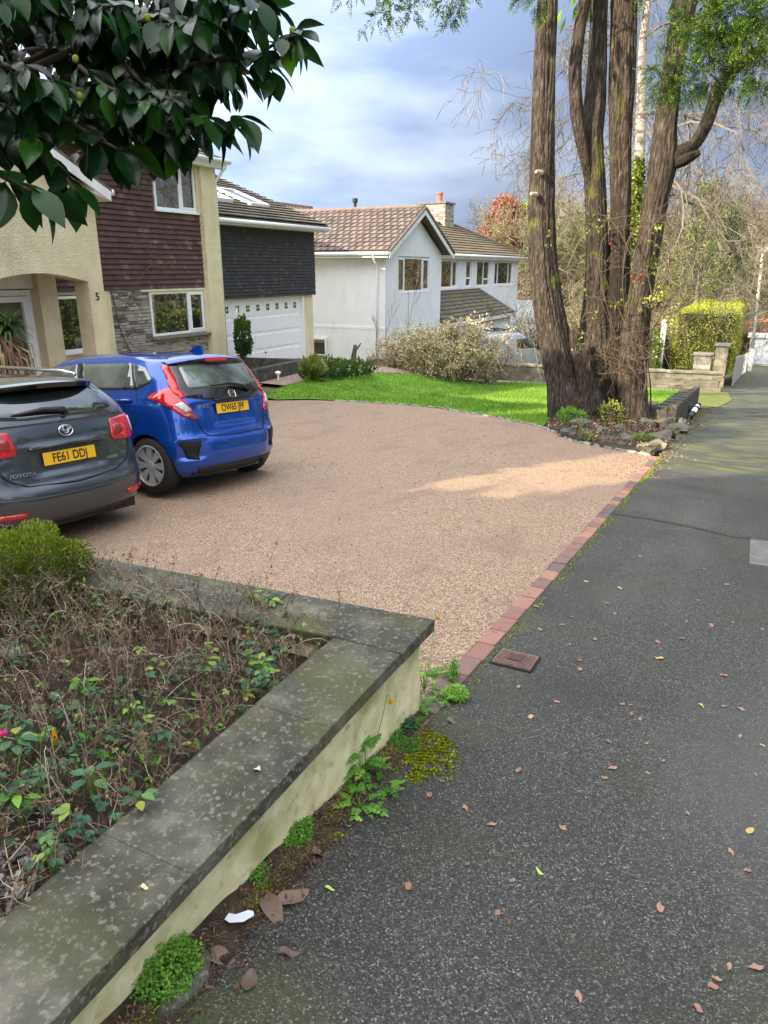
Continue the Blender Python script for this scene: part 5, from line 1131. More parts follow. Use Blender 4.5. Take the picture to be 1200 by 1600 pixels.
trunk([(1045, 262, 8), (1068, 250, 14), (1082, 243, 11), (1094, 237, 6)], [14.3, 14.2, 14.1, 14.05], name='broken_stub', seed=8, parent=CT, k=18, mats='bark', flute=.35)
trunk([(925, 640, 50), (908, 570, 30), (900, 535, 17), (893, 515, 4)], [14.5, 14.5, 14.45, 14.4], name='broken_stub', seed=9, parent=CT, k=20, flute=.3)
for u, v, yf in ((837, 268, 14.45), (829, 303, 14.45)):
    p = atF(u, v, yf - .15); mb = MB(); mb.tube([p + Vector((.05, .2, 0)), p + Vector((0, .05, 0)), p + Vector((.0, .02, 0))], [.05, .035, .02], k=12); mb.build('pruned_knot', M['cutwood'], CT)
rg = random.Random(4)
def frond(mb, p, d, L_, rg, dens=9, w_=.010):
    d, a, b = orient(d); sp_ = (a * math.cos(rg.uniform(0, 6)) + b * math.sin(rg.uniform(0, 6))).normalized(); q = p
    for i in range(dens):
        f = i / dens; c = p + d * L_ * f + Vector((0, 0, -.12 * L_ * f * f)); ln = L_ * .42 * (1 - f * .75)
        for sg in (-1, 1):
            dd = (d * .75 + sp_ * sg * .8 + rv_(rg) * .25).normalized(); t = clampf(.02 + .75 * f + rg.uniform(-.2, .25))
            for h in range(3):
                e_ = (dd + rv_(rg) * .45).normalized(); leafq(mb, c + dd * ln * h * .22, e_, ln * .6, w_ * rg.uniform(.7, 1.2), clampf(t + .12 * h), 0)
def spraymass(mb, centres, rg, n, L_=(.25, .5), r=.5, down=.3):
    for c, rr in centres:
        for i in range(int(n * rr ** 2)):
            v_ = rv_(rg); v_.normalize(); p = c + v_ * rr * rg.uniform(.3, 1) * Vector((1, 1, .6)).length / 1.5; frond(mb, p, (v_ * .8 + Vector((0, 0, -down)) + rv_(rg) * .4), rg.uniform(*L_), rg)
fo = MB(); cs = []
for u, v, yf, r in ((1035, 125, 12.9, .28), (1070, 130, 12.8, .3), (1105, 80, 12.6, .35), (1130, 40, 12.5, .45), (1170, 60, 12.3, .42), (1195, 30, 12, .4), (1190, 110, 12, .25), (1150, 15, 12.5, .5), (1090, 20, 12.8, .22), (1110, 125, 12.6, .24), (1150, 128, 12.4, .2), (1185, 140, 12.2, .15), (1050, 68, 13.2, .15), (1070, 35, 13, .2)): cs.append((atF(u, v, yf), r))
spraymass(fo, cs, rg, 780, (.16, .34))
for u, v, yf, r in ((565, 42, 9, .05), (590, 30, 9, .10), (612, 20, 9, .13), (640, 12, 9, .12), (600, 0, 9, .2), (690, 8, 9, .10), (702, 28, 9, .10), (720, 8, 9, .09), (706, 0, 9, .14), (640, -40, 9, .4), (560, -60, 9, .4), (720, -50, 9.5, .4)): spraymass(fo, [(atF(u, v, yf), r)], rg, 900 if r < .2 else 250, (.10, .2))
for (u, v, yf), d in (((848, 12, 14.1), (.05, -.1, -.9)), ((842, 20, 14.1), (-.1, -.1, -.9)), ((1003, -6, 14), (0, 0, -1)), ((830, -3, 14), (-.6, 0, -.8)), ((816, -2, 14), (-.6, 0, -.6))):
    for q in range(7): frond(fo, atF(u + rg.uniform(-8, 8), v + rg.uniform(-14, 2), yf), Vector(d) + rv_(rg) * .3, .28, rg)
fo.build('foliage', M['cyleaf'], CT)
# crown above the frame (it shades the upper trunks)
cr_ = MB(); lm_ = MB()
for i in range(90):
    a = rg.uniform(0, 6.28); h = rg.uniform(6.9, 13.5); rad = 3.4 * (1 - (h - 6.5) / 9) * rg.uniform(.3, 1); c = Vector((-2.2 + math.cos(a) * rad, 14.6 + math.sin(a) * rad, h))
    lm_.tube([Vector((-2.2, 14.6, h - .6)), c], [.04, .015], k=4)
    for q in range(70):
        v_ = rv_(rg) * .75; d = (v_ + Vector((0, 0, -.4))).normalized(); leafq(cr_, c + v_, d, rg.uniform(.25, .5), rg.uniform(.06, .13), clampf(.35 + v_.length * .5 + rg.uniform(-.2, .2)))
# limbs reaching towards the camera, foliage sprays hang from them
for pth in (((-2.4, 14.4, 7.4), (-3.2, 12, 7.0), (-4.0, 9.6, 6.1), (-4.3, 8.5, 5.5)), ((-2.4, 14.4, 8.2), (-2.6, 11.5, 7.6), (-3.4, 9.3, 6.4), (-3.5, 8.6, 5.6)), ((-1.5, 14, 6.8), (.0, 13, 5.9), (.9, 12, 5.4), (2, 11, 5.4))):
    P = smoothpath(pth, 5); lm_.tube(P, list(np.linspace(.09, .02, len(P))), k=6)
    for c in P[4:]:
        for q in range(26): v_ = rv_(rg) * .5 + Vector((0, 0, .55)); leafq(cr_, c + v_, v_ + Vector((0, 0, -.9)), rg.uniform(.2, .4), rg.uniform(.05, .1), clampf(.4 + rg.uniform(-.3, .4)))
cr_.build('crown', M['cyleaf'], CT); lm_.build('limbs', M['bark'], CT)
# small ivy and leaves on the trunk
iv = MB()
for u, v, yf, n, s_ in ((856, 365, 14.4, 8, 5), (848, 385, 14.4, 8, 5), (925, 350, 14.6, 30, 9), (940, 345, 14.6, 14, 12), (920, 455, 14.5, 10, 6), (925, 490, 14.5, 12, 5), (910, 535, 14.3, 14, 7), (905, 525, 14.3, 6, 6)):
    for q in range(n): p = atF(u + rg.gauss(0, s_), v + rg.gauss(0, s_), yf - .1); leafq(iv, p, rv_(rg), rg.uniform(.04, .08), .05, rg.random())
iv.build('ivy', M['palegreen'], CT)
# climbing rose through the trunks
RS = thing('climbing_rose', 'sprawling bare climbing rose with arching tan stems and red hips around the trunks', 'rose bush', (-1.75, 14.2, -1.3))
st = MB(); lf_ = MB(); hp = MB(); rg = random.Random(8)
base = onG(1007, 655)
st.tube(smoothpath([base, atF(1006, 620, 14), atF(1010, 590, 13.9), atF(1002, 540, 13.9), atF(990, 500, 13.8)], 5), .022, k=6); st.tube(smoothpath([base + Vector((.12, .1, 0)), atF(1016, 600, 14.1), atF(1012, 560, 14), atF(1020, 480, 14), atF(1010, 420, 14)], 5), .014, k=5)
arcs = [[(990, 560), (965, 470), (930, 400), (925, 420)], [(985, 540), (975, 440), (1000, 350), (1035, 320)], [(980, 520), (1010, 430), (1045, 400), (1075, 430)], [(1000, 540), (1040, 470), (1090, 400), (1130, 330)], [(1000, 550), (1050, 500), (1100, 450), (1110, 420)], [(960, 530), (940, 430), (950, 370), (990, 350)], [(1000, 420), (960, 360), (930, 330), (870, 345)], [(1020, 470), (1060, 410), (1140, 395), (1180, 420)], [(975, 560), (940, 540), (920, 520), (905, 530)], [(990, 500), (1035, 440), (1050, 360), (1040, 345)], [(985, 480), (930, 460), (915, 470), (905, 500)], [(1000, 480), (1050, 460), (1085, 440), (1130, 470)], [(1010, 560), (1045, 540), (1075, 500), (1105, 500)], [(975, 430), (990, 370), (1030, 345), (1060, 380)], [(940, 350), (985, 340), (1010, 350), (1038, 335)]]
for A in arcs:
    yf = rg.uniform(13.3, 14.1); P = smoothpath([atF(u + rg.uniform(-6, 6), v + rg.uniform(-6, 6), yf + rg.uniform(-.2, .2)) for u, v in A], 6); st.tube(P, list(np.linspace(.011, .004, len(P))), k=4, cap=False)
    for c in P[4::2]: branchy(st, c, rv_(rg), rg.uniform(.2, .5), .005, 1, rg, droop=.05, wig=.4, kids=2, rmin=.0028)
for i in range(60):   # dense tangle low on the trunks
    p = atF(965 + rg.gauss(0, 22), 545 + rg.gauss(0, 22), 13.75 + rg.uniform(-.2, .2)); branchy(st, p, rv_(rg), rg.uniform(.3, .6), .006, 1, rg, droop=.06, wig=.5, kids=3, rmin=.0028)
for (u0, v0, u1, v1, n, tt) in ((1035, 378, 1022, 428, 46, .35), (1000, 425, 960, 485, 34, .45), (1040, 450, 1000, 480, 40, .9), (1020, 362, 1040, 350, 14, .95), (1045, 430, 1035, 470, 26, .9), (1060, 470, 1020, 560, 70, .8), (995, 340, 1020, 380, 8, .8), (1000, 430, 1010, 420, 6, .5)):
    for q in range(n): f = rg.random(); p = atF(u0 + (u1 - u0) * f + rg.gauss(0, 5), v0 + (v1 - v0) * f + rg.gauss(0, 5), 13.5 + rg.uniform(-.3, .3)); leafq(lf_, p, rv_(rg) + Vector((0, 0, -.6)), rg.uniform(.05, .09), rg.uniform(.03, .055), clampf(tt + rg.uniform(-.25, .15)))
for u, v in ((987, 432), (996, 436), (953, 381), (990, 440), (1002, 430)): stone(hp, atF(u, v, 13.4), .018, .018, .022, 0, .5, 1, .0)
st.build('stems', M['twigbrown'], RS); lf_.build('leaves', M['ivy'], RS); hp.build('rose_hips', M['redlens'], RS)
# ---------------------------------------------------------------- birch with ivy behind, twisted fine twigs against the sky
BT = thing('birch_tree', 'pale birch with ivy on its lower trunk seen between the cypress trunks', 'tree', tuple(onG(990, 600)))
trunk([(985, 600, 20), (985, 500, 20), (990, 400, 18), (997, 300, 17), (1001, 200, 17), (1003, 120, 15), (1005, 60, 13), (1012, 0, 10), (1020, -80, 7)], [22.] * 9, name='trunk', seed=11, parent=BT, k=16, flute=.03, mats='paleb')
rg = random.Random(21); tw = MB()
for (u, v, du, dv, L_) in ((1003, 210, 1, -.35, 5.2), (1000, 140, -1, -.5, 4.6), (1003, 90, -1, -.9, 4.2), (1005, 60, 1, -1.1, 4.2), (1002, 180, 1, .15, 5.6), (1000, 250, -1, .1, 5.), (1003, 30, .3, -1, 4), (1000, 260, 1, .25, 5.5), (1001, 160, -.9, .1, 5.), (1004, 110, 1, -.5, 5.5), (1000, 300, 1, .1, 5.6), (1000, 290, -1, -.1, 5.2), (1004, 60, -.5, -1, 3.8), (1003, 100, .9, -.2, 6)):
    p = atF(u, v, 22); d = atF(u + du * 50, v + dv * 50, 22 + rg.uniform(-1.2, 1.2)) - p; branchy(tw, p, d, L_ * .62, .045, 4, rg, droop=.09, wig=.42, kids=4, spread=.85, rmin=.0065, seg=5)
tw.build('branches', M['greytwig'], BT)
iv = MB()
for i in range(3600):
    v = rg.uniform(245, 600); u = np.interp(v, [245, 330, 430, 600], [1000, 992, 985, 985]); w_ = np.interp(v, [245, 330, 600], [7, 14, 14]); p = atF(u + rg.gauss(0, w_ * .55), v, 21.7 + rg.uniform(-.25, .2)); leafq(iv, p, rv_(rg) + Vector((0, 0, -.5)), rg.uniform(.07, .13), rg.uniform(.06, .1), rg.random())
iv.build('ivy', M['ivy'], BT)
# ---------------------------------------------------------------- background wood
def bush(name, seed, H_, W_, twm, nstem=26, leafmat=None, nleaf=0, lsize=(.1, .2), kids=4, depth=3, droop=.0, tips_r=.012, parent=None):
    rg = random.Random(seed); mb = MB(); tips = []
    for i in range(nstem):
        a = rg.uniform(0, 6.28); d = Vector((math.cos(a) * rg.uniform(.1, .7), math.sin(a) * rg.uniform(.1, .7), 1)); branchy(mb, Vector((math.cos(a) * .25, math.sin(a) * .25, 0)), d * 1, H_ * rg.uniform(.32, .5), H_ * .009, depth, rg, droop=droop, wig=.3, kids=kids, spread=.75, tips=tips, rmin=tips_r)
    o = mb.build(name, M[twm], parent)
    if leafmat:
        lb = MB()
        for i in range(nleaf): p = rg.choice(tips) + rv_(rg) * .25 * lsize[1] * 6; leafq(lb, p, rv_(rg), rg.uniform(*lsize), rg.uniform(*lsize) * .6, rg.random())
        l = lb.build('leaves', M[leafmat], parent); return o, l
    return o
def maketree(name, label, cat, group, loc, seed, H_, twm, leafmat=None, nleaf=0, lsize=(.1, .2), trunkr=.16, nstem=9, depth=4, kids=4, droop=.0, tr=.014, tm='bark', low=.25):
    t = thing(name, label, cat, (0, 0, 0), group); rg = random.Random(seed); mb = MB(); tk = MB(); tips = []
    P = smoothpath([(0, 0, -1), (rg.uniform(-.2, .2), rg.uniform(-.2, .2), H_ * .3), (rg.uniform(-.4, .4), rg.uniform(-.4, .4), H_ * .6), (rg.uniform(-.5, .5), 0, H_ * .85)], 5); tk.tube(P, list(np.linspace(trunkr, trunkr * .25, len(P))), k=8)
    for i in range(nstem):
        f = low + (1 - low) * i / nstem; c = P[min(len(P) - 1, int(f * len(P)))]; a = i * 2.4 + rg.uniform(-.4, .4); d = Vector((math.cos(a), math.sin(a), rg.uniform(.5, 1.1))); branchy(mb, c, d, H_ * .34 * (1.15 - f * .6), trunkr * .4, depth, rg, droop=droop, wig=.3, kids=kids, spread=.7, tips=tips, rmin=tr)
    tk.build('trunk', M[tm]).parent = t; mb.build('branches', M[twm]).parent = t
    if leafmat:
        lb = MB()
        for i in range(nleaf): p = rg.choice(tips) + rv_(rg) * lsize[1] * 1.5; leafq(lb, p, rv_(rg), rg.uniform(*lsize), rg.uniform(*lsize) * .6, rg.random())
        lb.build('leaves', M[leafmat]).parent = t
    t.location = loc; return t
G1 = 'bare trees of the wood beyond the houses'
protos = [maketree('bare_tree', 'bare grey branched tree in the wood at the bottom of the hill', 'tree', G1, (0, 0, 0), 101, 10, 'greytwig', tr=.012),
          maketree('bare_tree', 'bare tan twigged tree in the wood at the bottom of the hill', 'tree', G1, (0, 0, 0), 102, 9, 'tantwig', nstem=11, tr=.012),
          maketree('bare_tree', 'olive mossy bare tree in the wood at the bottom of the hill', 'tree', G1, (0, 0, 0), 103, 9.5, 'olivetwig', nstem=11, tr=.012)]
shr = []
for sd_, tm_, lm2, nm in ((201, 'tantwig', 'variegated', 'tan'), (202, 'olivetwig', 'palegreen', 'olive'), (203, 'tantwig', 'palegreen', 'pale green')):
    t = thing('thicket_shrub', 'tangled %s leafed scrub at the foot of the wood' % nm, 'shrub', (0, 0, 0), 'scrub at the foot of the wood'); bush('twigs', sd_, 6, 4, tm_, 22, lm2, 900, (.08, .16), parent=t); shr.append(t)
rg = random.Random(33); used = [0, 0, 0]
spots = []
for i in range(30):
    u = 800 + (i * 173.3) % 560; yf = 44 + (i * 7.77) % 42; yf = max(yf, 68) if u > 1120 else yf; spots.append((u, yf, i))
spots += [(770, 78, 0), (745, 84, 1), (835, 52, 1), (880, 46, 2), (905, 50, 0), (860, 62, 2), (1085, 46, 1), (1180, 72, 1), (1240, 70, 2), (1140, 72, 0), (1200, 66, 1)]
for j, (u, yf, i) in enumerate(spots):
    k = i % 3; p = atF(u, 430, yf)
    if p.x > -3.5 and p.y < 64: continue
    if u < 880 and yf < 50: continue
    if p.x < -10 and p.y < 52: continue
    o = protos[k] if used[k] == 0 else copytree(protos[k]); used[k] += 1
    top = atF(u, rg.uniform(305, 385), yf).z; z0 = gz(p.x, p.y) - .3; sc = (top - z0) / (9.2 + .5 * (k == 0)); o.location = (p.x, p.y, z0); o.scale = (sc * rg.uniform(.9, 1.2),) * 2 + (sc,); o.rotation_euler = (0, 0, rg.uniform(0, 6.28))
used = [0, 0, 0]
for i in range(46):
    u = 812 + (i * 97.7) % 470; yf = 33 + (i * 5.3) % 34; k = i % 3; p = atF(u, 470, yf)
    if -4.2 < p.x and p.y < 62: continue
    if u < 872 and yf < 54: continue
    if p.x < -9 and p.y < 52: continue
    o = shr[k] if used[k] == 0 else copytree(shr[k]); used[k] += 1; sc = rg.uniform(.6, .95); o.location = (p.x, p.y, gz(p.x, p.y) - .2); o.scale = (sc * 1.2, sc * 1.2, sc); o.rotation_euler = (0, 0, rg.uniform(0, 6.28))
for i in range(16):
    u = 1150 + i * 9; yf = 66 + (i % 4) * 4; k = i % 3; p = atF(u, 470, yf); o = copytree(shr[k]); sc = 1.2; o.location = (p.x, max(69, p.y), gz(p.x, p.y)); o.scale = (sc, sc, sc); o.rotation_euler = (0, 0, i)
# wooded hill
mb = MB(); nx, ny = 90, 14
for j in range(ny + 1):
    for i in range(nx + 1):
        x = -260 + i * 5.2; y = 105 + j * 9; h = 15 * smooth(j / 9) + 3 * noise.noise((x * .03, y * .03, 2)) + 1.6 * noise.noise((x * .25, y * .25, 0)); mb.v.append((x, y, -9 + h))
for j in range(ny):
    for i in range(nx): a = j * (nx + 1) + i; mb.f.append((a, a + 1, a + nx + 2, a + nx + 1)); mb.t.append(.5); mb.m.append(0)
M['hill'] = mat('wooded_hill', [(.3, (.10, .085, .055)), (.5, (.17, .145, .09)), (.7, (.12, .14, .055))], scale=.35, detail=10, rough=1, bump=1, bscale=.8, dist=1)
tag(mb.build('hill', M['hill'], smooth_=True), kind='structure')
# russet tree, pale green trees
def cone_tree(name, label, u, vt, vb, yf, hw, lm3, seed, n=7000, ls=(.18, .34), shape=.8, tm='greytwig'):
    top = atF(u, vt, yf); b = atF(u, vb, yf); g0 = gz(top.x, top.y); t = thing(name, label, 'tree', (top.x, top.y, g0)); H_ = top.z - g0; W_ = hw * dep(b) / F; rg = random.Random(seed); mb = MB(); tk = MB()
    tk.tube([(top.x, top.y, g0 - .3), (top.x, top.y, top.z - .3)], [.2, .03], k=8); zb = b.z
    cl = []
    for i in range(110):
        f = rg.random(); z = zb + (top.z - zb) * f; r = W_ * (1 - f) ** shape * rg.uniform(.4, 1.1) + .12; a = rg.uniform(0, 6.28); c = Vector((top.x + math.cos(a) * r, top.y + math.sin(a) * r, z)); cl.append((c, .25 + W_ * .16 * (1 - f * .6))); tk.tube([(top.x, top.y, z - .3), c], [.035, .01], k=3)
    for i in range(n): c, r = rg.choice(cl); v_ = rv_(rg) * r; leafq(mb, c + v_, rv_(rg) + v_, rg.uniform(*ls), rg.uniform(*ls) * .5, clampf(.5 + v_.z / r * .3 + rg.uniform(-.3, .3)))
    tk.build('trunk', M[tm], t); mb.build('crown', M[lm3], t); return t
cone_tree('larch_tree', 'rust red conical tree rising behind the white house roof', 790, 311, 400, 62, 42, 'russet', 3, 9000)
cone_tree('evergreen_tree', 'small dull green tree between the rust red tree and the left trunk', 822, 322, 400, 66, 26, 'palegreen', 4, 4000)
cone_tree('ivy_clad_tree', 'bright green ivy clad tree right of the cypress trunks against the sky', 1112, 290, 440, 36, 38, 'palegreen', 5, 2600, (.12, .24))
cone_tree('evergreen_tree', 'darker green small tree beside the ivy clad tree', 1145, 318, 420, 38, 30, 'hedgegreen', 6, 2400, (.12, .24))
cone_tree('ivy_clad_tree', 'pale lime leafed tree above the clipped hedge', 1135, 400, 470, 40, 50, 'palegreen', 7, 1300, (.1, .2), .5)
# hedge
def hedgebox(name, label, x0, x1, y0, y1, z0, z1, n, lm3, core, seed, ls=(.05, .10), rr=.35, parent=None):
    rg = random.Random(seed); t = thing(name, label, 'hedge', ((x0 + x1) / 2, (y0 + y1) / 2, z0)); mb = MB(); c = MB(); cx, cy = (x0 + x1) / 2, (y0 + y1) / 2
    def surf(u_, v_, w_):
        p = Vector((cx + u_ * (x1 - x0) / 2, cy + v_ * (y1 - y0) / 2, (z0 + z1) / 2 + w_ * (z1 - z0) / 2)); q = Vector((min(max(p.x, x0 + rr), x1 - rr), min(max(p.y, y0 + rr), y1 - rr), min(p.z, z1 - rr))); d = p - q
        return (q + d.normalized() * min(rr, d.length) if d.length > 1e-6 else p), (d.normalized() if d.length > 1e-6 else Vector((0, 0, 1)))
    areas = [(x1 - x0) * (z1 - z0)] * 2 + [(y1 - y0) * (z1 - z0)] * 2 + [(x1 - x0) * (y1 - y0)]; fc_ = random.Random(seed + 1)
    for i in range(n):
        k = rg.choices(range(5), areas)[0]; a, b = rg.uniform(-1, 1), rg.uniform(-1, 1); u_, v_, w_ = [(a, -1, b), (a, 1, b), (-1, a, b), (1, a, b), (a, b, 1)][k]; p, nn = surf(u_, v_, w_)
        lump = noise.noise(p * 1.6) * .10 + noise.noise(p * 5) * .05; p = p + nn * (lump - rg.uniform(0, .10)); leafq(mb, p, (nn * .7 + rv_(rg) * .9), rg.uniform(*ls), rg.uniform(*ls) * .65, clampf(.5 + .5 * noise.noise(p * 2.2) + rg.uniform(-.4, .4)))
    s_ = .16; c.box(x0 + s_, x1 - s_, y0 + s_, y1 - s_, z0, z1 - s_); c.build('inner_growth', M['hedgecore'], t); mb.build('foliage', M[lm3], t); return t
M['hedgecore'] = mat('hedge_inside', [(.3, (.02, .025, .008)), (.7, (.06, .06, .02))], scale=9, rough=1, bump=1, bscale=14)
hedgebox('hedge', 'clipped lime green privet hedge above the piers beside the far pavement', -3.05, -.72, 32.1, 44, -2.5, .0, 26000, 'hedge', None, 5)
hb = hedgebox('hedge', 'dark green ivy growth under the wood left of the lime hedge', -6.2, -3.3, 31, 34, -2.9, -1.0, 6000, 'hedgegreen', None, 6)
hedgebox('hedge', 'russet hedge over the far white garage', -1.0, 7, 64, 67, -4.2, -2.3, 5000, 'russet', None, 8, (.1, .2))
a = atF(1039, 500, 30); mb = MB(); mb.tube([(a.x, a.y, gz(a.x, a.y) - .2), tuple(a)], .1, k=12); tag(mb.build('gate_post', M['fascia'], smooth_=True), 'thick pale post standing behind the block wall left of the lime hedge', 'post')
# ---------------------------------------------------------------- shrubs round the lawn
VS = thing('variegated_shrub', 'large rounded shrub with cream variegated leaves at the back of the lawn', 'shrub', (-9.5, 23.1, -2.0))
rg = random.Random(50); st = MB(); lb = MB(); bs = Vector((-9.4, 23.0, -2.0))
for i in range(46):
    a = rg.uniform(0, 6.28); r = rg.uniform(.1, 1.0); d = Vector((math.cos(a) * r * 1.25, math.sin(a) * r * .9, rg.uniform(.6, 1.0))); tips = []; b0 = bs + Vector((math.cos(a) * .5 + rg.uniform(-.5, .5), math.sin(a) * .3, 0))
    branchy(st, b0, d, rg.uniform(.78, 1.08), .018, 3, rg, droop=.0, wig=.25, kids=4, spread=.6, tips=tips, rmin=.004)
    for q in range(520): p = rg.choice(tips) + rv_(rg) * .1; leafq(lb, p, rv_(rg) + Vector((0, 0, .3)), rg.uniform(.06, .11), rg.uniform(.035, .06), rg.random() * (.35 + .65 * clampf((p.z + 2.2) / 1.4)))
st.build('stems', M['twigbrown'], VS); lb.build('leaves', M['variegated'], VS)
RSH = thing('russet_shrub', 'pinkish orange leafed sprays at the right side of the cream shrub before the van', 'shrub', (-7.6, 23.6, -2.1)); st = MB(); lb = MB()
for i in range(12):
    a = rg.uniform(0, 6.28); d = Vector((math.cos(a) * .6, math.sin(a) * .6, .9)); tips = []; branchy(st, Vector((-7.9, 23.5, -2.1)), d, rg.uniform(.7, .95), .014, 3, rg, wig=.25, kids=3, spread=.6, tips=tips, rmin=.004)
    for q in range(110): p = rg.choice(tips) + rv_(rg) * .08; leafq(lb, p, rv_(rg), rg.uniform(.035, .07), rg.uniform(.02, .035), rg.random())
st.build('stems', M['twigbrown'], RSH); lb.build('leaves', mat('coral_leaf', rough=.5, tint=[(0, (.32, .14, .07)), (.6, (.52, .32, .18)), (1, (.62, .46, .3))], trans=.25), RSH)
def leafball(name, label, cat, c, r, h, n, lm3, ls, seed, group=None, stems=10, part='leaves', up=.3):
    rg = random.Random(seed); c = Vector(c); t = thing(name, label, cat, tuple(c), group); mb = MB(); st = MB()
    for i in range(stems):
        a = rg.uniform(0, 6.28); e_ = c + Vector((math.cos(a) * r * rg.uniform(.2, .8), math.sin(a) * r * rg.uniform(.2, .8), h * rg.uniform(.6, 1))); st.tube([c, c.lerp(e_, .5) + Vector((0, 0, h * .08)), e_], [.012 * h + .001, .008 * h + .001, .003 * h + .0008], k=4)
    for i in range(n):
        v_ = rv_(rg); v_.normalize(); q = rg.uniform(.45, 1) ** .5 * (1 + .35 * noise.noise(v_ * 2 + c)); p = c + Vector((v_.x * r * q, v_.y * r * q, h * .5 + v_.z * h * .5 * q)); leafq(mb, p, v_ + rv_(rg) * .7 + Vector((0, 0, up)), rg.uniform(*ls), rg.uniform(*ls) * .6, clampf(.45 + .3 * v_.z + rg.uniform(-.35, .35)))
    st.build('stems', M['twigbrown'], t); mb.build(part, M[lm3], t); return t
p = onG(510, 592); leafball('lawn_corner_shrub', 'low dark green leafy shrub at the left back corner of the lawn', 'shrub', p, .65, .62, 1500, 'hedgegreen', (.05, .1), 61)
p = onG(490, 597); leafball('flag_leaves', 'pale yellow green strappy clump beside the low shrub on the lawn corner', 'plant', p, .28, .5, 140, 'palegreen', (.15, .35), 62, up=1.5)
p = atF(381, 562, 19.3); leafball('dwarf_conifer', 'small upright dark green conifer standing before the white garage door', 'conifer', p, .21, 1.12, 2600, 'hedgegreen', (.04, .09), 63, up=1.2)
p = onG(545, 588); leafball('fern_plant', 'feathery green plant around the dead stump beyond the lawn', 'plant', p, .8, .45, 700, 'hedgegreen', (.06, .16), 64, up=.8)
p = onG(553, 584); mb = MB(); mb.tube([p, p + Vector((0, 0, .5)), p + Vector((.05, .02, .85))], [.11, .08, .05], k=10); mb.tube([p + Vector((0, 0, .6)), p + Vector((.2, .1, .9))], [.04, .02], k=6); tag(mb.build('dead_stump', M['darkstone'], smooth_=True), 'thin dead stump with a snapped top beyond the back of the lawn', 'stump')
p = onG(822, 590); leafball('box_shrub', 'tiny mounded green shrub at the foot of the block wall', 'shrub', (-8.0, 24.0, -2.15), .32, .3, 500, 'palegreen', (.03, .06), 65)
# young bare tree in front of the gable, and bare climber on house 5
for nm, lab, b, seed, Lh in (('sapling', 'spindly bare sapling in front of the white gable', atY(603, 560, 25.0), 5, 1.7), ('sapling', 'second bare sapling just right of the gable window', atY(637, 560, 25.2), 6, 2.4), ('sapling', 'thin leaning bare sapling left of the gable window post', atY(588, 560, 25.1), 7, 1.3)):
    t = thing(nm, lab, 'sapling', tuple(b)); mb = MB(); rg = random.Random(seed); mb.tube([b - Vector((0, 0, .6)), b + Vector((0, 0, Lh))], [.02, .008], k=5); branchy(mb, b + Vector((0, 0, Lh * .5)), Vector((.1, .2, 1)), Lh * .5, .012, 2, rg, wig=.15, kids=3, spread=.5, rmin=.005); mb.build('branches', M['greytwig'], t)
t = thing('climber', 'wiry bare climber on the stone panel of the cream house', 'climbing plant', (-12.9, 12.9, -1.4)); mb = MB(); rg = random.Random(3)
mb.tube(smoothpath([atX(205, 552, -12.62), atX(188, 515, -12.61), atX(180, 480, -12.61), atX(174, 458, -12.60), atX(168, 452, -12.60)], 5), .014, k=6)
mb.tube(smoothpath([atX(188, 500, -12.62), atX(205, 460, -12.55), atX(222, 430, -12.5), atX(238, 412, -12.45), atX(236, 400, -12.4)], 5), .010, k=5)
for c in ((236, 412), (225, 425), (205, 445), (238, 400), (218, 440)): branchy(mb, atX(*c, -12.5), rv_(rg) + Vector((.3, 0, .3)), .5, .006, 2, rg, wig=.4, kids=3, rmin=.004)
mb.build('stems', M['twigbrown'], t)
# cordyline by the porch
t = thing('cordyline', 'spiky green cordyline with a skirt of dead brown leaves before the porch door', 'palm like plant', tuple(Vector((atX(10, 560, -9.6).x, atX(10, 560, -9.6).y, -1.3))))
mb = MB(); br = MB(); tr = MB(); c = atX(12, 515, -9.6); c2 = atX(-6, 505, -9.7); rg = random.Random(9)
for cc_, n in ((c, 90), (c2, 70)):
    tr.tube([(cc_.x, cc_.y, -1.4), tuple(cc_)], [.09, .07], k=10)
    for i in range(n):
        a = rg.uniform(0, 6.28); e_ = rg.uniform(-.3, 1.2); d = Vector((math.cos(a), math.sin(a), e_)).normalized(); L_ = rg.uniform(.35, .52); s_ = d.cross(Vector((0, 0, 1))).normalized() * .016; m1 = cc_ + d * L_ * .5 + Vector((0, 0, .03)); e2 = cc_ + d * L_ + Vector((0, 0, -.10)); tt = rg.random()
        mb.quad(cc_ - s_, cc_ + s_, m1 + s_, m1 - s_, tt); mb.tri(m1 - s_, m1 + s_, e2, tt)
    for i in range(110):
        a = rg.uniform(0, 6.28); z0 = rg.uniform(-.5, -.02); p = cc_ + Vector((0, 0, z0)); d = Vector((math.cos(a) * .32, math.sin(a) * .32, 0)) * rg.uniform(.4, 1); s_ = Vector((-math.sin(a), math.cos(a), 0)) * .018; m1 = p + d + Vector((0, 0, -.15)); e2 = p + d * 1.1 + Vector((0, 0, -.5)); tt = rg.random(); br.quad(p - s_, p + s_, m1 + s_, m1 - s_, tt); br.tri(m1 - s_, m1 + s_, e2, tt)
tr.build('stem', M['bark'], t); mb.build('leaves', M['hedgegreen'], t); br.build('dead_leaves', mat('dead_strap_leaf', rough=.8, tint=[(0, (.14, .07, .035)), (.6, (.32, .18, .09)), (1, (.5, .36, .2))]), t)
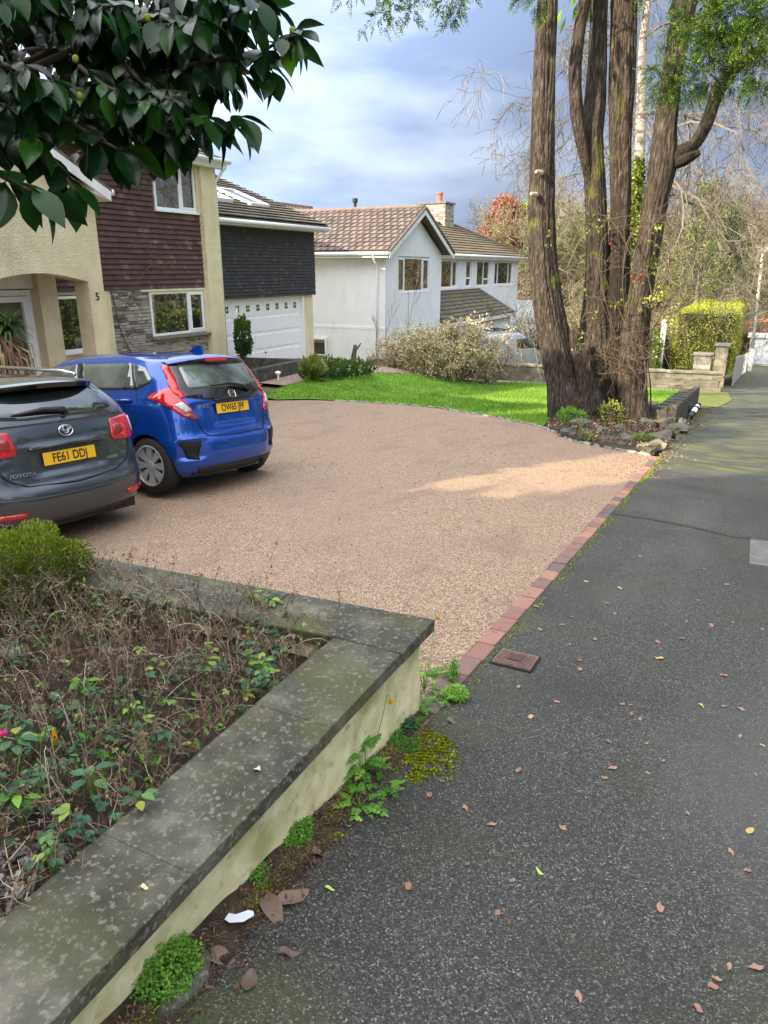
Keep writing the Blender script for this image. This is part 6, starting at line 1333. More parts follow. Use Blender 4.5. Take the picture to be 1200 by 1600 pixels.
# ---------------------------------------------------------------- tree bed: rocks, plants, trough, pipe
rg = random.Random(70)
rocks = [(905, 672, .22, .18, .15), (885, 682, .17, .12, .10), (922, 680, .12, .1, .07), (938, 676, .13, .10, .08), (968, 676, .15, .12, .10), (975, 694, .14, .12, .11), (950, 688, .2, .08, .05), (1010, 706, .13, .10, .09), (915, 686, .14, .1, .07), (1010, 668, .16, .14, .12), (1025, 662, .2, .1, .08), (1040, 668, .28, .16, .12), (1058, 676, .2, .2, .12), (1032, 690, .16, .26, .11), (1027, 702, .12, .16, .09), (1048, 660, .22, .12, .08), (990, 672, .12, .1, .07), (1062, 664, .2, .12, .1), (1000, 690, .1, .08, .05)]
desc = ['upright brown slab at the left corner of the tree bed', 'low pale green rock left of the tree bed', 'small grey rock behind the left edge of the tree bed', 'rounded bluish grey rock in the left of the tree bed', 'rounded bluish rock at the foot of the cypress', 'dark domed rock nearest the front of the tree bed', 'flat pale slab lying across the tree bed', 'greenish rock by the front corner of the tree bed', 'mossy rock among weeds in the tree bed', 'lumpy brown rock against the right trunk base', 'thin brown stone leaning behind the right rocks', 'large tan boulder in the right of the tree bed', 'wide brown boulder beside the pavement edge', 'long pale boulder on the pavement side of the tree bed', 'square pale kerb stone at the pointed corner of the tree bed', 'flat rock stacked beside the concrete trough', 'small rock close in front of the right trunk', 'dark rock between trough and leaning pipe', 'little stone in the middle of the tree bed']
for i, ((u, v, sx, sy, sz), d_) in enumerate(zip(rocks, desc)):
    p = onG(u, v); mb = MB(); stone(mb, (p.x, p.y, p.z + sz * .55), sx, sy, sz, rg.uniform(0, 3), rg.random(), 20 + i, .55); tag(mb.build('rock', M['rock'], bevel=.004), d_, 'rock', 'rocks in the tree bed')
t = thing('trough', 'square weathered concrete trough against the right trunk', 'trough', tuple(onG(1010, 652))); p = onG(1009, 655)
mb = MB(); mb.box(p.x - .2, p.x + .2, p.y - .18, p.y + .18, p.z - .05, p.z + .36); mb.build('block', M['block'], t, bevel=.01)
p = onG(1036, 655); mb = MB(); mb.box(p.x - .22, p.x + .22, p.y - .15, p.y + .15, p.z - .05, p.z + .2); tag(mb.build('block_stone', M['block'], bevel=.02), 'low concrete block lying right of the trough', 'block')
t = thing('leaning_pipe', 'black pipe with white bands leaning out of the verge beside the retaining wall', 'pipe', tuple(onG(1066, 676)))
p0 = onG(1064, 678); p1 = atF(1074, 660, dep(p0) + .5); mb = MB(); mb.tube([p0, p0.lerp(atF(1078, 651, 14.3), 1)], [.018, .022], k=8); mb.build('rod', M['blackplastic'], t)
q0 = atF(1078, 652, 14.3); q1 = atF(1092, 632, 14.6); mb = MB(); mb.tube([q0, q0.lerp(q1, .35)], .06, k=12); mb.tube([q0.lerp(q1, .62), q0.lerp(q1, .78)], .045, k=12); mb.tube([q0.lerp(q1, .85), q1], .05, k=12); mb.build('pipe', M['blackplastic'], t); mb = MB(); mb.tube([q0.lerp(q1, .35), q0.lerp(q1, .62)], .05, k=12); mb.tube([q0.lerp(q1, .78), q0.lerp(q1, .85)], .046, k=12); mb.build('white_band', M['upvc'], t)
p = atF(1080, 628, 14.7); mb = MB(); mb.tube([p - Vector((0, 0, .3)), p], .04, k=10); tag(mb.build('wall_pipe', M['blackplastic'], smooth_=True), 'short black pipe on the end of the retaining wall', 'pipe')
for (u, v, r, h, n, lm3, ls, lab) in ((955, 668, .26, .5, 420, 'palegreen', (.03, .06), 'leafy cream edged shrub growing against the cypress trunk'), (893, 664, .3, .3, 420, 'weed', (.04, .09), 'green ferny weeds at the left foot of the cypress'), (918, 690, .16, .14, 220, 'palegreen', (.03, .06), 'grey green tufted plant in front of the tree bed'), (995, 690, .10, .12, 160, 'weed', (.03, .05), 'bright green tuft in the middle of the tree bed'), (1012, 696, .12, .16, 150, 'palegreen', (.03, .06), 'yellowish tuft near the corner of the tree bed'), (905, 672, .2, .2, 220, 'palegreen', (.03, .07), 'trailing green weeds over the rocks of the tree bed'), (1058, 650, .22, .35, 300, 'hedgegreen', (.03, .07), 'dark green weed beside the concrete block'), (1066, 612, .3, .3, 10, 'hedgegreen', (.03, .07), 'small weed behind the retaining wall')):
    leafball('weed', lab, 'weed', onG(u, v), r, h, n, lm3, ls, int(u + v), up=.8)
mb = MB(); BP = [Vector(p) for p in BED]; k = 0
while k < 1500:
    x, y = rg.uniform(-3.4, -1), rg.uniform(10.8, 16)
    if not inpoly(x, y, BP): continue
    k += 1; leafq(mb, Vector((x, y, gz(x, y) + .08 + rg.uniform(0, .03))), rv_(rg), rg.uniform(.03, .07), .03, rg.random())
tag(mb.build('leaf_litter', M['deadleaf']), kind='stuff', label='brown leaf litter over the tree bed', cat='leaf litter')
# ---------------------------------------------------------------- planted bed in front
CL = leafball('bed_conifer', 'small rounded bright green conifer in the corner of the planted bed', 'conifer', Vector((-2.76, 1.93, .08)), .25, .39, 14000, 'coniferolive', (.010, .024), 71, stems=4, up=.5)
rg = random.Random(72)
def inbed(): return Vector((rg.uniform(-4.2, -1.31), rg.uniform(-.4, 2.12), BZ))
mb = MB()
for i in range(5600):     # dead stems
    p = inbed(); p.y = min(2.2, p.y * 1.03 + .03); a = rg.uniform(0, 6.28); h = rg.uniform(.06, .22) * (1.35 if rg.random() < .12 else 1) * (.6 if p.x > -1.5 else 1); ln = rg.uniform(.05, .26); d = Vector((math.cos(a), math.sin(a), 0)); t = rg.random() ** .95
    if rg.random() < .25: P = [p, p + d * ln * .3 + Vector((0, 0, h * .75)), p + d * ln * .7 + Vector((0, 0, h)), p + d * ln + Vector((0, 0, h * rg.uniform(.3, .9)))]
    else: ln *= rg.uniform(.2, 1); h *= 1.1; P = [p, p + d * ln * .35 + Vector((0, 0, h * .45)), p + d * ln * .65 + Vector((0, 0, h * .8)), p + d * ln + Vector((0, 0, h * rg.uniform(.9, 1.15)))]
    P = smoothpath([q + rv_(rg) * .007 for q in P], 3)
    mb.tube(P, list(np.linspace(rg.uniform(.0012, .0028), .0008, len(P))), k=3, t=t, cap=False)
    if rg.random() < .6:
        for q in range(rg.randint(2, 7)): c = rg.choice(P[3:]); e_ = (rv_(rg) + Vector((0, 0, .4))).normalized() * rg.uniform(.02, .06); mb.tube([c, c + e_ * .5 + rv_(rg) * .006, c + e_], [.001, .0008, .0005], k=3, t=t, cap=False)
    if rg.random() < .5:
        for q in range(12): c = rg.choice(P[4:]) + rv_(rg) * .012; leafq(mb, c, rv_(rg) + Vector((0, 0, -.3)), rg.uniform(.008, .022), .007, clampf(t * .7 + rg.uniform(0, .2)))
for i in range(70):      # matted bleached stalks
    p = inbed() + Vector((0, 0, rg.uniform(.02, .1))); d = rv_(rg); d.z *= .15; P = smoothpath([p, p + d * .09, p + d * .18 + rv_(rg) * .02], 3); mb.tube(P, .0022, k=4, t=rg.uniform(.75, 1), cap=False)
tag(mb.build('dead_stems', M['deadstem']), kind='stuff', label='tangle of dead brown flower stems in the planted bed', cat='dead stems')
mb = MB()
for i in range(2300): p = inbed(); p.z += rg.uniform(-.01, .03); leafq(mb, p, rv_(rg) * Vector((1, 1, .4)).length, rg.uniform(.02, .055), rg.uniform(.012, .03), rg.random() * .8, .3)
tag(mb.build('bed_leaf_litter', M['deadleaf']), kind='stuff', label='fallen brown leaves on the soil of the planted bed', cat='leaf litter')
mb = MB()
def leaf5(mb, p, d, up, L_, W_, t, serr=.0):   # broader leaf, six faces
    d = d.normalized(); s_ = d.cross(up)
    if s_.length < 1e-3: s_ = d.orthogonal()
    s_.normalize(); u_ = s_.cross(d); prof = [(0, .0), (.18, .62), (.42, 1), (.7, .72), (.88, .34), (1, 0)]; c = []; l = []; r = []
    for f, w_ in prof: b = p + d * L_ * f - u_ * L_ * .25 * f * f; c.append(b); l.append(b - s_ * W_ / 2 * w_ + u_ * .12 * W_ * w_); r.append(b + s_ * W_ / 2 * w_ + u_ * .12 * W_ * w_)
    for i in range(5):
        if i == 0: mb.tri(c[0], c[1], l[1], t); mb.tri(c[0], r[1], c[1], t)
        elif i == 4: mb.tri(l[4], c[4], c[5], t); mb.tri(c[4], r[4], c[5], t)
        else: mb.quad(l[i], c[i], c[i + 1], l[i + 1], t); mb.quad(c[i], r[i], r[i + 1], c[i + 1], t)
UP = Vector((0, 0, 1))
clumps = [(inbed(), rg.uniform(.05, .18)) for i in range(70)]
for i in range(2300):
    c, r = rg.choice(clumps); p = c + Vector((rg.gauss(0, r), rg.gauss(0, r), rg.uniform(.02, .15)))
    if not (-4.3 < p.x < -1.27 and p.y < 2.2): continue
    if p.y > 1.9 and rg.random() < .5: continue
    a = rg.uniform(0, 6.28); t = rg.random() ** 1.2; L_ = rg.uniform(.014, .036); mb.tube([Vector((p.x + rg.uniform(-.02, .02), p.y, BZ)), p], .0012, k=3, t=t, cap=False)
    for q in (-.95, 0, .95): d = Vector((math.cos(a + q), math.sin(a + q), rg.uniform(-.2, .3))); leaf5(mb, p, d, UP + rv_(rg) * .3, L_ * (1.15 if q == 0 else 1), L_ * .72, clampf(t + rg.uniform(-.1, .1)))
tag(mb.build('bramble', M['bramble']), kind='stuff', label='low bramble and wild strawberry leaves spreading through the bed', cat='bramble')
mb = MB()
for i in range(7000):
    p = inbed(); 
    if noise.noise(p * 3.1) < .05: continue
    p.z += rg.uniform(.01, .12); leafq(mb, p, rv_(rg) + Vector((0, 0, .5)), rg.uniform(.012, .035), rg.uniform(.008, .018), rg.random())
tag(mb.build('bed_weeds', M['weed']), kind='stuff', label='small green weeds and grassy shoots in the planted bed', cat='weeds')
# sage-like big leaves, yellow spike, bright shoots
for (u, v, n, L_, lm3, lab) in ((140, 1210, 5, .05, 'bramble', 'dark crinkled green leaves on the soil near the coping'), (215, 1245, 6, .04, 'bramble', 'grey green leaves beside the inner coping edge'), (80, 1335, 7, .025, 'bramble', 'small grey green shoots low at the left of the bed'), (25, 1160, 9, .05, 'bramble', 'broad green leaf cluster at the left edge of the bed'), (130, 1065, 8, .045, 'weed', 'light green leaf cluster in the middle of the bed'), (320, 1035, 8, .04, 'bramble', 'bluish green leaf cluster near the middle of the bed'), (410, 1040, 7, .035, 'weed', 'fresh green leaf sprig near the right of the bed'), (420, 935, 9, .045, 'bramble', 'green leaves poking over the rear coping'), (395, 930, 6, .04, 'weed', 'pale leaves on the rear coping edge'), (25, 1240, 8, .04, 'weed', 'yellow green leaves at the left edge of the bed'), (205, 1100, 6, .03, 'weed', 'small bright leaf tuft in the bed')):
    p = atZ(u, v, BZ + .12); t = thing('leafy_plant', lab, 'plant', (p.x, p.y, BZ)); mb = MB(); sm = MB()
    for q in range(n): a = q * 2.4; b = p + Vector((math.cos(a) * .015, math.sin(a) * .015, rg.uniform(-.02, .02))); sm.tube([Vector((p.x, p.y, BZ)), b], .0016, k=4); leaf5(mb, b, Vector((math.cos(a), math.sin(a), rg.uniform(-.1, .3))), UP, L_ * rg.uniform(.8, 1.2), L_ * .62, rg.random())
    sm.build('stem', M['weed'], t); mb.build('leaves', M[lm3], t)
p = atZ(85, 1150, BZ + .12); t = thing('flower_spike', 'yellow tipped flower spike standing among the dead stems', 'flower', (p.x, p.y, BZ)); mb = MB(); mb.tube([Vector((p.x, p.y, BZ)), p], .003, k=5); mb.build('stem', M['weed'], t); mb = MB()
for q in range(60): f = q / 60; a = q * 2.4; leafq(mb, p + Vector((0, 0, -.03 + .055 * f)), Vector((math.cos(a), math.sin(a), .5)), .014 * (1.2 - f), .009, .3 + f * .5)
mb.build('petals', M['yellow'], t)
p = atZ(3, 1148, BZ + .14); t = thing('pink_flower', 'single pink flower at the left edge of the bed', 'flower', (p.x, p.y, BZ)); mb = MB(); mb.tube([Vector((p.x, p.y, BZ)), p], .002, k=5); mb.build('stem', M['weed'], t); mb = MB()
for q in range(10): a = q * .63; leafq(mb, p, Vector((math.cos(a), math.sin(a), .4)), .02, .014, rg.random())
mb.build('petals', M['pink'], t)
rg = random.Random(81)
mb = MB()
for i in range(170):
    p = atZ(rg.uniform(-20, 110), rg.uniform(1320, 1480), BZ + .01)
    if p.x > -1.3: continue
    stone(mb, p, rg.uniform(.005, .014), rg.uniform(.005, .012), rg.uniform(.004, .008), rg.uniform(0, 3), rg.random(), i, .3)
tag(mb.build('pebbles', M['pebble'], smooth_=True), kind='stuff', label='grey pebbles on the soil at the near left of the bed', cat='pebbles')
for (u, v, sx, lab) in ((20, 1020, .07, 'flat grey stone at the left edge of the bed'), (190, 1345, .022, 'small blue grey stone beside the inner coping edge'), (28, 1395, .02, 'pale round pebble at the left of the bed'), (62, 1428, .018, 'pale oval pebble at the left of the bed near the coping')):
    p = atZ(u, v, BZ + .02); mb = MB(); stone(mb, p, sx, sx * .7, sx * .4, rg.uniform(0, 3), .8, u, .3); tag(mb.build('stone', M['slab'], smooth_=True), lab, 'stone')
# ---------------------------------------------------------------- camellia overhanging at the top left
CM = thing('camellia', 'glossy dark green camellia overhanging the top left of the view', 'shrub', (-2.35, .85, .1))
rg = random.Random(90); st = MB(); lb = MB(); bd = MB(); root = Vector((-2.35, .85, .1))
def camleaf(p, d, L_, t):
    d = d.normalized(); s_ = d.cross(UP + rv_(rg) * .5)
    if s_.length < 1e-3: s_ = d.orthogonal()
    s_.normalize(); u_ = s_.cross(d); prof = [(0, 0), (.10, .28), (.25, .74), (.42, 1), (.6, .95), (.76, .66), (.88, .32), (.95, .12), (1, 0)]; W_ = L_ * rg.uniform(.50, .62); cv = rg.uniform(.12, .34); cup = rg.uniform(.04, .2); rows = []
    for f, w_ in prof:
        b = p + d * L_ * f - u_ * L_ * cv * f * f; rows.append([b - s_ * W_ / 2 * w_ + u_ * cup * W_ * w_, b - s_ * W_ / 4 * w_ + u_ * cup * .25 * W_ * w_, b, b + s_ * W_ / 4 * w_ + u_ * cup * .25 * W_ * w_, b + s_ * W_ / 2 * w_ + u_ * cup * W_ * w_])
    n0 = len(lb.v)
    for r in rows: lb.v += r
    for i in range(len(rows) - 1):
        for j in range(4): a = n0 + i * 5 + j; lb.f.append((a, a + 1, a + 6, a + 5)); lb.t.append(t); lb.m.append(0)
def twig(pix, depths, n, spread=1., L0=.068, bright=0):
    n = int(n * 1.3)
    P = [atF(u, v, yf) for (u, v), yf in zip(pix, depths)]; P = smoothpath(P, 6); st.tube(P, list(np.linspace(.0065, .0022, len(P))), k=6)
    for i in range(n):
        f = (i + .5) / n; j = min(len(P) - 2, int(f * (len(P) - 1))); p = P[j].lerp(P[j + 1], rg.random()); dd = (P[j + 1] - P[j]).normalized(); a = i * 2.4 + rg.uniform(-.5, .5); x, y_, z = orient(dd); side = y_ * math.cos(a) + z * math.sin(a)
        ln = L0 * rg.uniform(.62, 1.22); pet = p + (dd * .3 + side).normalized() * .008; st.tube([p, pet], .0012, k=4, cap=False); d = dd * .55 + side * .75 + Vector((0, 0, -.75)); camleaf(pet, d, ln, clampf(rg.betavariate(1.3, 2.6) + bright + (.28 if rg.random() < .10 else 0)))
    d = (P[-1] - P[-3]); camleaf(P[-1], d + Vector((0, 0, -.02)), L0, .6 + bright * .5)
# visible outer sprays
S = 1.62
twig([(150, 150), (230, 120), (320, 100), (390, 90), (440, 62), (462, 55)], [1.9, 1.85, 1.8, 1.72, S, S], 26, bright=.05)
twig([(200, 40), (270, 22), (330, 28), (372, 12), (405, 0)], [1.9, 1.8, 1.7, 1.65, S], 18)
twig([(0, 150), (100, 142), (180, 140), (250, 142), (300, 145)], [2.0, 1.9, 1.8, 1.75, 1.7], 26, bright=.1)
twig([(160, 190), (240, 200), (300, 205), (345, 195), (378, 184)], [1.85, 1.8, 1.75, 1.7, 1.66], 17, L0=.078)
twig([(430, 75), (455, 62), (468, 54)], [1.66, 1.63, 1.6], 4, bright=.2)
twig([(-60, 255), (-10, 270), (25, 288), (60, 300)], [1.7, 1.65, 1.6, 1.6], 8, L0=.098)
twig([(60, 230), (95, 262), (110, 290)], [1.8, 1.75, 1.7], 6, L0=.095)
twig([(40, 150), (110, 190), (150, 215), (190, 235)], [1.85, 1.78, 1.7, 1.7], 12, L0=.09)
twig([(-30, 190), (20, 205), (60, 215)], [1.8, 1.75, 1.7], 7, L0=.09)
twig([(120, 60), (190, 60), (250, 75), (300, 70), (350, 60)], [1.95, 1.9, 1.85, 1.8, 1.75], 22, bright=.05)
twig([(330, 60), (370, 45), (400, 20), (420, 8)], [1.75, 1.7, 1.68, 1.66], 12, bright=.1)
twig([(300, 110), (350, 130), (395, 95), (425, 110)], [1.75, 1.7, 1.68, 1.66], 12)
for i in range(150):   # the dense mass behind
    u = rg.uniform(-60, 345); v = rg.uniform(-60, 225) if u < 150 else rg.uniform(-60, 228) if u < 300 else rg.uniform(-60, 120)
    if v > 185 and 10 < u < 130: continue
    yf = rg.uniform(1.65, 2.5); a = rg.uniform(-.8, .9); l = rg.uniform(40, 80); twig([(u - math.cos(a) * l * .6, v - math.sin(a) * l * .6), (u, v), (u + math.cos(a) * l * .5, v + math.sin(a) * l * .3)], [yf + .08, yf, yf - .04], rg.randint(7, 11), L0=.068)
for u, v in ((230, 28), (118, 92), (125, 150), (457, 48)): bd = MB(); stone(bd, atF(u, v, 1.62), .006, .006, .008, 0, .9, 1, .0); bd.build('bud', M['coniferolive'], CM, smooth_=True)
# main boughs from the trunk in the bed (left of the picture)
hub = Vector((-2.3, 1.0, 1.55))
st.tube(smoothpath([root, root + Vector((.03, .05, .7)), hub], 5), list(np.linspace(.035, .022, 11)), k=8)
for (u, v), yf in (((-10, 150), 2.0), ((60, 40), 2.0), ((150, 150), 1.95), ((-60, 255), 1.75), ((120, 60), 1.98), ((160, 190), 1.88), ((200, 40), 1.92), ((60, 230), 1.82)): e_ = atF(u, v, yf); st.tube(smoothpath([hub, hub.lerp(e_, .5) + Vector((0, 0, .06)), e_], 4), list(np.linspace(.016, .0065, 9)), k=6)
st.build('branches', M['twigbrown'], CM, smooth_=True); lb.build('leaves', M['camleaf'], CM, smooth_=True)
# ---------------------------------------------------------------- weeds, moss, poppies and litter along the wall foot
rg = random.Random(95)
def divided(mb, p, d, L_, t, k=4):  # a divided (ferny) leaf: opposite lobed leaflets
    d = d.normalized(); s_ = d.cross(UP).normalized(); 
    for i in range(k):
        f = (i + 1) / (k + .3); c = p + d * L_ * f + Vector((0, 0, -.25 * L_ * f * f)); w_ = L_ * .36 * (1.1 - .5 * f)
        for sg in (-1, 1):
            for q in (-.5, .2, .8): e_ = (s_ * sg + d * q + rv_(rg) * .15); leaf5(mb, c, e_, UP + rv_(rg) * .2, w_ * (1 - .25 * abs(q)), w_ * .5, clampf(t + rg.uniform(-.15, .15)))
    leaf5(mb, p + d * L_ * .95 + Vector((0, 0, -.25 * L_)), d, UP, L_ * .35, L_ * .2, t)
def ferny(lab, u, v, n, L_, h, t0=.5, nm='wall_weed', k=4, sp_=.02):
    g = onG(u, v); t = thing(nm, lab, 'weed', tuple(g)); sm = MB(); mb = MB()
    for i in range(n): a = i * 2.4 + rg.uniform(-.3, .3); b = g + Vector((math.cos(a) * sp_, math.sin(a) * sp_, h * rg.uniform(.35, 1))); sm.tube([g, g.lerp(b, .6) + rv_(rg) * .004, b], .0014, k=4); divided(mb, b, Vector((math.cos(a), math.sin(a), rg.uniform(0, .5))), L_ * rg.uniform(.85, 1.4), clampf(t0 + rg.uniform(-.3, .3)), k)
    sm.build('stems', M['weed'], t); mb.build('leaves', M['weed'], t)
ferny('tall fresh green ferny weed below the lower yellow poppy', 568, 1218, 13, .06, .12)
ferny('spreading fern leafed weed with rounded lobes on the tarmac edge', 562, 1262, 9, .05, .035, .6, sp_=.03)
ferny('fern leafed weed right of the brown curled leaf', 600, 1238, 6, .045, .03, .4)
ferny('green cranesbill at the wall end between gravel and pavers', 655, 1112, 12, .045, .06, .35)
ferny('upright weed climbing the end of the wall by the gravel', 662, 1080, 12, .04, .13, .6, sp_=.03)
ferny('small weed at the base of the wall end', 640, 1135, 9, .035, .04, .25)
ferny('low green weed beside the bright cushion plant', 690, 1100, 9, .04, .03, .5)
def dotty(lab, u, v, n, r, h, s_, t0, nm='wall_weed', lm3='weed'):  # many tiny leaflets on fine stems
    g = onG(u, v); t = thing(nm, lab, 'weed', tuple(g)); sm = MB(); mb = MB()
    for i in range(n):
        a = rg.uniform(0, 6.28); q = r * rg.random() ** .5; b = g + Vector((math.cos(a) * q, math.sin(a) * q, h * rg.uniform(.25, 1) * (1 - .5 * q / r)))
        if b.x < xw(b.y) + .006: b.x = xw(b.y) + .006 + rg.uniform(0, .02)
        if i % 3 == 0: sm.tube([g + Vector((math.cos(a) * q * .3, math.sin(a) * q * .3, 0)), b], .0007, k=3)
        for j in range(4): leaf5(mb, b + rv_(rg) * s_, rv_(rg) + UP * .3, UP, s_ * rg.uniform(.7, 1.3), s_ * .8, clampf(t0 + rg.uniform(-.35, .3)))
    sm.build('stems', M['weed'], t); mb.build('leaves', M[lm3], t)
dotty('lacy bright green weed at the wall foot nearest the camera', 255, 1535, 620, .095, .10, .008, .6)
dotty('lacy green weed halfway along the wall foot', 452, 1312, 380, .07, .075, .008, .55)
dotty('round bright green cushion plant beside the drain cover', 712, 1092, 520, .055, .07, .006, .85)
dotty('tall wispy weed growing up the wall end', 668, 1055, 120, .04, .14, .009, .55)
dotty('dark ivy leafed weed in the shadow at the wall end', 628, 1142, 110, .05, .05, .014, .1, lm3='bramble')
dotty('fine blue green weed hugging the wall foot', 602, 1158, 420, .07, .045, .007, .3)
dotty('sparse green sprig at the wall foot between the two lacy weeds', 395, 1378, 130, .05, .05, .008, .5)
dotty('low creeping weed under the lower yellow poppy', 560, 1200, 260, .06, .04, .008, .4)
dotty('bluish creeping weed at the wall foot near the moss patch', 636, 1172, 160, .05, .03, .006, .25)
dotty('small weed at the wall foot above the fallen magnolia leaves', 520, 1232, 260, .06, .035, .008, .35)
for (u, v, gu, gv, lab) in ((610, 1093, 580, 1190, 'single yellow poppy bud on a bent stem against the cream wall'), (684, 968, 668, 1060, 'yellow poppy flower level with the wall corner')):
    g = onG(gu, gv); yf = dep(g) * .985; e_ = atF(u, v, -g.x * math.sin(AZ) + g.y * math.cos(AZ) - .02); t = thing('poppy', lab, 'flower', tuple(g)); mb = MB(); mb.tube(smoothpath([g, g.lerp(e_, .6) + Vector((-.005, 0, .01)), e_ + Vector((-.012, 0, .012)), e_], 4), .0013, k=5); mb.build('stem', M['weed'], t); mb = MB()
    for q in range(16): a = q * 1.2; leaf5(mb, e_, Vector((math.cos(a) * .5, math.sin(a) * .5, -.8 if u < 650 else .8)), UP + rv_(rg), .018, .017, rg.random())
    mb.build('petals', M['yellow'], t)
mb = MB()
def mossat(u, v, ru, rv2, n):
    for i in range(n):
        a = rg.uniform(0, 6.28); q = rg.random() ** .6; g = onG(u + math.cos(a) * ru * q, v + math.sin(a) * rv2 * q)
        if noise.noise(g * 25) < -.12: continue
        h = rg.uniform(.005, .014) * (1 + max(0, g.y - 2.5) * .07); leafq(mb, g + Vector((0, 0, .001)), rv_(rg) * 1.0 + UP * .7, h, h * .8, rg.random())
mossat(660, 1170, 44, 28, 5200); mossat(650, 1205, 34, 22, 1300); mossat(490, 1290, 55, 34, 2600); mossat(696, 1190, 30, 34, 500); mossat(420, 1380, 20, 14, 300)
for i in range(6500):
    y = rg.uniform(.5, 2.4) if i % 2 else rg.uniform(.5, 10.5); x = -.965 + abs(rg.gauss(0, .03)); 
    if y < 2.4: x = -1.03 + abs(rg.gauss(0, .03))
    if noise.noise((x, y * 2.5, 0)) < -.1: continue
    g = Vector((x, y, gz(-1, y) + (.03 * smooth((-.98 - x) / .10) if y < 2.4 else 0) + .002)); h = rg.uniform(.003, .009) * (1 + y * .1); leafq(mb, g, rv_(rg) * .8 + UP, h, h * .7, rg.random())
tag(mb.build('moss', M['moss']), kind='stuff', label='yellow green moss at the wall foot and along the paver edge', cat='moss')
# soil and debris wedge at the wall foot
sheet('verge_soil', [(-1.125, .3), (-1.125, .7), (-1.10, 1.2), (-1.06, 2.1), (-1.045, 2.38), (-.985, 2.42), (-.955, 2.2), (-.965, 1.8), (-.95, 1.5), (-.965, 1.2), (-.95, 1.0), (-.97, .7), (-.975, .3)], .035, .004, M['soil'], zf=lambda x, y: gz(-1, y) + .03 * smooth((-.98 - x) / .10), bumpy=.008)
mb = MB(); stone(mb, (-1.0, .93, gz(-1, .93) + .01), .035, .10, .022, 0, .5, 5, .5); tag(mb.build('kerb_stone', M['coping'], smooth_=True), 'rough mossy stone lying along the wall foot beside the white paper', 'stone')
mb = MB()
for i in range(1500):
    y = rg.uniform(.4, 2.35); x = -1.06 + abs(rg.gauss(0, .07)); p = Vector((x, y, gz(-1, y) + .03 * smooth((-.98 - x) / .10) + rg.uniform(.003, .010))); leafq(mb, p, Vector((rg.uniform(-1, 1), rg.uniform(-1, 1), rg.uniform(-.2, .4))), rg.uniform(.006, .02), rg.uniform(.005, .012), rg.random() ** 2 * .7)
tag(mb.build('verge_litter', M['deadleaf']), kind='stuff', label='crumbled brown leaf litter along the foot of the cream wall', cat='leaf litter')
# needles and twigs on the pavement
mb = MB()
for i in range(11000):
    y = .5 + 7.5 * rg.random() ** 1.35; x = rg.uniform(-1.0, 1.2)
    if x > -.2 + .16 * y + .45: continue
    if noise.noise((x * 2.2, y * 2.2, 5)) < rg.uniform(-.5, .25): continue
    z = gz(x, y) + .0015; a = rg.uniform(0, 6.28); L_ = rg.uniform(.005, .017); b = rg.uniform(-.5, .5); d1 = Vector((math.cos(a), math.sin(a), 0)); d2 = Vector((math.cos(a + b), math.sin(a + b), 0)); s1 = Vector((-d1.y, d1.x, 0)) * .00045; p = Vector((x, y, z)); m1 = p + d1 * L_ * .5; e_ = m1 + d2 * L_ * .5; m1.z += .001; t = rg.random()
    mb.quad(p - s1, p + s1, m1 + s1, m1 - s1, t); mb.quad(m1 - s1, m1 + s1, e_ + s1 * .6, e_ - s1 * .6, t)
for i in range(3200):   # debris along the wall foot
    y = rg.uniform(.4, 2.4); x = -1.05 + abs(rg.gauss(0, .06)); p = Vector((x, y, gz(-1, y) + .03 * smooth((-.98 - x) / .10) + rg.uniform(.003, .016))); d = rv_(rg); d.z *= .3; mb.tube([p, p + d * rg.uniform(.006, .02)], .0008, k=3, t=rg.random() * .25, cap=False)
for i in range(1500):
    y = rg.uniform(8.8, 22); x = -1.0 + abs(rg.gauss(0, .22)) * rg.random(); p = Vector((x, y, gz(x, y) + .004)); leafq(mb, p, rv_(rg) * .3 + Vector((rg.uniform(-1, 1), rg.uniform(-1, 1), 0)), rg.uniform(.02, .05), .02, rg.random() * .35)
tag(mb.build('needles', M['needle']), kind='stuff', label='fallen conifer needles and twig litter over the dark pavement', cat='needles')
mb = MB()
for i in range(5200):
    y = rg.uniform(2.3, 14.5); x = -1.1 - 8.5 * rg.random() ** 1.1
    if noise.noise((x * 1.1, y * 1.1, 9)) < rg.uniform(-.5, .35) or (x < -4 and y > 13.6): continue
    leafq(mb, Vector((x, y, gz(x, y) + .003)), Vector((rg.uniform(-1, 1), rg.uniform(-1, 1), .05)), rg.uniform(.008, .03), rg.uniform(.003, .012), rg.random() ** 2 * .6)
for i in range(900):
    y = rg.uniform(8.5, 13); p = Vector((-1.07 - abs(rg.gauss(0, .35)), y, 0)); p.z = gz(p.x, y) + .003
    if p.y < 10.9: leafq(mb, p, Vector((rg.uniform(-1, 1), rg.uniform(-1, 1), .05)), rg.uniform(.01, .03), rg.uniform(.004, .012), rg.random() * .6)
tag(mb.build('driveway_debris', M['deadleaf']), kind='stuff', label='tiny dark leaf fragments scattered over the gravel driveway', cat='debris')
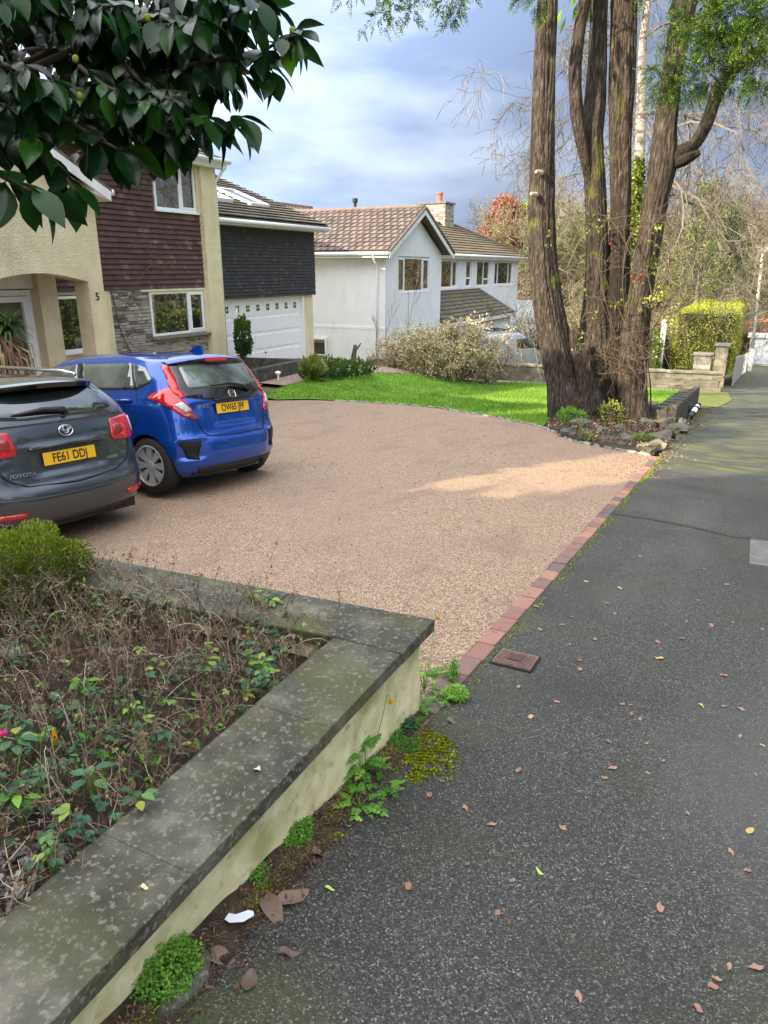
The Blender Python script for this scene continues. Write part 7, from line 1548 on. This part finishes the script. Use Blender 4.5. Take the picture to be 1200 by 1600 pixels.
# individual fallen leaves
GL = 'small fallen leaves on the pavement'
protoL = []
for i in range(4):
    mb = MB(); r2 = random.Random(200 + i); n = 9; pts = []
    for k in range(n): a = 2 * math.pi * k / n; r = .012 * (1 + r2.uniform(-.3, .35)) * (1.35 if k == 0 else 1); pts.append(Vector((math.cos(a) * r, math.sin(a) * r * .75, .0015 + abs(math.sin(a * 1.5)) * .0035)))
    c = Vector((0, 0, .0005))
    for k in range(n): mb.tri(c, pts[k], pts[(k + 1) % n], [.55, .7, .85, .98][i])
    protoL.append(mb.build('fallen_leaf', M['deadleaf']))
LP_ = [(947, 945, 1), (968, 920, 3), (915, 910, 3), (893, 965, 0), (878, 978, 0), (843, 985, 1), (1072, 973, 0), (1028, 1006, 1), (1030, 1030, 3), (905, 1048, 1), (810, 1075, 2), (905, 1035, 0), (972, 1102, 1), (870, 1100, 2), (829, 1122, 3), (985, 1105, 1), (1130, 1105, 1), (1158, 1110, 2), (1156, 1152, 2), (1000, 1127, 1), (986, 1118, 0), (1010, 1163, 1), (1036, 1192, 1), (957, 1202, 2), (945, 1220, 1), (810, 1206, 1), (769, 1291, 2), (879, 1300, 2), (727, 1268, 2), (690, 1226, 0), (670, 1248, 1), (1074, 1277, 1), (1172, 1300, 3), (1142, 1332, 2), (1167, 1362, 1), (800, 1381, 1), (777, 1430, 1), (637, 1387, 1), (730, 1355, 0), (1031, 1422, 2), (1138, 1516, 2), (1180, 1520, 2), (1120, 1535, 2), (1112, 1548, 1), (903, 1565, 2), (1088, 1583, 1), (1012, 1212, 1), (1180, 1213, 0), (950, 1160, 0), (1065, 1000, 0), (1190, 985, 1), (1145, 975, 0), (1090, 940, 1), (1135, 915, 1), (1190, 1168, 3), (1100, 890, 0), (960, 960, 1), (838, 950, 1), (1000, 870, 1), (1075, 860, 0), (1110, 980, 1), (1130, 1058, 1), (890, 1010, 0), (930, 1000, 1)]
cnt = [0] * 4; LL = ['dull brown fallen leaf on the dark pavement', 'pinkish brown fallen leaf on the dark pavement', 'pale salmon fallen leaf on the dark pavement', 'yellowish fallen leaf on the dark pavement']
for (u, v, k) in LP_:
    p = onG(u, v); o = protoL[k] if cnt[k] == 0 else protoL[k].copy()
    if cnt[k]: COL.objects.link(o)
    cnt[k] += 1; sc = rg.uniform(.75, 1.25) * (1.25 if v < 1060 else 1); o.location = p + Vector((0, 0, .002)); o.scale = (sc, sc, sc); o.rotation_euler = (rg.uniform(-.15, .15), rg.uniform(-.15, .15), rg.uniform(0, 6.28)); tag(o, LL[k], 'leaf', GL)
def curled(lab, p, L_, W_, ang, mt, t, curl=.35, nm='dead_leaf', tw=0, zup=.004):
    mb = MB(); ca, sa = math.cos(ang), math.sin(ang)
    def fn(u_, v_):
        f = u_; w_ = math.sin(math.pi * min(1, f ** .85)) ** .8 * W_ / 2 + .0005; x = (f - .5) * L_; y_ = (v_ - .5) * 2 * w_; z = zup + curl * abs(v_ - .5) ** 1.6 * w_ * 3 + .012 * math.sin(f * 5 + ang) * curl * 2 + tw * f * abs(y_) + .0015 * noise.noise((x * 90, y_ * 90, ang)); return (p.x + x * ca - y_ * sa, p.y + x * sa + y_ * ca, p.z + max(.001, z))
    grid(mb, fn, 14, 8, t); o = mb.build(nm, mt, smooth_=True); sm_ = o.modifiers.new('thick', 'SOLIDIFY'); sm_.thickness = .0008; return tag(o, lab, 'leaf')
M['magleaf'] = leafm('magnolia_dead_leaf', [(0, (.09, .06, .048)), (.5, (.17, .115, .09)), (1, (.30, .19, .14))], rough=.6, trans=.05)
for (u, v, L_, W_, a, t, cl, lab) in ((388, 1398, .085, .050, 1.9, .35, .5, 'large brown curled dead leaf standing at the wall foot'), (425, 1428, .095, .040, -.55, .55, .3, 'long brown dead leaf lying above the white paper'), (458, 1405, .08, .04, 1.1, .7, .4, 'tan crumpled dead leaf right of the two larger ones'), (515, 1290, .05, .03, 1.2, .6, .5, 'folded brown dead leaf below the ferny weeds'), (606, 1176, .06, .03, 1.9, .95, .35, 'orange brown upright dead leaf beside the moss patch'), (345, 1500, .06, .035, .3, .5, .3, 'brown dead leaf among debris near the lacy weed'), (545, 1245, .035, .025, .8, .9, .4, 'reddish dead leaf under the tall ferny weed'), (705, 1130, .03, .02, .2, .5, .3, 'small brown leaf by the low green weed'), (390, 1535, .045, .03, 2, .3, .3, 'dark brown dead leaf nearest the bottom of the wall foot'), (452, 1492, .045, .015, .6, .35, .5, 'thin curled brown leaf on the pavement'), (585, 1268, .03, .02, .5, .9, .3, 'rusty fragment of leaf beside the spreading weed'), (500, 1335, .035, .03, .9, .4, .4, 'small crinkled brown leaf below the green moss')):
    L_ *= 1.35; W_ *= 1.35; t = min(1, t + .05); curled(lab, onG(u, v), L_, W_, a, M['magleaf'] if L_ > .03 else M['deadleaf'], t, cl)
M['limeleaf'] = mat('lime_leaf', base=(.42, .58, .10), rough=.5); M['creamleaf'] = mat('cream_leaf', base=(.75, .68, .38), rough=.6)
curled('flat yellow green leaf on the debris at the pavement edge', onG(560, 1284), .028, .022, .4, M['limeleaf'], .5, .1)
curled('small cream leaf standing on the coping stone', atZ(402, 1203, .2155), .022, .018, 1.6, M['creamleaf'], .5, .3)
curled('little yellow leaf on the nearest coping stone', atZ(226, 1388, .2155), .018, .010, .4, M['creamleaf'], .5, .2)
for (u, v, a, lab) in ((1095, 1105, -.5, 'narrow lime green leaf on the pavement right of centre'), (515, 1390, .2, 'tiny lime sprig on the pavement beside the wall litter'), (843, 1365, 2.6, 'short green leaf fragment in the middle of the pavement'), (943, 947, -.3, 'long reddish willow leaf on the pavement near the pavers')): curled(lab, onG(u, v), .032, .009, a, M['limeleaf'] if 'reddish' not in lab else M['deadleaf'], .4, .2)
p = onG(375, 1450) + Vector((0, 0, .026)); mb = MB(); pts = [(-.021, -.004), (-.017, .006), (-.006, .004), (.012, .011), (.020, .009), (.022, .003), (.008, -.008), (-.012, -.010)]; mb.prism([(p.x + x * math.cos(.45) - y * math.sin(.45), p.y + x * math.sin(.45) + y * math.cos(.45), p.z + .006 + .1 * abs(y)) for x, y in [(1.75 * c_, 1.9 * d_) for c_, d_ in pts]], (0, 0, .0012)); tag(mb.build('paper_scrap', mat('paper', base=(.80, .84, .90), rough=.8)), 'torn white paper scrap on the litter beside the wall foot', 'paper')
# ---------------------------------------------------------------- outside the frame: conifers added to shade the drive, and what the glass reflects
rg = random.Random(120)
def blocky_tree(x, y, H_, W_, seed, lab, lm3='hedgegreen', low=.08, n=5200, ls=(.2, .42)):
    rg = random.Random(seed); t = thing('unseen_conifer', lab, 'tree', (x, y, gz(x, y))); g = gz(x, y); mb = MB(); tk = MB(); tk.tube([(x, y, g - .3), (x, y, g + H_ * .95)], [.22, .04], k=8)
    for i in range(n):
        f = rg.random(); z = g + H_ * (low + (1 - low) * f); r = W_ * (1 - f ** 1.6) ** .7 * (rg.random() ** .35) + .05; a = rg.uniform(0, 6.28); r *= 1 + .25 * noise.noise((math.cos(a) * 2, math.sin(a) * 2, z * .9 + seed)); p = Vector((x + math.cos(a) * r, y + math.sin(a) * r, z)); leafq(mb, p, Vector((math.cos(a), math.sin(a), -.1)) + rv_(rg) * .5, rg.uniform(*ls), rg.uniform(*ls) * .6, rg.random())
    tk.build('trunk', M['bark'], t); mb.build('crown', M[lm3], t)
for i, (x, y, H_, W_) in enumerate(((-7.0, -5, 12.8, 2.3), (-12.8, -5, 12.6, 2.25), (-15.4, -5.2, 13.4, 2.5), (-18.2, -5, 13.6, 2.6), (-21.2, -5, 13.4, 2.6), (-10.2, -5.6, 8.0, 1.9), (-6.0, -5.4, 12.2, 2.3), (-3.6, -5.2, 11.8, 2.4), (-1.0, -5.6, 11.6, 2.4))):  # unseen row, spaced and sized so its gap leaves the sun patch
    blocky_tree(x, y, H_, W_, 300 + i, '%s evergreen of the unseen row added behind the viewpoint to shade the drive' % ['first', 'second', 'third', 'fourth', 'leftmost', 'shortest', 'fifth', 'sixth', 'seventh'][i], n=9000, ls=(.3, .55))
for i, (x, y, H_, W_) in enumerate(((11, 8, 8.5, 3), (12, 14, 9, 3.2), (10.5, 20, 8, 2.8), (12, 27, 9.5, 3.2), (10.5, 2, 8, 3), (12, -5, 9, 3.2), (11, 35, 9, 3.), (12, 42, 9, 3.2), (12, 48, 9, 3.2), (11.5, 54, 9, 3.2), (12, 60, 9, 3.2))):
    blocky_tree(x, y, H_, W_, 400 + i, '%s garden tree across the road' % ['first', 'second', 'third', 'fourth', 'fifth', 'sixth', 'seventh', 'eighth', 'ninth', 'tenth', 'eleventh'][i], n=3200, ls=(.3, .55))
hedgebox('hedge', 'long yellow green hedge on the far side of the road', 8.0, 9.3, 3, 29, -3.2, .9, 9000, 'hedge', None, 77, (.12, .25))
hedgebox('hedge', 'second yellow green hedge farther down the far side of the road', 8.2, 9.4, 31, 62, -6.0, -1.1, 9000, 'hedge', None, 78, (.12, .25))
